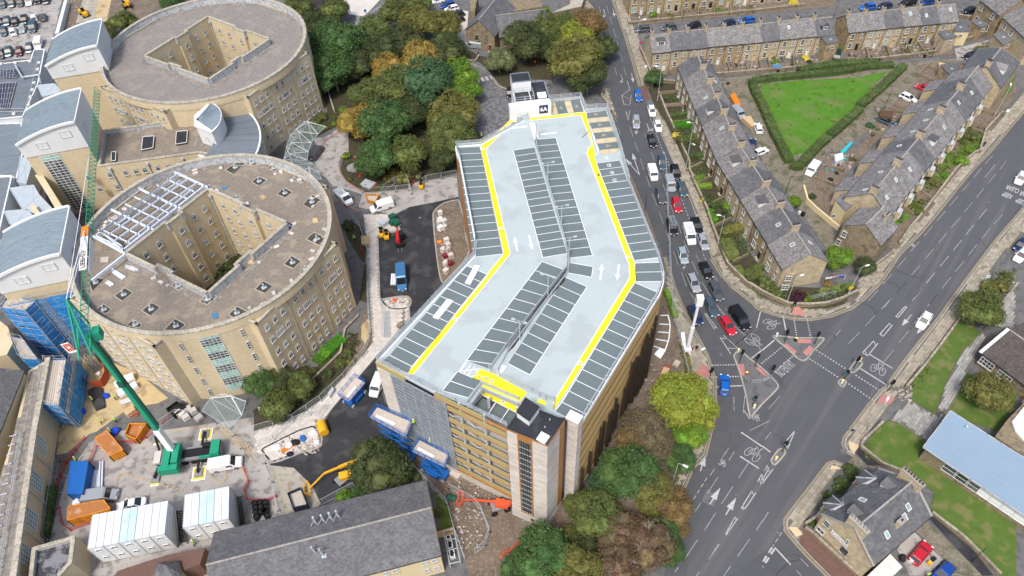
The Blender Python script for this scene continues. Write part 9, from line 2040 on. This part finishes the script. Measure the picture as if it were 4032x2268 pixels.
# ---- blue scissor lifts
def scissor(s,z,l,load=True,body='p_blue'):
 p=[q_-Ve((.55,.8,0))for q_ in S(s,z)]if z>4 else S(s,z);t=thing('scissor_lift',l,'scissor lift',Ve((*cen(p)[:2],.05)),'scissor lifts beside the car park');c=cen(p);c.z=0;d=(p[1]-p[0]).normalized();L=(p[1]-p[0]).length;w=(p[3]-p[0]).length;rz=ma.atan2(d.y,d.x);v=Ve((-d.y,d.x,0))
 b=MB();b.box((c.x,c.y,.95),(L*.85,w*.7,.55),rz);b.bd('chassis',body,t);
 for o in(-1,1):b=MB();q=c+v*o*w*.46;b.box((q.x,q.y,.85),(L*.4,.35,.8),rz);b.bd('side_box',body,t)
 for x in(-.36,.36):
  for y in(-.45,.45):q=c+d*x*L+v*y*w;b=MB();b.tube((q+Ve((0,0,.45)))-v*.17,(q+Ve((0,0,.45)))+v*.17,.42,n=12);b.bd('wheel','m_rim2',t)
 n=max(1,int((z-1.6)/1.7));b=MB()
 for k in range(n):
  za,zb=1.3+(z-1.5)*k/n,1.3+(z-1.5)*(k+1)/n
  for y in(-.3,.3):q=v*y*w;b.bar(c-d*L*.38+q+Ve((0,0,za)),c+d*L*.38+q+Ve((0,0,zb)),.14,.2);b.bar(c+d*L*.38+q+Ve((0,0,za)),c-d*L*.38+q+Ve((0,0,zb)),.14,.2)
 b.bd('scissor_arms',body,t);b=MB();b.prism(p,z-.12,z,bottom=True);b.bd('platform','m_wornwood' if body=='p_blue' else 'm_timber',t);b=MB()
 for i in range(4):
  a,e=p[i],p[(i+1)%4]
  for h in(0.02,.55,1.1):b.bar(a+Ve((0,0,h)),e+Ve((0,0,h)),.07 if h else .2)
  nn=max(1,int((e-a).length/1.1))
  for k in range(nn):q=a.lerp(e,k/nn);b.bar(q,q+Ve((0,0,1.1)),.06)
 b.bd('guard_rails',body,t)
 if load:b=MB();q=c-v*w*.15-d*L*.15;b.bar(q-d*L*.25+Ve((0,0,z+.15)),q+d*L*.3+Ve((0,0,z+.15)),.45,.25);b.bd('stacked_panels','m_purewhite',t)
scissor('J 808 1110 965 925 1060 985 905 1165',3.0,'low blue scissor lift on the new road above the car park corner');scissor('Q 120 450 450 590 390 735 50 545',11.2,'tallest blue scissor lift against the perforated facade');scissor('Q 520 760 800 905 760 1020 450 870',6.6,'blue scissor lift with worker in front of the gold bands');scissor('K 1480 830 1545 845 1500 975 1420 970',1.8,'small red scissor lift on the soil strip',False,'p_redbrick')
# ---- boom lifts, telehandler, rollers, diggers
def boomlift(s,l,m,zb=2.6):
 base,el,tip,bk=S(s,0);t=thing('boom_lift',l,'boom lift',base,None);d=(tip-base).normalized();rz=ma.atan2(d.y,d.x);b=MB();b.box(base+Ve((0,0,1.0)),(2.6,1.7,.5),rz+.5);b.bd('chassis','p_grey',t);b=MB();b.box(base-d*.6+Ve((0,0,1.75)),(2.2,1.3,.8),rz);b.box(base-d*1.4+Ve((0,0,2.3)),(1.2,.9,.4),rz);b.bd('turret',m,t)
 for x in(-1.1,1.1):
  for y in(-1.05,1.05):q=base+Mtx.Rotation(rz+.5,3,'Z')@Ve((x,y,.5));v=Mtx.Rotation(rz+.5,3,'Z')@Ve((0,.2,0));b=MB();b.tube(q-v,q+v,.5,n=12);b.bd('wheel','m_rubber',t)
 bk=bk+Ve((0,0,zb));e2=el+Ve((0,0,zb+.1));b=MB();b.bar(bk,bk.lerp(e2,.6),.45,.5);b.bar(bk.lerp(e2,.55),e2,.3,.35);b.bd('boom',m,t);tp=tip+Ve((0,0,.9));b=MB();b.bar(e2,tp,.22);b.bd('jib_arm',m,t);b=MB();v=Ve((-d.y,d.x,0))
 for h in(0,.5,1.1):
  P_=[tp+d*x+v*y+Ve((0,0,h-.3))for x,y in((0,-1.1),(.8,-1.1),(.8,1.1),(0,1.1))]
  for i in range(4):b.bar(P_[i],P_[(i+1)%4],.07)
 for x,y in((0,-1.1),(.8,-1.1),(.8,1.1),(0,1.1)):q=tp+d*x+v*y;b.bar(q-Ve((0,0,.3)),q+Ve((0,0,.8)),.06)
 b.bd('basket',m,t)
boomlift('N 860 545 700 545 540 640 1040 400','yellow boom lift on the new tarmac with its basket lowered','p_yellow');boomlift('N 2330 800 2110 775 1990 745 O 130 810','orange boom lift working on the rubble near the stone tower','p_orangered',1.8)
def plant(nm,l,cat,c,x,y,nx,ny,parts,wh,r=.45):
 p,q=W(c,x,y,.8),W(c,nx,ny,.8);rz=head(p,q);t=thing(nm,l,cat,(p.x,p.y,.08));Mx=Mtx.Rotation(rz,3,'Z');o=Ve((p.x,p.y,.08))
 for(n_,m,cx,cy,cz,dx,dy,dz)in parts:b=MB();b.box(o+Mx@Ve((cx,cy,cz)),(dx,dy,dz),rz);b.bd(n_,m,t)
 for wx,wy in wh:a=o+Mx@Ve((wx,wy,r));v=Mx@Ve((0,.18,0));b=MB();b.tube(a-v,a+v,r,n=12);b.bd('wheel','m_rubber',t)
 return t
W4=[(-1.3,-.9),(-1.3,.9),(1.4,-.9),(1.4,.9)]
plant('telehandler','red telehandler with forks beside the rollers','telehandler','F',1385,820,1392,920,[('body','p_red',0,-.3,1.1,3.4,.9,.7),('cab','m_carglass',-.2,.55,1.6,1.5,.8,1.3),('cab_roof','p_black',-.2,.55,2.3,1.5,.85,.1),('boom','p_red',-.3,-.25,1.9,4.2,.4,.4),('carriage','p_black',2.2,-.1,.7,.5,1.5,1.0),('fork','p_grey',3,.3,.3,1.3,.12,.08),('fork','p_grey',3,-.5,.3,1.3,.12,.08)],W4)
for x,y,c,l in((1212,775,'F','yellow road roller nearest the pallets'),(1262,795,'F','yellow road roller beside the red telehandler'),(1590,318,'F','small yellow roller by the temporary fence')):
 plant('road_roller',l,'roller',c,x,y,x,y+40,[('body','p_yellow',0,0,.8,1.9,1.0,.6),('seat','p_black',-.1,0,1.3,.5,.7,.5),('roll_bar','p_black',-.7,0,1.8,.1,.9,.8)],[],.4);p=W(c,x,y,0)
 for dy in(-.85,.85):b=MB();b.tube((p.x-.5,p.y+dy,.42),(p.x+.5,p.y+dy,.42),.38,n=12);b.bd('roller_drum','p_grey',label=None,parent=bpy.data.objects[[o.name for o in bpy.data.objects if o.name.startswith('road_roller')][-1]])
plant('dumper','yellow dumper on the earthworks at the upper left','dumper','a',1850,300,1940,380,[('engine','p_yellow',1.1,0,1.1,1.7,1.3,.9),('skip_body','p_yellow',-1.4,0,1.3,1.8,1.9,.8),('seat','p_black',0,0,1.5,.6,.7,.6),('roll_bar','p_black',0,0,2.3,.1,1.1,.9)],W4);plant('excavator','yellow excavator on a mound of sand, top left','excavator','A',1205,50,1230,90,[('cab','m_carglass',.2,-.6,1.9,1.3,.8,1.4),('body','p_yellow',-.3,.1,1.5,2.8,2.0,.9),('track','p_black',0,-1,.4,3.2,.5,.7),('track','p_black',0,1,.4,3.2,.5,.7),('arm','p_yellow',2.4,.2,2.3,3.4,.3,.4)],[])
plant('tanker_bowser','yellow cylinder tank in a fenced corner by the rubbish','tank','J',650,1400,660,1449,[('tank_frame','p_yellow',0,0,.3,3,1.4,.3)],[]);p=W('J',635,1360,1.1);q=W('N',670,90,1.1);b=MB();b.tube(p,q,.85,n=14);b.bd('tank_shell','p_yellow',bpy.data.objects['tanker_bowser'])
# ---- camera mast with white cabinet and lamps
cm=thing('camera_mast','thick white camera mast leaning over the pavement beside white cabinets','mast',W('K',1697,700));p=W('K',1697,700);b=MB();b.tube((p.x,p.y,.1),(p.x,p.y,8),.38,n=12);b.tube((p.x,p.y,8),(p.x,p.y,15.6),.27,n=12);b.bd('mast_tube','m_purewhite',cm);b=MB();b.box((p.x,p.y,15.6),(1.2,1.1,2.2));b.bd('camera_head','m_purewhite',cm);b=MB();b.box((p.x,p.y,.9),(1.3,1.3,1.7));b.bd('mast_base','m_purewhite',cm)
for s,z,l in(('K 1645 505 1680 500 1690 580 1655 590',2.4,'tall white cabinet by the camera mast'),('K 1665 590 1690 590 1690 625 1665 625',1.8,'short white cabinet touching the mast base')):MB().prism(S(s,z),.2,z).bd('cabinet','m_purewhite',label=l,cat='cabinet',center=True)
# ---- steel canopy frame lying at the car park foot, boulders, tanks
t=thing('steel_frame','white curved steel frame lying beside the dark fins','steel frame',W('K',1480,500));b=MB();p=smoothline(S('K 1520 340 1540 430 1530 560 1495 670',.4),4)
for a,c in zip(p,p[1:]):b.bar(a,c,.22)
for s in('K 1450 345 1520 342','K 1440 425 1530 430','K 1425 500 1535 508','K 1405 568 1530 590','K 1385 635 1495 672'):q=S(s,.4);b.bar(q[0],q[1],.18)
b.bd('frame_tubes','m_purewhite',t);MB().prism(S('K 1440 665 1498 685 1450 765 1388 720'),.15,.4).bd('dumped_board','m_purewhite',label='white panel dumped on the soil below the curved frame',cat='panel',center=True)
g=random.Random(4)
for k,(x,y,r)in enumerate(((935,140,22),(965,120,20),(990,150,22),(960,165,20),(930,165,16),(985,120,14),(950,145,16))):
 p=W('F',x,y,.5);b=MB();b.blob((p.x,p.y,.45),(.75*r/20,.65*r/20,.6),8,5,.2,g);b.bd('boulder','m_rock',label='grey boulder in the ring of large stones beside the drive',cat='boulder',group='boulders in the stone ring',center=True)
p=W('F',955,150,0);MB().prism([p+Ve((1.9*ma.cos(a*PI/8),1.7*ma.sin(a*PI/8),0))for a in range(16)],.05,.25).bd('gravel_ring','m_rock',kind='structure')
# ---- stacked materials
def pallet(c,x,y,w,d,h,m,l,rz=.5,n=3,name='material_pallet',cat='pallet',grp=None):
 p=W(c,x,y,0);t=thing(name,l,cat,(p.x,p.y,.2),grp,0);b=MB();b.box((p.x,p.y,.28),(w,d,.14),rz);b.bd('pallet_base','m_wornwood',t)
 for k in range(n):b=MB();b.box((p.x+g.uniform(-.05,.05),p.y+g.uniform(-.05,.05),.36+h*(k+.5)/n),(w*.94,d*.94,h/n-.03),rz+g.uniform(-.05,.05));b.bd('stacked_layer',m,t)
PL="""F 1775 600 .9 m_palegrey 1.0|F 1770 695 1.0 m_block 1.1|F 1815 685 1.0 m_block 1.1|F 1775 745 1.0 m_purewhite 1.1|F 1815 735 1.0 m_block 1.0|F 1835 862 1.0 m_palegrey 1.1|F 1850 905 1.0 m_block 1.1|F 1808 915 1.0 m_greyslab 1.0|F 1805 950 1.0 m_block 1.0|F 1845 945 1.0 m_palegrey 1.0|F 1820 1010 1.0 p_maroon 1.0|F 1875 1005 1.0 m_palegrey 1.0|F 1828 1080 1.0 m_block 1.0|F 1868 1080 1.0 p_maroon 1.0|F 1830 1150 1.0 m_palegrey 1.0|J 1395 340 1.0 m_block .8|J 1395 380 1.0 m_block .8|J 1395 420 1.0 m_block .8|J 1395 460 1.0 m_greyslab .8|I 1740 1300 1.1 m_palegrey .8|I 1800 1250 1.1 m_palegrey .8|I 1850 1270 1.1 m_block .8|I 1780 1330 1.1 m_block .8|I 1710 1290 1.0 m_palegrey .8|I 1160 1010 1.6 m_purewhite .9|I 1250 960 1.5 m_purewhite .9|I 1190 1090 1.7 m_purewhite .9|I 1280 1040 1.4 m_purewhite .8|I 1250 1270 1.6 m_timber .7|K 1600 815 1.1 m_wornwood .5|F 1320 640 1.3 p_darkgreen 1.0|F 1325 690 1.3 p_darkgreen 1.1|F 1360 700 1.3 p_darkgreen 1.0|F 1235 700 1.5 m_galv 1.0|I 1900 1330 1.2 m_palegrey .6"""
DS=dict(m_palegrey='pale stone',m_block='pale block',m_purewhite='white wrapped',m_greyslab='grey slab',p_maroon='dark red brick',m_timber='timber',m_wornwood='empty wooden',p_darkgreen='green crate',m_galv='shiny foil-wrapped')
for i,l in enumerate(PL.split('|')):
 a=l.split();x,y=float(a[1]),float(a[2]);where={'F':'by the new tarmac','J':'on the white paving','I':'at the foot of the front round block','K':'on the soil strip'}[a[0]];pallet(a[0],x,y,float(a[3])*1.15,float(a[3]),float(a[5]),a[4],'%s pallet stack %s'%(DS[a[4]],where),.5+.1*(i%5),3,grp='%s pallets %s'%(DS[a[4]],where))
def bundle(s,m,l,n=6,w=.12,z=.3,name='pipe_bundle',cat='bundle'):
 p=S(s);t=thing(name,l,cat,Ve((*cen(p)[:2],.1)))
 for k in range(n):f=k/max(1,n-1);a,c=p[0].lerp(p[3],f),p[1].lerp(p[2],f);b=MB();b.bar((a.x,a.y,z),(c.x,c.y,z+g.uniform(0,.1)),w,w);b.bd('length',m,t)
for s,m,l,n,w in(('J 1250 310 1240 560 1300 560 1290 310','m_galv','row of galvanised posts lying on the white paving',6,.14),('F 1075 790 1200 705 1185 690 1060 770','m_cream','long wrapped bundle of pale boards near the rollers',4,.3),('F 1315 1165 1308 1270 1342 1270 1350 1165','m_purewhite','three white boards lying beside the blue van',3,.3),('M 870 450 850 640 935 625 945 450','m_steel','jumbled galvanised sections beside the blue container',7,.16),('M 960 365 950 640 975 640 985 365','m_steel','two long steel channels upright in the yard',2,.25),('I 1140 1170 1300 1120 1310 1150 1160 1195','m_steel','steel studs below the white wrapped packs',5,.12),('I 1220 1240 1330 1250 1320 1310 1220 1310','p_redbrick','red timber lengths beside the crane mast foot',5,.14),('N 270 290 420 200 380 180 260 260','p_orange','orange ducting pipes in the rubbish corner',5,.12),('N 1725 1060 1895 1010 1900 1050 1730 1085','m_timber','two pale boards bridging to the fenced plant',2,.5),('N 1880 470 1960 525 2000 490 1920 440','m_wornwood','plywood sheet at the foot of the stone plinth',2,1.2),('N 1180 200 1290 245 1270 280 1170 180','m_timber','plywood under the tallest lift wheel',2,.7),('F 1035 810 1040 890 1085 890 1090 810','m_timber','plywood panel on the white paving',3,.6)):bundle(s,m,l,n,w)
rb=MB();
for(c,x0,y0,x1,y1,n)in(('N',200,130,620,300,130),('N',1900,800,2200,1200,120),('N',1950,500,2350,720,90),('O',150,780,320,960,40),('J',1250,180,1440,270,40),('F',1740,620,1860,680,30),('a',1380,0,1800,650,90),('F',1560,560,1620,700,1),('O',650,500,900,700,30),('K',1300,800,1560,1100,40),('L',1300,1020,1420,1160,80)):
 for k in range(n):p=W(c,g.uniform(x0,x1),g.uniform(y0,y1),0);r_=g.uniform(.08,.3);rb.blob((p.x,p.y,.22),(r_,r_*.8,r_*.6),5,3,.3,g)
rb.bd('rubble','m_rubblebits',kind='stuff',label='scattered stone and rubbish on the building site ground',cat='rubble')
for c,x,y,r,m,l in(('N',230,220,.9,'m_purewhite','white bulk bag left in the rubbish corner'),('N',340,220,.8,'m_purewhite','white bulk bag in the middle of the rubbish corner'),('N',405,190,.9,'p_black','black plastic bags in the rubbish corner'),('N',350,290,.7,'p_black','black plastic sack at the kerb of the rubbish corner'),('N',560,90,.7,'m_purewhite','white sack near the yellow tank'),('N',470,150,.7,'p_blue','bright blue sack on the rubbish heap'),('N',605,180,.6,'m_purewhite','white reel with black slots by the kerb'),('J',75,1240,.6,'m_purewhite','white bag under the clump of trees'),('M',750,745,.9,'m_purewhite','white bulk bags beside the orange container'),('M',1100,90,1.0,'p_brightblue','blue wheeled bins beside the rusty skip'),('I',785,1270,.9,'p_brightblue','blue tub on the ochre ground'),('I',1020,1115,.7,'p_brightblue','blue barrel by the hoist ramp'),('F',1775,650,.9,'m_purewhite','white bulk bag above the block pallets'),('F',1765,865,.7,'p_orange','orange and white sacks on the kerb island'),('J',1345,205,.6,'p_orangered','orange sack in the small earth bed'),('I',945,905,.6,'m_purewhite','white roll on the hoist base'),('N',1880,710,.8,'p_darkgreen','green tool chest beside the temporary fence'),('D',1545,885,.7,'p_black','black and white cover beside the red car'),('D',1540,550,.4,'p_black','black wheelie bin on the lane by the short terrace'),('D',1105,590,.45,'p_black','black wheelie bin at the hedge end'),('D',150,690,.35,'p_black','black bins under the long hedge'),('D',820,610,.5,'p_black','black bins by the short terrace wall'),('L',660,225,.45,'p_black','black litter bin on the curved pavement'),('C',1260,415,.6,'p_red','red bin or post box beside the long terrace gable'),('C',2090,800,.6,'p_black','black bins behind the queue-side terrace'),('H',350,590,.4,'m_frame','white-lidded bin in the back lane'),('H',385,605,.5,'p_black','black bins in the back lane'),('D',2015,1340,.4,'m_purewhite','white ornament in a main road garden'),('P',1410,1310,.5,'m_purewhite','white round table in the surgery yard'),('P',1330,1290,.7,'p_black','dark covered heap behind the surgery'),('P',1580,1340,.4,'p_yellow','small yellow roller in the surgery yard'),('P',1620,1300,.4,'p_black','black barrow in the surgery yard'),('H',710,205,.6,'p_black','black parasol base in a yard'),('H',655,265,.6,'p_black','black trampoline-like disc in a yard'),('H',610,170,.3,'p_teal','turquoise chair in a yard, left'),('H',660,185,.3,'p_teal','turquoise chair in a yard, right'),('H',770,90,.5,'p_teal','turquoise play item on artificial grass'),('R',430,395,.3,'p_darkgreen','green drill case on the roof deck corner')):
 z=ZD if c=='R' else 0;p=W(c,x,y,z);b=MB()
 if r<.55:b.box((p.x,p.y,z+r*.9+.1),(r*1.3,r*1.2,r*1.8),.4);b.box((p.x,p.y,z+r*1.85+.1),(r*1.45,r*1.35,.08),.4)
 else:
  for k in range(3):b.blob((p.x+g.uniform(-.4,.4)*r,p.y+g.uniform(-.4,.4)*r,z+r*.45),(r*.75,r*.65,r*.55),8,5,.2,g)
 b.bd('wheelie_bin' if 'bin' in l and 'bins' not in l else('sack' if 'sack' in l or 'bag' in l else 'loose_item'),m,label=l,cat='bin' if 'bin' in l else('sack' if 'sack' in l or 'bag' in l else 'item'),center=True)
for k,(x,y)in enumerate(((20,780),(70,770),(120,770),(25,820),(75,812),(125,815),(30,862),(75,855),(125,850),(35,905),(135,895),(110,840))):p=W('N',x,y,0);b=MB();b.tube((p.x,p.y,.1),(p.x,p.y,1.1),.5,n=10,caps=False);b.tube((p.x,p.y,.1),(p.x,p.y,.9),.4,n=10);b.bd('pipe_ring','p_black',label='black plastic chamber ring stacked behind the slate building',cat='pipe ring',group='black chamber rings',center=True)
# fenced condenser plant beside the slate building
t=thing('condenser_compound','framed enclosure with five white fan units beside the slate building','plant',W('N',1880,1180));p=S('N 1800 1020 1900 1000 1960 1310 1860 1335',1.6);b=MB()
for i in range(4):b.bar(p[i],p[(i+1)%4],.12);b.bar((p[i].x,p[i].y,.1),p[i],.12)
for f in(.3,.6):b.bar(p[0].lerp(p[3],f),p[1].lerp(p[2],f),.1)
b.bd('steel_frame','m_galv',t)
for x,y in((1848,1080),(1862,1135),(1865,1165),(1880,1220),(1885,1250)):q=W('N',x,y,1);b=MB();b.box((q.x,q.y,.6),(.85,.7,1.0),.3);b.bd('fan_unit','m_frame',t);b=MB();b.tube((q.x,q.y,1.1),(q.x,q.y,1.14),.28,n=12);b.bd('fan','p_black',t)
# signs and small street things
for c,x,y,h,m,l,tx in(('L',845,80,3.2,'p_yellow','yellow and white temporary sign on the lamp by the washing line',''),('D',2340,1050,2.6,'m_purewhite','white sign with red circle on the main road pavement',''),('H',2150,1180,3,'m_greyclad','solar-powered sign on a pole above the roadside bed',''),('C',1310,630,2.4,'m_purewhite','white road sign on the pavement by the long terrace',''),('B',1057,100,1.3,'p_blue','blue and white board on the terrace paving, top centre','')):
 p=W(c,x,y,h);t=thing('road_sign',l,'sign',(p.x,p.y,.15));b=MB();b.tube((p.x,p.y,.1),(p.x,p.y,h+.4),.05,n=6);b.bd('sign_post','m_galv',t);b=MB();b.box((p.x,p.y-.06,h),(.8,.05,.8));b.bd('sign_plate',m,t)
t=thing('washing_line','washing line with blue, red and white clothes in the corner garden','washing line',W('L',700,-30));a,c=S('H 610 1190 800 1165',1.6)
b=MB();b.bar(a,c,.03);b.bar((a.x,a.y,0),a,.06);b.bar((c.x,c.y,0),c,.06);b.bd('line','m_frame',t)
for k,m in enumerate(('m_purewhite','m_purewhite','p_pink','p_grey','p_brightblue','p_brightblue')):q=a.lerp(c,.08+k*.16);b=MB();b.bar(q-Ve((.25,0,.25)),q+Ve((.25,0,-.25)),.03,.5);b.bd('garment',m,t)
sh=[('D 1680 590 1790 610 1770 670 1690 640','m_timber',1.6,'timber shed beside the top of the back lane'),('D 1130 1040 1260 1060 1230 1120 1120 1100','p_brown',1.9,'brown-roofed shed in a back yard'),('D 845 1345 870 1352 790 1449 745 1440','p_teal',1.0,'turquoise-framed play enclosure in a back yard'),('H 690 20 770 0 780 60 700 90','m_greyclad',2.0,'pale green shed behind the main road terrace'),('D 100 615 190 610 190 640 105 645','m_blueply',1.2,'blue-green store in a yard of the long terrace'),('C 2110 900 2160 880 2220 1000 2170 1010','p_orange',.9,'orange timber enclosure behind the queue-side terrace'),('C 2220 1110 2310 1100 2340 1160 2330 1210','m_timber',1.2,'timber fence enclosure behind the queue-side terrace'),('A 520 320 610 0 640 0 560 310','m_greyclad',2.0,'pale blue hoarding along the staff car park edge'),('F 1010 300 1060 250 1160 285 1100 345','m_galv',.6,'galvanised cover over a pit in the boulder garden'),('J 700 1080 745 1020 760 1045 720 1110','m_galv',1.2,'grey steel cabinet beside the white paving')]
for s,m,z,l in sh:MB().prism(S(s,z),.05,z).bd(l.split()[1]if l.split()[1]in('shed',)else 'enclosure',m,label=l,cat=[w for w in l.split()if w in('shed','enclosure','store','hoarding','cover','cabinet','fence')][0],center=True)
